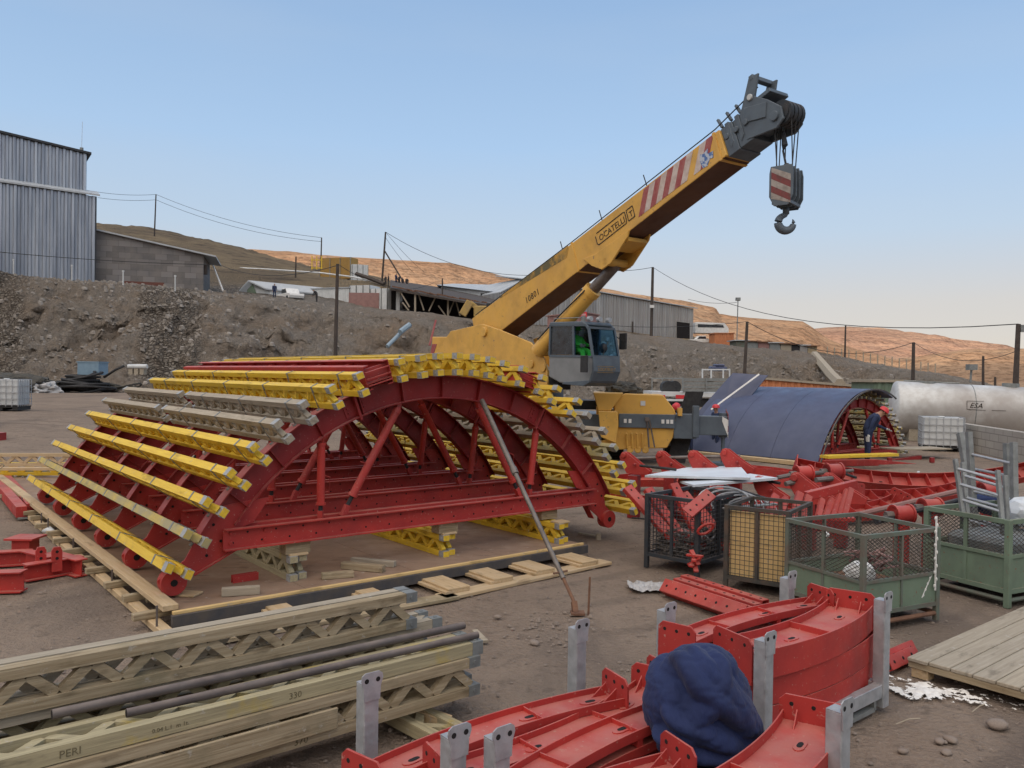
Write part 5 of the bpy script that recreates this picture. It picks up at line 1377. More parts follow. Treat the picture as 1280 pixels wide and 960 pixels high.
# ================================================================== tank on block wall, ibc containers, green and orange sheds
tkc = P(1117, 509, 30.5); tke = P(1330, 521, 29.0)
tn = thing('steel_tank', 'large silver horizontal steel tank lying on the block wall at the right', 'tank', V((tkc.x, tkc.y, 0)))
d = (tke - tkc).normalized(); l_ = d.cross(Z).normalized(); u_ = l_.cross(d)
m = MB(); n = 48; prf = [(-.12, .25), (-.08, .7), (0, .96), (.06, 1.0)] + [(.06 + k * 1.25, 1.0) for k in range(1, 8)]
vs = []; fs = []
for x, r in prf:
    for i in range(n): a = 2 * PI * i / n; vs.append(tkc + d * x + l_ * (r * math.cos(a)) + u_ * (r * math.sin(a)))
for j in range(len(prf) - 1):
    for i in range(n): fs.append((j * n + i, j * n + (i + 1) % n, (j + 1) * n + (i + 1) % n, (j + 1) * n + i))
fs.append(tuple(range(n))); m.add(vs, fs); m.obj('shell', M['tank'], tn, smooth=True)
m = MB()
for k in range(2, 8, 2): m.ring(tkc + d * (.06 + k * 1.25), l_, u_, 1.006, .99, d * .03, n=48)
m.cyl(tkc + d * 3.9 + u_ * .95, tkc + d * 3.9 + u_ * 1.12, .28, n=18); m.cyl(tkc + d * 1.1 + u_ * .95, tkc + d * 1.1 + u_ * 1.05, .30, n=18); m.tube([tkc + d * .3 + u_ * 1.03, tkc + d * 2.2 + u_ * 1.03], .03)
m.obj('fitting', M['galv_dull'], tn, auto=True)
for k in (.6, 3.4, 6.2):
    q = tkc + d * k; m = MB(); q0 = V((q.x, q.y, 0)); m.bar(q0, V((q.x, q.y, q.z - .70)), 1.3, .35, up=d); m.obj('saddle', M['wood_grey'], tn)
a = -l_ if (-l_).dot(CAM - tkc) > 0 else l_
sgn_c = tkc + d * 2.55 + u_ * .20 + a * math.sqrt(1 - .04)
text_obj('scribble', 'ESA', M['ink'], tn, sgn_c - d * .22 + a * .012 - u_ * .04, d, u_, .26, thick=.002, shear=.3)
m = MB(); nrm = (a * .98 + u_ * .2)
for x0, h0, x1, h1 in ((-.3, -.1, .3, -.1), (-.3, .2, .25, .22), (-.3, -.1, -.3, .2), (.5, -.09, .95, -.08)):
    m.bar(sgn_c + d * x0 + u_ * h0 + a * (.012 - h0 * .2), sgn_c + d * x1 + u_ * h1 + a * (.012 - h1 * .2), .012, .012)
m.obj('scribble_frame', M['ink'], tn)
wa = P(1146, 520, 31.0); wb = P(1300, 540, 21.0); wa.z = wb.z = 0
m = MB(); dr_ = (wb - wa).normalized(); nn_ = V((-dr_.y, dr_.x, 0)); m.hexa([p + nn_ * s_ + Z * z for z in (-.1, .84) for p in (wa, wb) for s_ in (0, .25)])
bw = m.obj('block_wall', M['block2']); uv_wall(bw, dr_); tag(bw, 'pale concrete block wall beneath the silver tank', 'wall')
def ibc(c, yaw, lab, cagemat='galv'):
    r = thing('liquid_container', lab, 'container', c, 'caged plastic liquid containers')
    X = V((math.cos(yaw), math.sin(yaw), 0)); Y = V((-X.y, X.x, 0))
    def q(x, y, z): return c + X * x + Y * y + Z * z
    m = MB(); m.hexa([q(x, y, z) for z in (.17, 1.06) for y in (-.46, .46) for x in (-.56, .56)]); m.cyl(q(0, 0, 1.06), q(0, 0, 1.10), .1, n=12); m.obj('bottle', M['white_dull'], r, bevel=.05)
    m = MB()
    for z in (.20, .40, .62, .84, 1.07):
        for a, b in (((-.6, -.5), (.6, -.5)), ((.6, -.5), (.6, .5)), ((.6, .5), (-.6, .5)), ((-.6, .5), (-.6, -.5))): m.bar(q(*a, z), q(*b, z), .02, .02)
    for i in range(7):
        x = -.6 + i * .2
        for y in (-.5, .5): m.bar(q(x, y, .14), q(x, y, 1.08), .02, .02, up=X)
    for i in range(1, 6):
        y = -.5 + i / 6
        for x in (-.6, .6): m.bar(q(x, y, .14), q(x, y, 1.08), .02, .02, up=Y)
    m.obj('cage', M[cagemat], r)
    m = MB()
    for x in (-.5, 0, .5): m.hexa([q(x + i * .09, y, z) for z in (.0, .10) for y in (-.48, .48) for i in (-1, 1)])
    m.hexa([q(x, y, z) for z in (.10, .14) for y in (-.5, .5) for x in (-.6, .6)]); m.obj('pallet', M['black'], r)
    return r
c = P(1176, 560, 25.8); ibc(V((c.x, c.y, 0)), R(-20), 'white caged liquid container in front of the pale block wall')
c = P(8, 511, 28); c.z = gz(c.x, c.y) + .02; ibc(c, R(8), 'bluish caged liquid container at the far left of the yard')
def corrugated(name, p0, p1, z0, z1a, z1b, mat, parent=None, pitch=.30, amp=.05, up_off=0):
    """sheet wall between ground points p0,p1 with sloping top; ribs are geometry"""
    p0 = V(p0); p1 = V(p1); d = p1 - p0; L = d.length; dn = d.normalized(); nr = V((-dn.y, dn.x, 0)); n = max(2, int(L / pitch))
    m = MB(); pts = []
    for i in range(n):
        for k, o in ((0, 0), (.35, 0), (.5, amp), (.85, amp)):
            pts.append(((i + k) / n, o))
    pts.append((1, 0)); vs = []; 
    for t, o in pts:
        q = p0 + d * t - nr * o; vs += [V((q.x, q.y, z0)), V((q.x, q.y, z1a + (z1b - z1a) * t))]
    fs = [(2 * i, 2 * i + 2, 2 * i + 3, 2 * i + 1) for i in range(len(pts) - 1)]
    m.add(vs, fs); return m.obj(name, mat, parent)
def shed(name, lab, cat, pxa, pxb, pyt, pyb, d, mat, depth=3, d2=None, roof=None, corr=True, group=None, ra=None, ov=.15):
    d2 = d2 or d; a = P(pxa, pyb, d); b = P(pxb, pyb, d2); zt_a = zat(pxa, pyt, d); zt_b = zat(pxb, pyt if ra is None else ra, d2); z0 = min(a.z, b.z) - .6
    r = thing(name, lab, cat, V((a.x, a.y, z0)), group)
    dd = V((b.x - a.x, b.y - a.y, 0)).normalized(); nr = V((-dd.y, dd.x, 0)) * depth
    A = V((a.x, a.y, 0)); B = V((b.x, b.y, 0))
    if corr: corrugated('front_wall', A, B, z0, zt_a, zt_b, mat, r)
    m = MB(); m.hexa([V((p.x, p.y, z)) for z_ in (0, 1) for p, zt_ in ((A + nr * .02, zt_a), (B + nr * .02, zt_b), (A + nr, zt_a), (B + nr, zt_b)) for z in ((z0, zt_)[z_],)])
    m.obj('wall', mat, r)
    m = MB(); e = dd * ov; f = -nr.normalized() * ov
    m.hexa([V((p.x, p.y, zt_ + dz)) for dz in (0.01, .12) for p, zt_ in ((A - e + f, zt_a), (B + e + f, zt_b), (A - e + nr - f, zt_a), (B + e + nr - f, zt_b))]); m.obj('roof', roof or mat, r)
    return r
shed('orange_container', 'long orange corrugated container behind the blue covered arch', 'container', 938, 1092, 473, 497, 42, M['orange'], 2.4, 40, M['wood_grey'], ra=486)
shed('green_shed', 'small green shed with timber roof left of the silver tank', 'shed', 1092, 1128, 478, 510, 36, M['green'], 2.4, 36, M['wood_grey'])
# ================================================================== upper yard buildings
def flat(v): return V((v.x, v.y, 0))
# tall corrugated warehouse, two tiers, at the left edge
wh = thing('metal_warehouse', 'tall two-tier corrugated metal warehouse on the bank at the far left', 'warehouse', flat(P(60, 345, 84)))
A = flat(P(-150, 345, 74)); B = flat(P(119, 345, 84)); zb_ = zat(60, 350, 80) - 1.5
z1a = zat(-150, 208, 74); z1b = zat(119, 246, 84)
def solid(name, A, B, dep, z0, za, zb2, mat, parent, off=.03):
    d_ = (B - A).normalized(); n_ = V((-d_.y, d_.x, 0)); m = MB()
    m.hexa([V((p.x, p.y, z)) for lvl in (0, 1) for p, zt in ((A + n_ * off, za), (B + n_ * off, zb2), (A + n_ * dep, za), (B + n_ * dep, zb2)) for z in ((z0, zt)[lvl],)])
    return m.obj(name, mat, parent)
corrugated('lower_wall', A, B, zb_, z1a, z1b, M['corr'], wh, pitch=.62, amp=.17)
solid('body', A, B, 10, zb_, z1a, z1b, M['corr'], wh)
d_ = (B - A).normalized(); n_ = V((-d_.y, d_.x, 0))
m = MB(); e = (B + n_ * 1.2 + Z * 0); m.hexa([V((p.x, p.y, z + dz)) for dz in (.03, .20) for p, z in ((A - n_ * .35, z1a), (B - n_ * .35 + d_ * .35, z1b), (A + n_ * 2, z1a + .75), (B + n_ * 2 + d_ * .35, z1b + .75))]); m.obj('lean_to_roof', M['roof'], wh)
A2 = A + n_ * 1.6; B2 = flat(P(109, 300, 84)) + n_ * 1.0
z2a = zat(-150, 133, 75.5); z2b = zat(109, 194, 85)
corrugated('upper_wall', A2, B2, z1b - .5, z2a, z2b, M['corr'], wh, pitch=.62, amp=.17)
solid('upper_body', A2, B2, 10, z1b - .5, z2a, z2b, M['corr'], wh)
m = MB(); m.hexa([V((p.x, p.y, z + dz)) for dz in (.0, .22) for p, z in ((A2 - n_ * .4, z2a), (B2 - n_ * .4 + d_ * .4, z2b), (A2 + n_ * 11, z2a + .2), (B2 + n_ * 11 + d_ * .4, z2b + .2))]); m.obj('roof', M['blue_dark'], wh)
m = MB(); q = P(102, 190, 85); m.cyl(q - Z * .2, q + Z * .45, .18, n=10); m.obj('vent', M['galv_dull'], wh)
m = MB(); m.cyl(q + Z * .3, P(103, 152, 85), .02, n=5); m.obj('antenna', M['galv'], wh)
m = MB(); m.bar(V((B.x, B.y, zb_)) - n_ * .02, V((B.x, B.y, z1b)) - n_ * .02, .14, .16, up=n_); m.obj('corner_trim', M['blue_dark'], wh)
# block building with falling roof
A = flat(P(117, 350, 85)); B = flat(P(254, 360, 88)); za = zat(120, 288, 85); zb2 = zat(254, 318, 88); z0 = zat(254, 368, 88)
bb = thing('block_building', 'grey block building with single-pitch roof right of the tall metal warehouse', 'building', A)
o = solid('wall', A, B, 8, z0, za, zb2, M['block'], bb, 0); uv_wall(o, (B - A).normalized())
M['brick_red'] = paint('red_brick_plinth', (.16, .065, .05), (.12, .055, .045), .9, scale=4)
M['plinth'] = M['brick_red']
d_ = (B - A).normalized(); n_ = V((-d_.y, d_.x, 0))
m = MB(); m.hexa([V((p.x, p.y, z)) for z in (z0 - .5, zat(190, 352, 86)) for p in (A + d_ * 3 - n_ * .06, B - n_ * .06 - d_ * 4, A + n_ * .1 + d_ * 3, B + n_ * .1 - d_ * 4)]); m.obj('brick_plinth', M['brick_red'], bb)
e_ = P(270, 322, 88)
m = MB(); m.hexa([V((p.x, p.y, z + dz)) for dz in (.02, .18) for p, z in ((A - n_ * .3, za), (flat(e_) - n_ * .3, e_.z), (A + n_ * 8, za), (flat(e_) + n_ * 8, e_.z))]); m.obj('roof', M['roof'], bb)
m = MB(); q = P(256, 337, 88.5); m.box(q, (.5, .3, 1.1)); m.obj('meter_box', M['pole'], bb)
for px, py in ((17, 325), (90, 332), (154, 339), (219, 345)):
    m = MB(); q = P(px, py, 79); m.cyl(q - Z * 1.5, q, .06, n=6); m.box(q, (.16, .16, .16)); tag(m.obj('fence_stake', M['white_dull']), 'thin pale stake at the edge of the bank below the left buildings', 'stake', 'pale stakes along the edge of the bank')
m = MB(); m.bar(P(266, 331, 90), P(279, 364, 89), .10, .16); tag(m.obj('leaning_pole', M['white']), 'white plank leaning beside the grey block building', 'plank')
# long white-roofed building
gb = thing('site_office', 'low green and white building with a long white roof on the upper yard', 'building', flat(P(306, 366, 98)))
a = P(304, 368, 97); b = P(336, 369, 97)
fr = [(304, 368), (304, 366), (316, 352), (337, 363), (337, 372), (304, 372)]
dep = V((16, 10, 0))
pts = [P(x, y, 97) for x, y in ((305, 374), (305, 365), (316, 353), (338, 363), (338, 375))]
m = MB(); n = len(pts); bk = [p + V((22, 12, -.8)) for p in pts]
m.add(pts + bk, [tuple(range(n)), tuple(range(2 * n - 1, n - 1, -1))] + [(i, (i + 1) % n, n + (i + 1) % n, n + i) for i in range(n)]); m.obj('wall', M['white_dull'], gb)
m = MB()
for i in (1, 2):
    q = [pts[i], pts[i + 1], bk[i], bk[i + 1]]
    off = V((-.4, -.5, .0)); m.hexa([p + Z * dz + (off if p in pts else V((0, 0, 0))) for dz in (.03, .20) for p in q])
m.obj('roof', M['roof'], gb)
m = MB(); m.hexa([P(x, y, 96.9 - k * .06) for k in (0, 1) for x, y in ((309, 362), (316, 355), (309, 373), (323, 373))]); m.obj('gable_panel', M['green'], gb)
def pickup(name_lab, px, py, d, L=5.0, mat='white', yaw=0, s_=1):
    o_ = P(px, py, d); r = thing('pickup_truck', name_lab, 'pickup', o_)
    X = V((math.cos(yaw), math.sin(yaw), 0)); Y = V((-X.y, X.x, 0))
    X = X * s_; Y = Y * s_; Z_ = Z * s_
    def q(x, y, z): return o_ + X * x + Y * y + Z_ * z
    m = MB(); m.prism([(-2.5, .45), (2.4, .45), (2.5, .75), (2.4, .98), (1.3, 1.05), (1.28, 1.08), (-2.5, 1.08)], q(0, 0, 0), X, Z_, Y * 1.75); m.obj('body', M[mat], r, bevel=.04)
    m = MB(); m.prism([(-.75, 1.05), (1.35, 1.05), (.80, 1.68), (-.60, 1.72)], q(0, 0, 0), X, Z_, Y * 1.55); m.obj('cabin', M[mat], r, bevel=.05)
    for s in (-1, 1):
        m = MB(); m.prism([(-.62, 1.12), (1.10, 1.12), (.72, 1.60), (-.52, 1.62)], q(0, 0, 0) + Y * s * .785, X, Z_, Y * .02); m.obj('side_window', M['glass'], r)
    for x in (-1.6, 1.6):
        for s in (-1, 1): m = MB(); m.cyl(q(x, s * .80 - .1, .38), q(x, s * .80 + .1, .38), .38 * s_, n=14); m.obj('wheel', M['black'], r, auto=True)
    return r
pickup('white pickup parked between the two people on the bank edge', 362, 379, 95, yaw=R(-55))
pickup('white pickup parked right of the long grey warehouse door', 877, 431, 112, yaw=R(185), s_=.72)
# white walls and containers
shed('white_wall_unit', 'long white panel wall left of the white containers', 'wall', 372, 437, 362, 386, 101, M['white_dull'], 2.5, 97, M['roof'], ra=360)
def container(lab, pxa, pxb, pyt, pyb, d, d2, mat, dep=2.4):
    a = P(pxa, pyb, d); b = P(pxb, pyb, d2); r = thing('shipping_container', lab, 'container', a)
    A = flat(a); B = flat(b); zt_a = zat(pxa, pyt, d); zz = min(a.z, b.z) - .4
    corrugated('side_wall', A, B, zz, zt_a, zt_a, mat, r, pitch=.28, amp=.04); solid('body', A, B, dep, zz, zt_a, zt_a, mat, r)
    dd = (B - A).normalized(); nn = V((-dd.y, dd.x, 0))
    for i in range(4):
        c = A + (B - A) * (i / 3); m = MB(); m.bar(V((c.x, c.y, zz)) - nn * .06, V((c.x, c.y, zt_a)) - nn * .06, .08, .10, up=nn); m.obj('corner_post', M['galv_dull'], r)
    return r
container('white shipping container on the bank edge behind the dark pole', 437, 462, 357, 386, 97, 96, M['white_dull'])
container('second white shipping container, beside the open dark doorway', 462.5, 484, 361, 388, 96, 95, M['white_dull'])
m = MB(); q = P(455, 376, 95.5); m.box(q, (3.6, .3, 1.9)); tag(m.obj('red_sheet', M['brush_red']), 'dull red sheet leaning against the white containers', 'sheet')
dd_ = thing('open_container', 'dark open container end with a white door right of the white containers', 'container', P(492, 388, 95))
m = MB(); m.box(P(490, 375, 96.5), (1.1, 1.5, 2.4)); m.obj('dark_interior', M['hole'], dd_)
m = MB(); m.box(P(497.5, 376, 95.2), (.45, .12, 2.3)); m.obj('door', M['white_dull'], dd_)
# timber trestle terrace
ts = thing('timber_trestle', 'dark timber trestle terrace with V-shaped braces on the upper yard', 'trestle', P(560, 395, 93))
m = MB(); q = [P(488, 360, 92), P(632, 385, 88), P(488, 350, 120), P(640, 372, 120)]; m.hexa([p + Z * dz for dz in (-.25, 0) for p in q]); m.obj('deck', M['pole'], ts)
m = MB(); m.hexa([P(x, y, d) for d in (100, 101) for x, y in ((503, 364), (622, 385), (503, 400), (622, 405))]); m.obj('back_wall', M['dark_cloth'], ts)
for (x0, y0, x1, y1) in ((500, 364, 512, 384), (523, 367, 530, 388), (545, 370, 536, 389), (569, 373, 575, 395), (569, 373, 561, 392), (548, 382, 558, 396), (590, 378, 598, 398), (503, 378, 511, 388)):
    plank('brace', M['wood_grey'], P(x0, y0, 92), P(x1, y1, 92), .16, .16, ts)
for px in (519, 560, 604): plank('post', M['wood_grey'], P(px, 368 + (px - 519) * .15, 91.5), P(px, 397, 91.5), .2, .2, ts, up=(0, 1, 0))
m = MB(); 
for k in range(16): t = k / 15; a = P(490 + 140 * t, 358 + 24 * t, 91.5); m.bar(a, a + V((1.2, .2, -.2 - .1 * (k % 3))), .2, .14)
m.obj('roof_poles', M['rust'], ts)
# distant structures on the upper terrace
oc = container('ochre container with railing on the upper terrace', 400, 438, 323, 345, 135, 133, M['ochre'])
m = MB()
for px in (390, 396, 402): m.bar(P(px, 320, 131), P(px, 337, 131), .14, .14, up=(0, 1, 0))
for py in (325, 335): m.bar(P(389, py, 131), P(403, py, 131), .14, .14)
tag(m.obj('railing', M['yellow']), 'pale yellow railing left of the ochre container', 'railing')
container('small white cabin right of the ochre container', 440, 460, 330, 347, 132, 133, M['white_dull'])
m = MB(); pts = [P(x, y, d) for x, y, d in ((300, 335, 126), (340, 337, 126), (400, 341, 127), (440, 346, 126), (475, 353, 122))]; m.tube(pts, .13, n=5); tag(m.obj('surface_pipe', M['white_dull']), 'thin pale pipe running along the upper terrace edge', 'pipe')
m = MB(); pts = [P(x, y, d) for x, y, d in ((445, 342, 118), (465, 349, 117), (480, 355, 116))]; m.tube(pts, .3, n=5); tag(m.obj('timber_pile', M['pole']), 'dark pile beside the small white cabin', 'pile')
# white hip-roofed building
hb2 = thing('white_building', 'white building with a shallow grey hip roof left of the raised boom', 'building', P(580, 386, 115))
q = [P(551, 388, 116), P(627, 392, 106), P(640, 380, 128), P(565, 376, 138)]
m = MB(); zt_ = [zat(551, 357, 116), zat(627, 367, 106)]
m.hexa([V((p.x, p.y, z)) for lv in (0, 1) for p, z in ((q[0], (q[0].z, zt_[0])[lv]), (q[1], (q[0].z, zt_[1])[lv]), (q[3], (q[0].z, zt_[0])[lv]), (q[2], (q[0].z, zt_[1])[lv]))]); m.obj('wall', M['white_dull'], hb2)
c_ = (q[0] + q[1] + q[2] + q[3]) / 4; m = MB()
ev = [V((p.x, p.y, z)) + (flat(p) - flat(c_)).normalized() * 1.0 for p, z in ((q[0], zt_[0]), (q[1], zt_[1]), (q[2], zt_[1]), (q[3], zt_[0]))]
rg = [V((c_.x - 3.5, c_.y, zt_[0] + 1.0)), V((c_.x + 3, c_.y, zt_[0] + .9))]
m.add(ev + rg, [(0, 1, 5, 4), (1, 2, 5), (2, 3, 4, 5), (3, 0, 4), (3, 2, 1, 0)]); m.obj('roof', M['roof'], hb2)
m = MB(); m.hexa([P(x, y, d) for x, y, d in ((553, 360, 115.8), (575, 362, 113), (553, 384, 115.8), (575, 386, 113), (553, 360, 116.3), (575, 362, 113.5), (553, 384, 116.3), (575, 386, 113.5))]); m.obj('porch', M['roof'], hb2)
for px, py in ((603, 371), (618, 374)): m = MB(); m.box(P(px, py, 108.5 - (px - 603) * .09), (.5, .4, .9)); m.obj('window', M['glass'], hb2)
# long grey warehouse in the middle
gw = thing('long_warehouse', 'long grey corrugated warehouse behind the crane cab with a dark doorway', 'warehouse', flat(P(800, 428, 112)))
A = flat(P(655, 420, 105)); B = flat(P(866, 428, 118)); z0 = zat(866, 434, 118) - 1
za = zat(655, 350, 105); zb2 = zat(866, 386, 118)
corrugated('long_wall', A, B, z0, za, zb2, M['corr2'], gw, pitch=.42, amp=.09); solid('body', A, B, 16, z0, za, zb2, M['corr2'], gw)
d_ = (B - A).normalized(); n_ = V((-d_.y, d_.x, 0))
m = MB(); rA = A + n_ * 8; rB = B + n_ * 8
m.hexa([V((p.x, p.y, z + dz)) for dz in (.0, .12) for p, z in ((A - n_ * .5 - d_ * .4, za), (B - n_ * .5 + d_ * .4, zb2), (rA - d_ * .4, za + 1.3), (rB + d_ * .4, zb2 + 1.3))]); m.obj('roof', M['roof'], gw)
def on_wall(px, py, o=.12):
    r = ray(px, py); nn = -n_; return CAM + r * ((A + nn * o - CAM).dot(nn) / r.dot(nn))
m = MB(); m.hexa([on_wall(x, y, o) for o in (.12, .02) for x, y in ((846, 402), (862, 404), (846, 432), (862, 432))]); m.obj('doorway', M['hole'], gw)
for px in (728, 790): m = MB(); m.hexa([on_wall(x, y, o) for o in (.16, .05) for x, y in ((px, 402), (px + 1.6, 402), (px, 420), (px + 1.6, 420))]); m.obj('downpipe', M['pole'], gw)
g2w = thing('gabled_warehouse', 'grey corrugated gable end left of the boom, behind the white building', 'warehouse', flat(P(640, 400, 108)))
A3 = flat(P(624, 410, 104)); B3 = flat(P(657, 410, 106)); corrugated('gable_wall', A3, B3, zat(640, 420, 105), zat(624, 366, 104), zat(657, 348, 106), M['corr2'], g2w, pitch=.42, amp=.09); solid('body', A3, B3, 14, zat(640, 420, 105), zat(624, 366, 104), zat(657, 348, 106), M['corr2'], g2w)
m = MB(); d3 = (B3 - A3).normalized(); n3 = V((-d3.y, d3.x, 0)); m.hexa([V((p.x, p.y, z + dz)) for dz in (.01, .12) for p, z in ((A3 - n3 * .3, zat(624, 366, 104)), (B3 - n3 * .3, zat(657, 348, 106)), (A3 + n3 * 14, zat(624, 366, 104)), (B3 + n3 * 14, zat(657, 348, 106)))]); m.obj('roof', M['roof'], g2w)
shed('red_shed', 'dull red shed behind the lift cylinder of the crane', 'shed', 684, 728, 396, 425, 84, M['brush_red'], 4, 82, M['brush_red'], ra=391)
m = MB(); m.box(P(729, 393, 82), (.75, .15, .5)); sg = m.obj('sign', M['helmet']); tag(sg, 'small red sign beside the dull red shed above the crane cab', 'sign')
text_obj('lettering', 'ABB', M['white'], sg, P(729, 393, 82) + V((-.28, -.085, -.12)), V((1, 0, 0)), Z, .3)
# right-hand group on the bank
shed('orange_shed', 'small orange shed right of the white pickup', 'shed', 893, 917, 417, 433, 108, M['orange'], 3, 108, M['orange'])
sv = thing('parked_van', 'pale van roof seen behind the orange shed', 'van', P(885, 412, 125))
m = MB(); m.prism([(-2.6, 0), (2.6, 0), (2.6, .8), (2.0, 1.6), (-2.6, 1.7)], P(888, 417, 125), V((1, 0, 0)), Z, V((0, 1.8, 0))); m.obj('body', M['white'], sv, bevel=.05)
m = MB(); m.prism([(-2.2, 0.9), (1.9, .9), (1.7, 1.3), (-2.2, 1.4)], P(888, 417, 125) - V((0, .91, 0)), V((1, 0, 0)), Z, V((0, .03, 0))); m.obj('window', M['glass'], sv)
gr = ['green_dark', 'galv_dull', 'brush_red', 'galv_dull', 'wood_grey', 'dark_cloth', 'corr2', 'wood_old']
xs = [920, 934, 948, 962, 976, 990, 1000, 1010, 1022]
nm = ['dark green', 'pale grey', 'dull reddish', 'grey', 'open timber', 'dark open', 'grey sheet', 'brown']
for i in range(8):
    if gr[i] == 'dark_cloth': mt = M['dark_cloth']
    else: mt = M[gr[i]]
    shed('market_shed', '%s hut, %s from the left in the row on the right bank' % (nm[i], ['first', 'second', 'third', 'fourth', 'fifth', 'sixth', 'seventh', 'eighth'][i]), 'hut', xs[i], xs[i + 1] - .6, 426 + i * 1.0, 442, 100, mt, 3, 100, M['roof'] if i % 3 == 0 else M['rust'], corr=False, group='row of huts on the right bank edge', ov=.3)
for i, px in enumerate(range(1034, 1178, 9)):
    m = MB(); t = (px - 1034) / 144; q = P(px, 448 + 20 * t, 101); m.bar(q - Z * .7, q + Z * (1.5 - .3 * t), .10, .10, up=(0, 1, 0)); tag(m.obj('fence_post', M['wood_grey']), 'pale fence post on the crest of the right bank', 'fence post', 'fence posts along the right bank crest')
m = MB(); q = [P(1016, 446, 92.5), P(1026, 446, 92.5)]
m.tube([P(1018, 444, 92), P(1030, 458, 84), P(1040, 470, 76), P(1050, 480, 70)], .5, n=6); ch_ = m.obj('drain_chute', M['wood_grey']); tag(ch_, 'pale concrete drain strip running down the right bank', 'drain')
# ================================================================== poles and wires
PG = 'utility poles across the yard and bank'
def pole(px, yt, yb, d, lab, r=.12, lean=0, arm=False, base=0):
    a = P(px, yb, d); b = P(px + lean, yt, d); m = MB(); m.cyl(a - Z * .8, b, r, r * .75, n=8)
    o = m.obj('utility_pole', M['pole'], auto=True); tag(o, lab, 'pole', PG)
    if arm: m2 = MB(); m2.bar(b - Z * .2 - V((.5, 0, 0)), b - Z * .2 + V((.5, 0, 0)), .08, .08); m2.obj('cross_arm', M['pole'], o)
    return b
p1 = pole(193, 243, 290, 150, 'thin pole on the dark hill above the grey block building', .14, 2)
p2 = pole(401, 297, 330, 140, 'thin pole standing beside the ochre container', .14, 1)
p3 = pole(369, 321, 356, 115, 'short dark pole above the white building roof', .14, 1)
p4 = pole(419, 330, 440, 55, 'tall dark pole in front of the bank, left of centre', .15, 3)
p5 = pole(477, 290, 354, 118, 'braced pole where people stand on the upper terrace', .16, 5)
m = MB(); m.cyl(P(481, 314, 118), P(506, 355, 117), .11, n=7); tag(m.obj('brace_pole', M['pole']), 'slanting brace of the pole beside the standing people', 'pole')
p6 = pole(553, 348, 368, 96, 'short pole in front of the white hip-roofed building', .10)
p7 = pole(814, 334, 422, 100, 'tall pole in front of the long grey warehouse', .22, 2)
m = MB(); m.box(P(815, 383, 99.6), (.5, .3, .35)); tag(m.obj('junction_box', M['white']), 'small white box on the pole of the long grey warehouse', 'box')
p8 = pole(930, 402, 470, 55, 'dark pole rising behind the blue covered arch', .13, 4)
p9 = pole(1056, 407, 448, 105, 'thin pole on the right bank crest', .14, 1)
p10 = pole(1141, 428, 478, 58, 'dark pole left of the tank, in front of the right bank', .14, 1)
p11 = pole(1229, 445, 482, 62, 'thinner dark pole behind the silver tank', .11)
p12 = pole(1269, 405, 482, 45, 'thick dark pole behind the right end of the silver tank', .16, 4)
p13 = pole(1244, 471, 482, 62, 'very short post behind the silver tank', .10)
m = MB(); m.box(p12 + V((.25, 0, -.25)), (.35, .25, .4)); tag(m.obj('insulator', M['galv_dull']), 'grey fitting on top of the thick pole at the right edge', 'fitting')
for (px, yt, yb, d, lab) in ((921, 374, 428, 104, 'thin street lamp beside the orange shed'), (1213, 459, 478, 55, 'short lamp post behind the silver tank')):
    r = thing('street_lamp', lab, 'lamp', P(px, yb, d)); m = MB(); b = P(px + 1.5, yt, d); m.cyl(P(px, yb, d), b, .07, n=6); m.obj('pole', M['galv_dull'], r)
    m = MB(); m.box(b, (.55, .5, .4)); m.obj('lamp_head', M['galv_dull'], r)
def wire(a, b, sag, lab, r=.022):
    pts = [a.lerp(b, i / 16) - Z * (sag * 4 * (i / 16) * (1 - i / 16)) for i in range(17)]; m = MB(); m.tube(pts, r * .62, n=4); return tag(m.obj('overhead_cable', M['black']), lab, 'cable', 'overhead cables')
wire(p1, p2, 1.2, 'upper cable from the hill pole to the ochre container pole', .05); wire(p1 - Z * 1.0, p2 - Z * .7, 1.3, 'lower cable from the hill pole to the ochre container pole', .05)
wire(p1, P(122, 240, 140), .3, 'upper cable from the hill pole to the metal warehouse', .05); wire(p1 - Z * 1, P(122, 247, 140), .3, 'lower cable from the hill pole to the metal warehouse', .05)
wire(p5, P(672, 344, 110), 1.8, 'cable from the braced pole to the gable left of the boom', .05)
wire(p5, P(530, 340, 121), .3, 'first stay wire of the braced pole', .04); wire(p5 - Z * .8, P(518, 342, 121), .3, 'second stay wire of the braced pole', .04)
wire(p7, P(760, 338, 104), .2, 'cable from the warehouse pole towards the boom', .05)
wire(p7, p12, 2.6, 'long cable from the warehouse pole to the thick pole at right', .045)
wire(P(-60, 309, 70), P(275, 331, 84), .3, 'dark cable crossing the fronts of the left buildings', .05)
wire(P(275, 331, 84), p4 - Z * .1, .9, 'dark cable from the left buildings to the tall dark pole', .04)
wire(p4, P(545, 352, 80), 1.2, 'thin cable right of the tall dark pole', .03)
wire(p8, P(700, 398, 80), .6, 'cable in front of the grey warehouse to the pole behind the blue arch', .03)
wire(p8, p10, 1.4, 'cable between the two dark poles on the right', .035); wire(p10, p12 - Z * 1.5, .9, 'cable from the dark pole by the tank to the thick pole', .03)
wire(P(921, 378, 104), P(860, 374, 112), .3, 'cable from the street lamp to the long grey warehouse', .04)
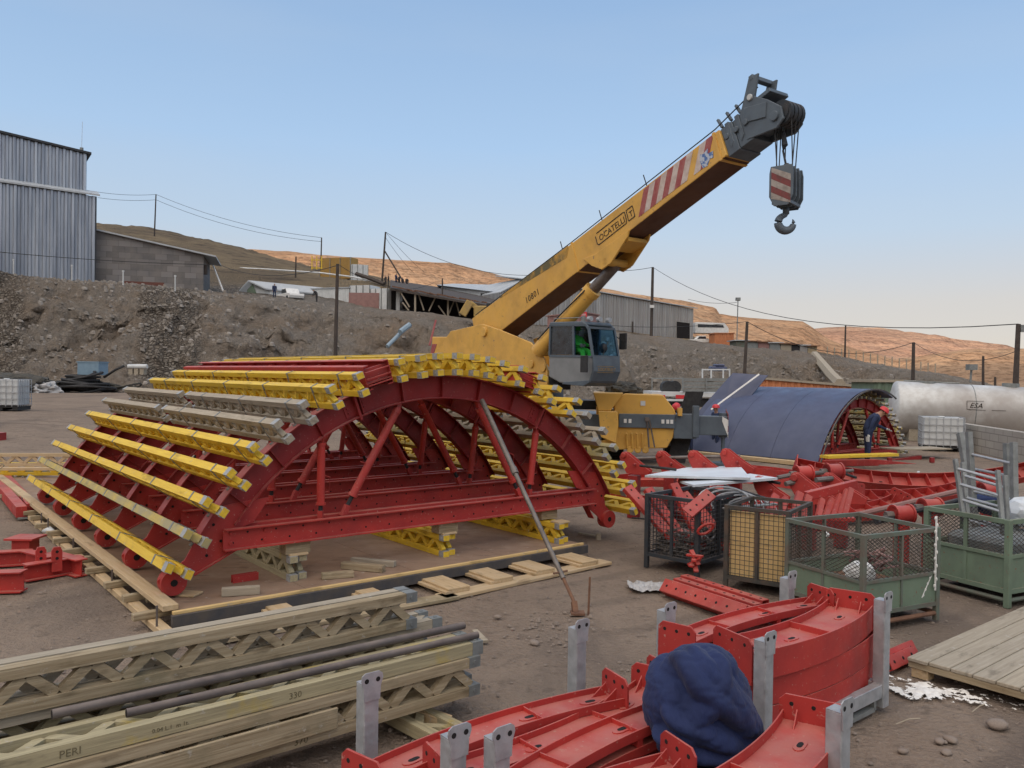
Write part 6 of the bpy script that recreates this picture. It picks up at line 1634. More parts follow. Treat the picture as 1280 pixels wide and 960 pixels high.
# ================================================================== people on the bank
stand = dict()
pg = P(343, 373, 92.5); person('person in dark blue work clothes standing on the bank edge left of the white pickup', pg, R(-60), stand, M['navy'], None, 1.0)
pg = P(396, 378, 93); person('person bending forward on the bank edge right of the white pickup', pg, R(175), dict(ch=(.20, 0, 1.22), nk=(.34, 0, 1.33), hd=(.42, 0, 1.38), ht=(.48, 0, 1.48), nose=(.50, 0, 1.31), sL=(.22, .17, 1.27), sR=(.22, -.17, 1.27), eL=(.34, .2, 1.02), wL=(.46, .18, .84), eR=(.34, -.2, 1.02), wR=(.46, -.18, .84)), M['dark_cloth'], None, 1.0)
labs = ['leftmost standing person of the group on the upper terrace', 'second person from the left in the group on the upper terrace, taller', 'third person from the left in the group on the upper terrace', 'fourth person in the group on the upper terrace, beside the brace pole', 'fifth person in the group on the upper terrace, near the right', 'rightmost standing person of the group on the upper terrace']
for px, py, s, lab in zip((482, 485.5, 495, 499, 503, 508.5), (357, 358, 358, 359, 360, 361), (.85, 1.0, 1.08, 1.0, .9, .95), labs):
    person(lab, P(px, py, 114), R(random.uniform(0, 360)), stand, M['dark_cloth'] if px != 495 else M['navy'], None, s)
# excavator behind the crane turret
ex = thing('excavator', 'small yellow excavator on the bank behind the crane turret', 'excavator', P(596, 402, 84))
M['cat'] = paint('dusty_yellow', (.42, .28, .08), (.30, .21, .09), .6, scale=2)
m = MB(); m.bar(P(578, 394, 84), P(588, 377, 84), .8, .7, up=(0, 1, 0)); m.bar(P(587, 378, 84), P(600, 388, 84), .5, .5, up=(0, 1, 0)); m.obj('boom', M['cat'], ex, bevel=.05)
m = MB(); m.box(P(602, 390, 84.5), (1.6, 1.6, 1.2)); m.obj('engine_housing', M['cat'], ex, bevel=.1)
m = MB(); m.box(P(616, 389, 84), (1.3, 1.4, 1.7)); m.obj('cab', M['glass'], ex, bevel=.08)
m = MB(); m.hexa([P(x, y, d) for d in (83, 85) for x, y in ((590, 397), (624, 397), (592, 405), (622, 405))]); m.obj('track', M['black'], ex, bevel=.2)
M['blue_tub0'] = paint('pale_blue_pipe', (.26, .34, .40), (.20, .27, .33), .5, scale=4)
# blue pipe sticking out of the bank
m = MB(); m.tube([P(484, 433, 70), P(497, 420, 71), P(508, 408, 73)], .18, n=10); m.tube([P(500, 415, 70.6), P(512, 406, 71.5)], .26, n=8); tag(m.obj('drain_pipe', M['blue_tub0']), 'pale blue pipe sticking out of the bank behind the formwork', 'pipe')
m = MB(); m.tube([P(537, 432, 66), P(545, 400, 66.5)], .09, n=5); tag(m.obj('striped_rod', M['stripe_red']), 'thin red rod leaning on the bank left of the crane', 'rod')
# ================================================================== foot of the bank at left: hoses, box, netting
def bz(px, py, d): q = P(px, py, d); return V((q.x, q.y, gz(q.x, q.y)))
c = bz(101, 489, 52)
m = MB()
for k in range(22):
    zz = random.uniform(.1, 1.1); rx = random.uniform(.9, 1.9) * (1.15 - .45 * zz); ry = rx * .8; cx = random.uniform(-.3, .3); tl = random.uniform(-.3, .3)
    m.tube([c + V((cx + rx * math.cos(a), ry * math.sin(a), zz + tl * math.cos(a + k))) for a in [2 * PI * i / 22 for i in range(23)]], .085, n=6)
m.tube([c + V((1.5, 0, 1.0)), c + V((2.4, -.3, 1.5)), c + V((2.9, -.2, 1.75))], .08)
tag(m.obj('hose_coil', M['black'], smooth=True), 'large tangled coil of black hose at the foot of the left bank', 'hose')
c2 = bz(152, 486, 54); m = MB()
for k in range(7):
    rx = random.uniform(.7, 1.3); zz = random.uniform(.08, .55); m.tube([c2 + V((rx * math.cos(a), rx * .6 * math.sin(a), zz + .15 * math.sin(a * 2 + k))) for a in [2 * PI * i / 20 for i in range(21)]], .06, n=5)
tag(m.obj('hose_coil', M['scrub'], smooth=True), 'smaller grey hose coil right of the black hose heap', 'hose')
bx = thing('blue_tub', 'pale blue plastic tub standing on the black hose heap', 'tub', c + V((.2, 1.2, 1.1)))
m = MB(); b0 = c + V((.2, 1.1, 1.0)); M['blue_tub'] = paint('pale_blue_plastic', (.20, .30, .38), (.16, .25, .33), .5, scale=4)
for (x, y, sx_, sy_) in ((0, -.6, 1.4, .06), (0, .6, 1.4, .06), (-.68, 0, .06, 1.2), (.68, 0, .06, 1.2)): m.box(b0 + V((x, y, .55)), (sx_, sy_, .85))
m.box(b0 + V((0, 0, .15)), (1.4, 1.2, .06)); m.obj('body', M['blue_tub'], bx, bevel=.02)
m = MB()
for (x, y, sx_, sy_) in ((0, -.63, 1.5, .06), (0, .63, 1.5, .06), (-.72, 0, .06, 1.3), (.72, 0, .06, 1.3)): m.box(b0 + V((x, y, .98)), (sx_, sy_, .08))
m.obj('rim', M['blue_tub'], bx)
def heap(name, lab, cat, c, r, mat, disp=.3, sub=4, sc=2.5, kind=None):
    bm = bmesh.new(); bmesh.ops.create_icosphere(bm, subdivisions=sub, radius=1)
    for v in bm.verts:
        q = v.co.copy(); v.co = q * (1 + disp * noise.fractal(q * sc + V(c), 1, 2, 4)); v.co = V((v.co.x * r[0], v.co.y * r[1], v.co.z * r[2]))
    me = bpy.data.meshes.new(name); bm.to_mesh(me); bm.free(); me.materials.append(mat); o = bpy.data.objects.new(name, me); COL.objects.link(o); o.location = c
    return tag(o, lab, cat, kind=kind)
heap('dark_net_heap', 'dark mound of netting behind the bluish liquid container', 'heap', bz(12, 482, 50) + V((0, 0, .3)), (2.6, 1.5, .9), M['scrub'])
heap('scrap_heap', 'pale tangle of scrap between the liquid container and the hose heap', 'heap', bz(47, 484, 50) + V((0, 0, .1)), (1.3, .9, .7), M['tarp'], .35, sc=3)
m = MB(); q = bz(172, 470, 60); m.cyl(P(160, 458, 58), P(184, 458, 58), .16, n=8); tag(m.obj('white_pipe', M['white_dull']), 'short white pipe lying at the foot of the bank', 'pipe')
for k in range(3): m = MB(); q = P(165 + 7 * k, 463, 58.2); m.box(q, (.3, .5, .6)); tag(m.obj('block', M['wood_grey']), 'grey block supporting the short white pipe', 'block', 'blocks under the white pipe')
# ================================================================== left side: girders on the ground, red beams, red frame
def gpair(px0, py0, px1, py1, z, mat, lab, grp='girders lying on the ground at the far left'):
    a = G(px0, py0, z); b = G(px1, py1, z); L = (b - a).length; return put_girder(None, a, b - a, Z, L, mat, label=lab, cat='girder', group=grp)
gpair(-60, 594, 112, 594, .20, M['yellow'], 'yellow lattice girder behind the long side beam at the far left')
gpair(-60, 602, 60, 604, .02, M['yellow_dirty'], 'splattered yellow girder lying lowest at the far left')
gpair(-60, 583, 118, 583, .44, M['wood_new'], 'pale girder lying on top of the yellow ones at the far left')
plank('rail', M['wood_new'], G(-60, 586, .5), G(112, 586, .5), .1, .05, label='pale rail laid over the girders at the far left', cat='timber')
RB = 'red steel beams at the far left edge'
for i, (x0, y0, x1, y1, lab) in enumerate(((-30, 574, 27, 640, 'outer red steel beam at the far left edge'), (-2, 588, 40, 636, 'inner red steel beam beside the long side beam'))):
    plank('steel_beam', M['red'], G(x0, y0, .12), G(x1, y1, .12), .14, .16, label=lab, cat='beam', group=RB)
plank('steel_beam', M['red_dark'], G(-40, 548, .3), G(4, 550, .3), .2, .4, label='dark red beam end at the left edge beyond the girders', cat='beam')
fr_ = thing('cross_piece', 'red cross-shaped steel frame piece lying on the ground at the left', 'frame', flat(G(50, 725, 0)))
def ib(a, b, w_, h, par, name='beam'):
    m = MB(); a = V(a); b = V(b); m.bar(a, b, .012, h); m.bar(a + Z * (h / 2), b + Z * (h / 2), w_, .014); m.bar(a - Z * (h / 2), b - Z * (h / 2), w_, .014); return m.obj(name, M['red'], par)
k = .09
ib(G(-30, 700, k), G(40, 696, k), .13, .15, fr_); ib(G(30, 716, k), G(102, 704, k), .13, .16, fr_); ib(G(-40, 728, k), G(30, 726, k + .01), .15, .19, fr_); ib(G(66, 700, k), G(102, 710, k), .13, .17, fr_)
q = G(33, 700, k); ib(q, G(66, 708, k), .12, .2, fr_)
m = MB(); q = G(32, 688, .12); m.box(q, (.20, .20, .3)); m.box(q + Z * .15, (.32, .30, .02)); m.obj('stub', M['red'], fr_)
for px in (51, 71):
    m = MB(); q = G(px, 700, .18); m.prism([(-.05, -.12), (.05, -.12), (.05, .10), (.03, .14), (-.03, .14), (-.05, .10)], q, U, Z, W * .03)
    for z_ in (.02, .09): m.cyl(q - W * .017 + Z * z_, q + W * .017 + Z * z_, .016, n=8, mi=1)
    m.obj('lug_plate', [M['red'], M['hole']], fr_)
# ================================================================== wire baskets and cages
def gridpanel(m, o, ax, ay, nx, ny, r, mi=0):
    for i in range(nx + 1): a = o + ax * (i / nx); m.cyl(a, a + ay, r, n=4, caps=False, mi=mi)
    for j in range(ny + 1): a = o + ay * (j / ny); m.cyl(a, a + ax, r, n=4, caps=False, mi=mi)
def diampanel(m, o, ax, ay, n_along, r, mi=0):
    la = ax.length; lb = ay.length; s = la / n_along; slope = .62
    nb = int((la + lb / slope) / s) + 1
    for k in range(-int(lb / slope / s) - 1, n_along + 1):
        for sg in (1, -1):
            x0 = k * s; x1 = x0 + lb / slope; t0 = 0; t1 = 1
            if x1 <= 0 or x0 >= la: continue
            if x0 < 0: t0 = -x0 / (x1 - x0)
            if x1 > la: t1 = (la - x0) / (x1 - x0)
            a = (x0 + (x1 - x0) * t0); b = (x0 + (x1 - x0) * t1)
            if sg < 0: t0, t1 = 1 - t0, 1 - t1
            m.cyl(o + ax * (a / la) + ay * t0, o + ax * (b / la) + ay * t1, r, n=3, caps=False, mi=mi)
def corners(pxm, pym, e1, l1, e2, l2):
    c = flat(G(pxm, pym, 0)); a1 = R(e1); a2 = R(e2)
    v1 = V((math.cos(a1), math.sin(a1), 0)) * l1; v2 = V((math.cos(a2), math.sin(a2), 0)) * l2
    return c, v1, v2
# black basket: corner nearest the camera, v1 to the right-back, v2 to the left-back
bk_ = flat(G(871, 722, 0)); lft = flat(G(813, 710, 0)); v2 = (lft - bk_); v2 = v2.normalized() * .66; v1 = V((-v2.y, v2.x, 0)) * -1; v1 = v1 if v1.y > 0 else -v1; v1 = v1.normalized() * .95
def basket(name, lab, c, v1, v2, h, wm, fm, cells=(14, 12), leg=.14, mesh='grid', solid_h=0, sm=None, cat='cage', half_front=False, rails=True, tr=.0045, post=.05):
    r = thing(name, lab, cat, c)
    P4 = [c, c + v1, c + v1 + v2, c + v2]
    for p in P4: m = MB(); m.bar(p, p + Z * h, post, post, up=v1); m.obj('frame_post', fm, r, bevel=.004)
    m = MB()
    for i in range(4):
        a = P4[i]; b = P4[(i + 1) % 4]
        for z in (leg, h - .02): m.bar(a + Z * z, b + Z * z, post * .8, post * .8)
        mid = (a + b) / 2; m.bar(mid + Z * leg, mid + Z * (h - .02), post * .7, post * .5, up=v1)
        if solid_h:
            m.bar(a + Z * solid_h, b + Z * solid_h, post * .8, post * .6)
    m.obj('frame_rail', fm, r)
    for i in range(4):
        a = P4[i]; b = P4[(i + 1) % 4]; d = (b - a); n_ = V((-d.y, d.x, 0)).normalized() * .012
        m = MB(); z0 = solid_h if solid_h else leg
        if mesh == 'grid': gridpanel(m, a + Z * z0, d, Z * (h - z0 - .02), cells[0], cells[1], tr)
        else: diampanel(m, a + Z * z0, d, Z * (h - z0 - .02), cells[0], tr)
        m.obj('wire_panel', wm, r)
        if solid_h:
            m = MB(); m.bar(a + Z * ((leg + solid_h) / 2), b + Z * ((leg + solid_h) / 2), .008, solid_h - leg - .03); m.obj('sheet_panel', sm, r)
    m = MB(); m.hexa([p + Z * z for z in (leg - .01, leg + .01) for p in (P4[0], P4[1], P4[3], P4[2])]); m.obj('floor', fm, r)
    return r, P4
bkr, P4 = basket('wire_basket', 'dark navy steel wire basket filled with small clamps and red channels', bk_, v1, v2, .86, M['blue_dark'], M['blue_dark'], (15, 15), .16, post=.05, tr=.0035)
# its contents
m = MB()
for k in range(900):
    q = P4[0] + v1 * random.uniform(.08, .92) + v2 * random.uniform(.08, .92) + Z * (.18 + random.random() ** 1.2 * .26)
    a = random.uniform(0, PI); d = V((math.cos(a), math.sin(a), random.uniform(-.5, .5))).normalized() * random.uniform(.03, .06)
    m.bar(q - d, q + d, .022, .018)
tag(m.obj('clamps', M['rod']), 'heap of small steel clamps inside the dark wire basket', 'clamps', kind='stuff')
def chan(a, b, w_, h, lab, mat='red', grp=None, up=Z, holes=True, cat='channel'):
    """red steel channel with slotted web"""
    a = V(a); b = V(b); d = (b - a).normalized(); s = d.cross(V(up)).normalized(); u_ = s.cross(d); m = MB()
    m.bar(a, b, w_, .008, up=u_)
    for k_ in (-1, 1): m.bar(a + s * (k_ * w_ / 2) - u_ * (h / 2), b + s * (k_ * w_ / 2) - u_ * (h / 2), .008, h, up=u_)
    if holes:
        n = max(2, int((b - a).length / .12))
        for i in range(n): c = a.lerp(b, (i + .5) / n); m.cyl(c - u_ * .005, c + u_ * .006, .014, n=6, mi=1)
    return tag(m.obj('steel_channel', [M[mat], M['hole']]), lab, cat, grp)
CB = 'red channels standing in the dark wire basket'
cc = P4[0] + v1 * .5 + v2 * .5
for k, (t1, t2, z0, L, az, el, w_) in enumerate(((.15, .75, .45, .9, 145, 42, .13), (.35, .65, .40, .85, 140, 48, .12), (.55, .55, .5, .7, 128, 55, .12), (.8, .35, .42, .75, 135, 42, .14), (.9, .2, .3, .75, 140, 45, .12), (.75, .12, .3, .8, 130, 38, .12))):
    a = P4[0] + v1 * t1 + v2 * t2 + Z * z0; d = V((math.cos(R(az)) * math.cos(R(el)), math.sin(R(az)) * math.cos(R(el)), math.sin(R(el)))) * L
    chan(a - d * .25, a + d * .75, w_, .05, 'red channel sticking out of the dark wire basket, %s from the left' % ['first', 'second', 'third', 'fourth', 'fifth', 'sixth'][k], grp=CB, up=V((.3, -.6, .6)))
a = G(860, 640, .95); chan(P(859, 641, 8.6), P(889, 616, 8.9), .13, .05, 'red perforated channel lying across the top of the dark wire basket', up=V((0, -.8, .6)))
a = P4[0] + v1 * .3 + v2 * .25
for k in range(3): chan(a + Z * (.30 + .07 * k) + v2 * .35, a + Z * (.24 + .07 * k) - v2 * .12, .14, .05, 'short red channel lying in the dark wire basket, %s layer' % ['lowest', 'middle', 'top'][k], grp=CB)
m = MB(); q = P4[0] + v1 * .45; m.hexa([q + v2 * .02 + V((x * v1.x, x * v1.y, 0)) + V((0, 0, z)) + V((0, k_ * .012, 0)) for k_ in (0, 1) for z in (.35, .80) for x in (0, .5)]); tag(m.obj('black_board', M['black']), 'black board standing in the dark wire basket', 'board')
m = MB(); q = P(882, 661, 8.75)
m.tube([q + V((.07 * math.cos(t) * 1.2, -.02 * math.sin(t), .055 * math.sin(t) + .03 * math.cos(t))) for t in [2 * PI * i / 14 for i in range(15)]], .016, n=6); tag(m.obj('steel_shackle', M['red']), 'red steel loop hanging at the corner of the dark wire basket', 'shackle')
# basket with yellow boards
c_ = flat(G(984, 748, 0)); l_2 = flat(G(907, 735, 0)); v2 = (l_2 - c_); v1 = V((v2.y, -v2.x, 0)).normalized() * .8; v1 = v1 if v1.y > 0 else -v1
ybr, Y4 = basket('wire_basket', 'rusty grey wire basket lined with two yellow boards', c_, v1, v2, .88, M['wire'], M['wire'], (13, 15), .12, tr=.0032, post=.045)
for k in (0, 1):
    a = Y4[0] + v2 * (.03 + .49 * k) + v1 * .05; b = a + v2 * .44
    plank('yellow_board', M['ply_light'], a + Z * .48, b + Z * .48, .02, .68, None, label='yellow plywood board inside the rusty wire basket, the %s of two' % ('right' if k == 0 else 'left'), cat='board')
for k in range(10):
    q = Y4[0] + v1 * .3 + v2 * (.1 + .08 * k); m = MB()
# green mesh cages
cA = flat(G(1083, 789, 0)); cA = V((3.08, 6.95, 0))
e1 = V((.9, .436, 0)) * .96; e2 = V((-.436, .9, 0)) * .88
gA, GA4 = basket('mesh_cage', 'faded green mesh cage holding a bundle of scrap, in front of the red steel', cA, e1, e2, .86, M['wire'], M['green_dark'], (16, 10), .16, mesh='diam', solid_h=.44, sm=M['green'], post=.045, tr=.0030)
cB_ = flat(G(1259, 760, 0)); gB, GB4 = basket('mesh_cage', 'second green mesh cage at the right edge with galvanised ladder frames standing in it', cB_, e1 * 1.2, e2, .86, M['wire'], M['green'], (16, 10), .16, mesh='diam', solid_h=.50, sm=M['green'], post=.055, tr=.0032)
m = MB(); 
for z in (.30,): 
    for P_ in (GA4, GB4):
        for i in (0, 3): pass
for P_, r_ in ((GA4, gA), (GB4, gB)):
    m = MB()
    for i in range(4): a = P_[i] + Z * .07; b = P_[(i + 1) % 4] + Z * .07; m.cyl(a, b, .022, n=8)
    m.obj('base_tube', M['rust'] if r_ is gA else M['green_dark'], r_)
# chain-like string of pale clamps hanging at cage corner
m = MB(); q = GA4[1] + Z * .95 - e1 * .05
for k in range(11): m.ell(q - Z * .062 * k + V((.012 * (k % 2), -.03, 0)), (.013, .013, .020), 8, 5)
m.tube([q + V((.005, -.03, .02)), q - Z * .35 + V((.005, -.03, 0)), q - Z * .66 + V((.005, -.03, 0))], .009, n=5); m.tube([q - Z * .52 - e1 * .02, q - Z * .60 - e1 * .08, q - Z * .72 - e1 * .16], .008, n=5)
for k in range(4): m.ell(q - Z * (.55 + .05 * k) - e1 * (.03 * k + .05), (.014, .012, .016), 6, 4)
tag(m.obj('clamp_string', M['white']), 'string of pale fittings hanging at the right corner of the green cage', 'fittings')
# scrap in cage A
q = GA4[0] + e1 * .30 + e2 * .35 + Z * .40
heap('plastic_bag', 'white plastic bag lying in the faded green mesh cage', 'bag', q + V((0, -.05, .05)), (.14, .11, .10), M['white'], .22, 3, 1.6)
m = MB()
for k in range(22):
    a = q + e1 * .18 + V((random.uniform(-.15, .15), random.uniform(-.1, .1), random.uniform(0, .22))); d = V((random.uniform(-1, 1), random.uniform(-.5, .5), random.uniform(-.4, .6))).normalized() * .09
    m.bar(a - d, a + d, .035, .012)
tag(m.obj('scrap_bundle', M['brush_red']), 'tangle of reddish scrap beside the white bag in the green cage', 'scrap')
m = MB(); m.hexa([GA4[0] + e1 * x + e2 * y + Z * z for z in (.17, .30) for y in (.06, .94) for x in (.05, .95)]); tag(m.obj('scrap_layer', M['rust']), 'rusty scrap covering the floor of the faded green cage', 'scrap')
heap('white_clump', 'small white clump on the rail inside the left side of the green cage', 'clump', P(1032, 668, 7.7), (.035, .03, .025), M['white'], .3, 3)
# ladder frames in cage B
LF = 'galvanised ladder frames leaning in the right cage'
def ladder(p0, p1, q0, q1, n, lab, mat='galv_dull', w_=.038):
    r = thing('ladder_frame', lab, 'frame', p0, LF)
    for a, b in ((p0, p1), (q0, q1)): m = MB(); m.bar(a, b, w_, w_ * 1.3, up=(0, -1, .1)); m.obj('rail', M[mat], r, bevel=.004)
    for k in range(n):
        t = (k + .4) / n; m = MB(); m.cyl(V(p0).lerp(V(p1), t), V(q0).lerp(V(q1), t), .016, n=8); m.obj('rung', M['galv'], r)
ladder(P(1205, 652, 8.3), P(1194, 574, 8.5), P(1254, 668, 7.9), P(1247, 588, 8.1), 4, 'nearest galvanised ladder frame standing in the right cage')
ladder(P(1214, 690, 8.6), P(1203, 578, 8.9), P(1262, 700, 8.2), P(1256, 594, 8.4), 4, 'second galvanised ladder frame, just behind the nearest one')
ladder(P(1220, 680, 9.2), P(1211, 540, 9.4), P(1269, 690, 8.6), P(1267, 553, 8.8), 3, 'tallest galvanised frame at the back of the right cage', w_=.055)
ladder(P(1226, 690, 9.3), P(1200, 541, 9.7), P(1263, 690, 8.9), P(1259, 554, 9.0), 2, 'dark rear frame leaning behind the tallest one in the right cage', w_=.06)
heap('blue_bag', 'dark blue bag behind the ladder frames in the right cage', 'bag', P(1240, 630, 9.6), (.28, .2, .12), M['jacket'], .2, 3)
m = MB(); m.hexa([GB4[0] + e1 * 1.2 * x + e2 * y + Z * z for z in (.30, .62) for y in (.12, .88) for x in (.12, .9)]); tag(m.obj('steel_parts', M['galv_dull'], bevel=.05), 'stack of steel parts lying in the right cage', 'parts')
heap('pale_sack', 'pale blue sack at the right end of the right cage', 'sack', P(1282, 640, 8.6), (.2, .2, .16), M['white_sheet'], .15, 3)
# ================================================================== heap of red formwork steel in the middle right
RG = 'red steel arch segments lying in the middle yard'
wm_long = waling_mesh(4.4, 7.5, .30, .20, 'L', (.34, .30), nst=12, web=.3)
wm_mid = waling_mesh(2.4, 3.13, .26, .16, 'M', (.32, .28), nst=5, web=.3)
def seg(me, a, b, lab, z, roll=0, up=None, flip=False):
    a = V((a.x, a.y, z)); b = V((b.x, b.y, z)); c = (a + b) / 2; x = (b - a).normalized() * (-1 if flip else 1)
    up = V(up) if up else Z
    return inst(me, 'arch_segment', None, frame(c, x, up), lab, 'steel segment', RG)
seg(wm_long, G(1055, 625, 0), G(1235, 628, 0), 'long curved red segment reaching right behind the cages', .28, up=(0, -.7, .7), flip=True)
seg(wm_long, G(1050, 645, 0), G(1215, 632, 0), 'lower long curved red segment behind the green cages', .12, up=(0, -.5, .85), flip=True)
seg(wm_mid, G(790, 612, 0), G(900, 622, 0), 'red segment below the left end of the pale panels', .18, up=(0, -.5, .85))
seg(wm_mid, G(772, 632, 0), G(868, 650, 0), 'red segment on the ground left of the dark wire basket', .05, up=(0, -.5, .85))
seg(wm_mid, G(960, 622, 0), G(1060, 640, 0), 'red segment crossing below the round red hubs', .25, up=(.2, -.3, .9))
seg(wm_mid, G(900, 640, 0), G(1000, 655, 0), 'red segment behind the rusty wire basket', .10, up=(.1, -.5, .85))
seg(wm_mid, G(990, 660, 0), G(1130, 650, 0), 'red segment low behind the green cage', .10, up=(0, -.4, .9), flip=True)
seg(wm_mid, G(930, 600, 0), G(1040, 620, 0), 'red segment beyond the pale panels', .20, up=(.2, -.6, .8))
def foot(px, py, d, yaw, lab, s=1.0, ro=0):
    """tapered red foot plate pair with bolt bosses"""
    o = P(px, py, d); X = V((math.cos(yaw), math.sin(yaw), 0)); Y = V((-X.y, X.x, 0)); r = thing('foot_bracket', lab, 'bracket', flat(o), 'tapered red brackets in the middle yard')
    m = MB(); poly = [(-.30, .02), (-.34, .16), (-.28, .28), (-.16, .27), (.18, .02), (.42, -.12), (.40, -.22), (.05, -.24), (-.16, -.22)]
    for s_ in (-.09, .09): m.prism([(x * s, y * s) for x, y in poly], o + Y * s_ * s, X, Z, Y * .014)
    m.bar(o + X * (-.2 * s) + Z * .1 * s, o + X * .3 * s - Z * .16 * s, .17 * s, .02); m.cyl(o + Y * -.14 * s + X * -.24 * s + Z * .2 * s, o + Y * .14 * s + X * -.24 * s + Z * .2 * s, .06 * s, n=12)
    m.obj('plate', M['red'], r, bevel=.004)
    m = MB(); m.cyl(o + Y * -.20 * s + X * .05 * s, o + Y * .20 * s + X * .05 * s, .03 * s, n=8); m.bar(V((o.x, o.y, 0)), o - Z * .18, .16, .16, up=Y); m.obj('pin', M['red_dark'], r)
for k, (px, py, d) in enumerate(((793, 580, 12.6), (838, 579, 12.4), (879, 579, 12.0), (920, 577, 11.8))):
    foot(px, py, d, R(-28), 'tapered red bracket, %s from the left in the row of four before the outrigger' % ['first', 'second', 'third', 'fourth'][k], .66)
foot(962, 612, 10.4, R(-30), 'tapered red bracket right of the pale panels', .6); foot(1012, 612, 10.4, R(-30), 'tapered red bracket between the two round hubs', .75); foot(1052, 612, 10.6, R(-30), 'tapered red bracket above the standing red channels', .75)
foot(870, 612, 11.0, R(-30), 'tapered red bracket hidden behind the pale panels', .7)
def hub(px, py, d, lab, r_=.12, L=.22, yaw=R(10)):
    o = P(px, py, d); X = V((math.cos(yaw), math.sin(yaw), .03)).normalized(); m = MB(); m.cyl(o - X * L / 2, o + X * L / 2, r_ * .85, n=18); m.cyl(o - X * L / 2, o - X * (L / 2 - .02), r_, n=18); m.cyl(o + X * (L / 2 - .02), o + X * L / 2, r_, n=18); m.cyl(o - X * (L / 2 + .09), o - X * L / 2, .045, n=6, mi=1)
    m.bar(V((o.x, o.y, 0)), o, .12, .12, up=X)
    tag(m.obj('round_hub', [M['red'], M['rod']], auto=True), lab, 'hub', 'round red hubs on the steel rods')
hub(1004, 592, 11.0, 'round red hub, leftmost of the rear two'); hub(1042, 589, 11.2, 'round red hub, rightmost of the rear two'); hub(1127, 643, 9.0, 'round red hub behind the green cage', .115); hub(1163, 634, 9.2, 'round red hub near the right cage', .11); hub(1235, 614, 10.0, 'round red hub behind the ladder frames', .12)
def rod(a, b, r_, lab, mat='rod'): m = MB(); m.cyl(a, b, r_, n=8); tag(m.obj('steel_rod', M[mat]), lab, 'rod', 'steel rods on the red steel heap')
rod(P(790, 573, 12.8), P(925, 570, 11.9), .025, 'long dark rod joining the four tapered red brackets')
rod(P(972, 597, 10.9), P(998, 592, 11.0), .03, 'rod left of the leftmost rear hub'); rod(P(1012, 592, 11), P(1040, 590, 11.2), .03, 'rod between the two rear hubs'); rod(P(1048, 590, 11.2), P(1066, 588, 11.3), .025, 'thin rod end right of the rear hubs')
rod(P(982, 605, 10.4), P(1004, 600, 10.5), .035, 'grey rod with nut below the leftmost rear hub'); rod(P(1020, 600, 10.5), P(1040, 598, 10.6), .035, 'grey rod with nut below the right rear hub')
rod(P(1065, 645, 9.6), P(1205, 612, 10.2), .035, 'long rusty tube slanting over the red segments behind the green cage', 'brush_red')
rod(P(1095, 652, 8.9), P(1122, 644, 9.0), .04, 'dark rod left of the hub behind the green cage', 'blue_dark'); rod(P(1132, 641, 9.0), P(1163, 634, 9.2), .035, 'dark rod between the hubs behind the cages', 'blue_dark'); rod(P(1168, 633, 9.2), P(1210, 622, 9.8), .03, 'dark rod running to the right cage', 'blue_dark')
rod(P(940, 598, 10.6), P(975, 604, 10.3), .02, 'dark rod beside the pale panels', 'black'); rod(P(1050, 590, 11.6), P(1070, 597, 11.3), .02, 'thin dark rod on the ground right of the hubs', 'black')
# pale panels
for (q4, lab) in (([P(806, 594, 11.2), P(938, 597, 9.9), P(925, 582, 12.0), P(860, 584, 12.2)], 'pale grey panel lying on the red steel, the rear one'), ([P(866, 606, 9.9), P(972, 597, 10.3), P(938, 592, 10.9), P(850, 601, 10.9)], 'pale grey panel lying on the red steel, the front one')):
    m = MB(); m.hexa([p + Z * dz for dz in (-.03, 0) for p in (q4[0], q4[1], q4[3], q4[2])]); tag(m.obj('metal_sheet', M['white_sheet']), lab, 'panel')
for (a, b) in ((P(800, 582, 12), P(845, 587, 11.6)),): rod(a, b, .02, 'dark bar on the left end of the pale panels', 'black')
plank('dark_bar', M['black'], P(905, 608, 10.0), P(970, 628, 9.6), .04, .05, label='dark bar lying below the front pale panel', cat='bar')
# standing short channels
SG = 'short red channels standing on the red steel heap'
for k, (x0, y0, x1, y1) in enumerate(((962, 643, 971, 618), (974, 645, 984, 622), (992, 648, 1001, 615), (1004, 648, 1012, 619), (1024, 645, 1029, 623), (1033, 645, 1042, 623), (1042, 646, 1052, 618), (1050, 645, 1060, 612), (1056, 645, 1065, 610))):
    a = P(x0, y0, 9.2); b = P(x1, y1, 9.45); chan(a, b, .075 if k < 4 else .055, .045, 'short red channel standing on the heap, %s from the left' % ['first', 'second', 'third', 'fourth', 'fifth', 'sixth', 'seventh', 'eighth', 'ninth'][k], grp=SG, up=V((0, -1, .2)), holes=False)
plank('steel_flat', M['red'], P(1008, 620, 9.5), P(1070, 605, 9.6), .09, .10, label='red beam across the tops of the standing red channels', cat='beam')
plank('steel_flat', M['red'], P(960, 648, 9.1), P(1066, 648, 9.3), .16, .04, label='red plate under the feet of the standing red channels', cat='plate')
m = MB(); c = P(905, 625, 9.3)
for k in range(5):
    m.tube([c + V((.30 * math.cos(t) + .08 * k, .1 * math.sin(t), .14 * math.sin(t) - .03 * k)) for t in [PI * 1.15 * i / 12 - .2 for i in range(13)]], .010, n=5)
tag(m.obj('wire_loops', M['galv']), 'loops of pale wire rope above the dark wire basket', 'wire')
plank('grey_board', M['galv_dull'], P(905, 636, 9.0), P(970, 630, 9.2), .08, .02, label='grey strip lying behind the rusty wire basket', cat='strip')
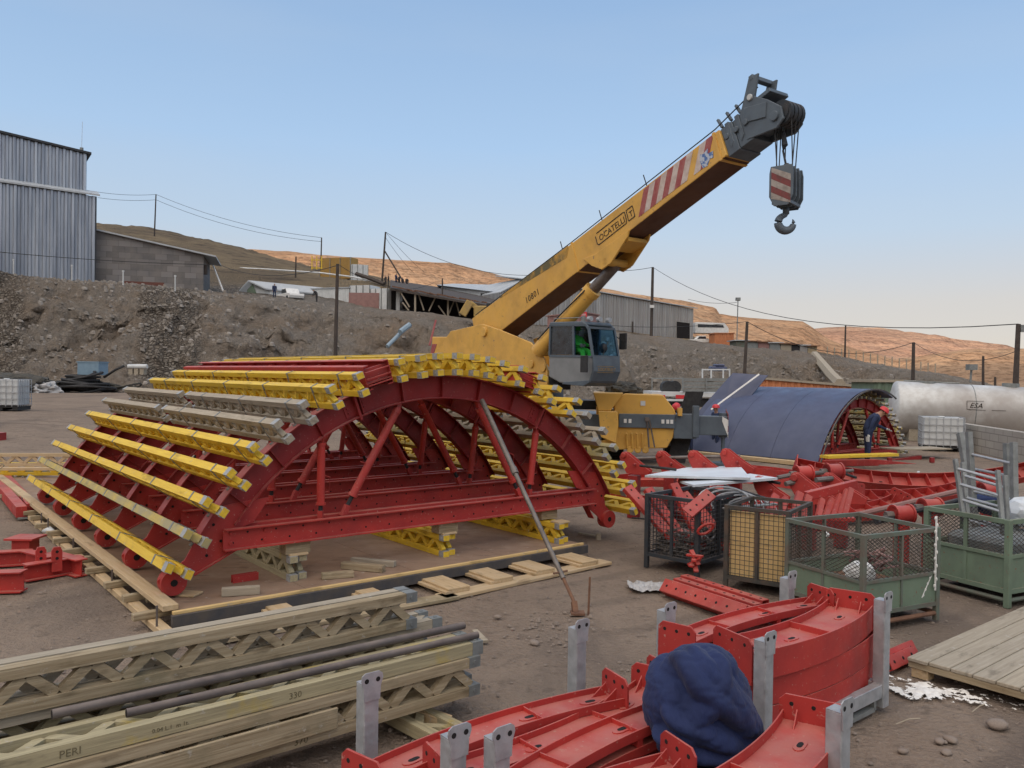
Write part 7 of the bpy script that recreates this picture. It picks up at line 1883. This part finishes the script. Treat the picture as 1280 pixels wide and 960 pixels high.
# ================================================================== channels bundle, scrap, deck at right
CG = 'red slotted channels bundled in front of the dark basket'
for k in range(4):
    a = G(828 + k * 9, 733 - k * 4, .10); b = G(930 + k * 9, 768 - k * 5, .10)
    chan(V((a.x, a.y, .12)) , V((b.x, b.y, .12)), .13 if k == 0 else .09, .10, 'red slotted channel on the ground, %s from the front' % ['first', 'second', 'third', 'fourth'][k], grp=CG, up=V((-.3, -.8, .5)) if k == 0 else Z)
    b2 = a.lerp(b, .5)
m = MB(); q = P(868, 722, 8.5); q.z = .22
for k in range(6): d = V((random.uniform(-1, 1), random.uniform(-1, 1), random.uniform(-.2, 1))).normalized() * .09; m.bar(q + V((0, 0, .02 * k)) - d, q + V((0, 0, .02 * k)) + d, .05, .02)
tag(m.obj('red_clamp', M['red']), 'tangled red clamp on the slotted channels', 'clamp')
bm = bmesh.new(); bmesh.ops.create_grid(bm, x_segments=24, y_segments=14, size=.5)
for v in bm.verts: v.co = V((v.co.x * .42, v.co.y * .30, .03 + .035 * noise.fractal(v.co * 7, 1, 2, 3)))
me = bpy.data.meshes.new('sheet'); bm.to_mesh(me); bm.free(); me.materials.append(M['tarp']); o = bpy.data.objects.new('plastic_sheet', me); COL.objects.link(o); o.location = V((*G(811, 738, 0).xy, .02)); sdm = o.modifiers.new('s', 'SOLIDIFY'); sdm.thickness = .004
tag(o, 'crumpled grey plastic scrap on the ground left of the slotted channels', 'plastic scrap')
# right wooden deck
pa = G(1134, 822, .14); pb = G(1310, 745, .14); pc = G(1320, 880, .14)
de = (pb - pa); de.z = 0; de.normalize(); dn_ = V((de.y, -de.x, 0))
wd = thing('wooden_platform', 'low weathered plank platform lying on the ground at the right edge', 'platform', flat(pa))
for k in range(11):
    o_ = pa + dn_ * (.075 + k * .150); o_.z = .135
    L_ = 3.0
    plank('plank', M['wood_grey'], o_ + de * random.uniform(-.01, .015), o_ + de * L_, .143, .026, wd)
for t in (.06, .9, 1.9, 2.8):
    o_ = pa + de * t; plank('bearer', M['wood_old'], V((o_.x, o_.y, .095)), V((o_.x, o_.y, .095)) + dn_ * 1.65, .09, .05, wd)
for t, s in ((.08, .08), (.08, .85), (.10, 1.5), (1.0, .1)):
    o_ = pa + de * t + dn_ * s; m = MB(); m.bar(V((o_.x, o_.y, .0)), V((o_.x, o_.y, .07)), .12, .10, up=de); m.obj('foot_block', M['wood_new'], wd)
# red piece by the powder
for k in range(2): a = G(1112, 826 + k * 9, .05); chan(V((a.x, a.y, .08)), V((a.x, a.y, .08)) + U * .42, .09, .07, 'short red channel lying by the white powder, the %s one' % ('rear' if k == 0 else 'front'), up=V((.3, -.8, .5)))
# white powder
bm = bmesh.new(); bmesh.ops.create_grid(bm, x_segments=190, y_segments=190, size=.5)
c = G(1170, 866, 0); 
dele = []
for v in bm.verts:
    x, y = v.co.x * 1.3, v.co.y * 1.1; r_ = math.hypot(x / .52, (y + .25 * x) / .20); n_ = noise.fractal(V((x * 5, y * 5, 1)), 1, 2, 5); n2 = noise.fractal(V((x * 22, y * 22, 4)), 1, 2, 3)
    n3 = noise.noise(V((x * 60, y * 60, 2))); h = (.92 - r_ + .75 * n_ + .45 * n2 + .35 * n3); v.co = V((x, y, .003 + min(.016, .014 * max(0, h)) + .004 * n2))
    if h < .22: dele.append(v)
bmesh.ops.delete(bm, geom=dele, context='VERTS'); me = bpy.data.meshes.new('powder'); bm.to_mesh(me); bm.free(); me.materials.append(M['lime']); me.polygons.foreach_set('use_smooth', [True] * len(me.polygons))
o = bpy.data.objects.new('white_powder', me); COL.objects.link(o); o.location = V((c.x, c.y, .002)); o.rotation_euler = (0, 0, -.1); tag(o, 'white powder spilled on the ground beside the plank platform', 'powder', kind='stuff')
# ================================================================== stones and litter
def stone_mesh(seed):
    bm = bmesh.new(); bmesh.ops.create_icosphere(bm, subdivisions=2, radius=1)
    for v in bm.verts: v.co *= 1 + .3 * noise.noise(v.co * 1.3 + V((seed, 2, 3)))
    me = bpy.data.meshes.new('stone'); bm.to_mesh(me); bm.free(); me.polygons.foreach_set('use_smooth', [True] * len(me.polygons)); me.materials.append(M['stone']); return me
M['stone'] = paint('dusty_stone', (.25, .205, .17), (.19, .155, .13), .95, scale=8)
for i, (px, py, s, lab) in enumerate(((1247, 908, .055, 'largest rounded stone in the dirt at the lower right'), (1174, 928, .03, 'small stone in the dirt, left of a pair at the lower right'), (1188, 926, .035, 'small stone in the dirt, right of a pair at the lower right'), (1128, 940, .025, 'small stone nearest the lower right rack'), (1183, 942, .03, 'flat stone below the pair of small stones'), (668, 805, .04, 'flat pale chip on the dirt left of the standing post'), (622, 772, .03, 'pale pebble on the dirt right of the front stack'))):
    g_ = G(px, py, 0); o = bpy.data.objects.new('stone', stone_mesh(i)); COL.objects.link(o); o.location = V((g_.x, g_.y, s * .25)); o.scale = (s * 1.3, s, s * .6); o.rotation_euler = (0, 0, i); tag(o, lab, 'stone')
def scatter(name, n, gen, size, mat, lab):
    m = MB()
    for k in range(n):
        x, y = gen(); s = size * (.4 + random.random() ** 3 * 2.2); a = random.uniform(0, PI); q = V((x, y, gz(x, y)))
        ax = V((math.cos(a), math.sin(a), 0)) * s; ay = V((-math.sin(a), math.cos(a), 0)) * s * random.uniform(.6, 1); h = s * random.uniform(.4, .8)
        b = [q + ax * i + ay * j for i, j in ((1, .2), (.3, 1), (-.8, .6), (-.9, -.5), (0, -1), (.8, -.6))]; t = [q + (p - q) * .55 + Z * h for p in b]
        m.add(b + t, [(i, (i + 1) % 6, 6 + (i + 1) % 6, 6 + i) for i in range(6)] + [tuple(range(6, 12))])
    o = m.obj(name, mat); tag(o, lab, None, kind='stuff'); return o
def g1_():
    d = 3.5 + random.random() ** 1.6 * 22; px = random.uniform(-50, 1330); q = P(px, 480, d); return q.x, q.y
scatter('gravel', 9000, g1_, .0075, M['stone'], 'loose gravel scattered over the yard')
def g2_():
    q = G(random.gauss(690, 28), random.gauss(785, 14), 0); return q.x, q.y
scatter('gravel', 160, g2_, .010, M['stone'], 'gravel around the foot of the steel prop')
# rubble on the bank face: boulders at the toe
def g3_():
    px = random.uniform(-30, 1200); d = random.uniform(58, 67); q = P(px, 480, d); return q.x, q.y
scatter('rubble', 900, g3_, .22, M['earth'], 'loose rubble along the foot of the bank')
from mathutils.bvhtree import BVHTree
bvh = BVHTree.FromPolygons([v.co.copy() for v in bank.data.vertices], [tuple(p.vertices) for p in bank.data.polygons])
M['stone_pale'] = paint('pale_rock', (.33, .30, .265), (.17, .15, .13), .95, scale=1.5)
m = MB(); rr_ = random.Random(3)
for k in range(12000):
    px = rr_.uniform(-40, 1230); d = rr_.uniform(64, 86); q = P(px, 470, d); h = bvh.ray_cast(V((q.x, q.y, 60)), V((0, 0, -1)))
    if h[0] is None: continue
    dens = .5 + noise.noise(V((q.x * .06, q.y * .06, 4))) * 1.4
    if rr_.random() > max(.08, dens): continue
    c = h[0]; s = .05 + rr_.random() ** 5 * .30; a = rr_.uniform(0, PI); ax = V((math.cos(a), math.sin(a), 0)) * s; ay = V((-math.sin(a), math.cos(a), .3)) * s * rr_.uniform(.6, 1); up_ = V((0, -.3, 1)) * s * rr_.uniform(.4, .9)
    b = [c - up_ * .4 + ax * i + ay * j for i, j in ((1, .2), (.3, 1), (-.8, .6), (-.9, -.5), (0, -1), (.8, -.6))]; t = [q_ + (c - q_) * .4 + up_ * 1.2 for q_ in b]
    m.add(b + t, [(i, (i + 1) % 6, 6 + (i + 1) % 6, 6 + i) for i in range(6)] + [tuple(range(6, 12))])
tag(m.obj('rubble', M['stone_pale']), 'pale stones lying all over the cut bank', None, kind='stuff')
LT = 'small litter on the yard'
for i, (px, py, lab) in enumerate(((735, 668, 'thin pale lath on the ground right of the arch'), (748, 672, 'short grey post stub on the ground right of the arch'), (1148, 590, 'white scrap of paper on the ground in front of the right trestle'), (600, 795, 'small pale chip near the middle of the yard'))):
    g_ = G(px, py, .02); m = MB(); a = R(-40 + i * 50); d = V((math.cos(a), math.sin(a), 0)) * (.15 if i != 1 else .03); m.bar(g_ - d, g_ + d, .05, .02 if i != 1 else .12); tag(m.obj('wood_chip', M['white_dull'] if i == 2 else M['wood_grey']), lab, 'scrap', LT)
for i, (x0, y0, x1, y1) in enumerate(((328, 928, 340, 950), (334, 926, 352, 920), (508, 826, 530, 838), (1120, 905, 1150, 898), (1215, 890, 1232, 880))):
    m = MB(); a = G(x0, y0, .01); b = G(x1, y1, .012); m.tube([a, a.lerp(b, .5) + V((.01, .01, .01)), b], .004, n=4)
    tag(m.obj('twig', M['wood_grey']), 'thin dry twig on the dirt, %s' % ['pointing down beside the front timber stack', 'lying across below the front timber stack', 'near the right end of the timber stacks', 'at the lower right by the rack foot', 'beside the white powder'][i], 'twig')
# white ribbon cloth at the left of the deck
m = MB(); a = G(54, 664, .05); b = G(80, 669, .05); m.tube([a, a.lerp(b, .3) + Z * .03, a.lerp(b, .6), b + Z * .02], [.02, .05, .03, .07], n=7); tag(m.obj('rag', M['white_dull'], smooth=True), 'pale twisted rag beside the left edge of the timber deck', 'rag')
m = MB(); a = G(22, 648, .03); b = G(50, 646, .03); m.bar(a, b, .05, .03); tag(m.obj('grey_lath', M['galv_dull']), 'grey lath at the end of the red beams on the left', 'lath')
rod(G(790, 647, .03), G(808, 649, .03), .012, 'thin dark bar on the ground left of the dark basket', 'black')
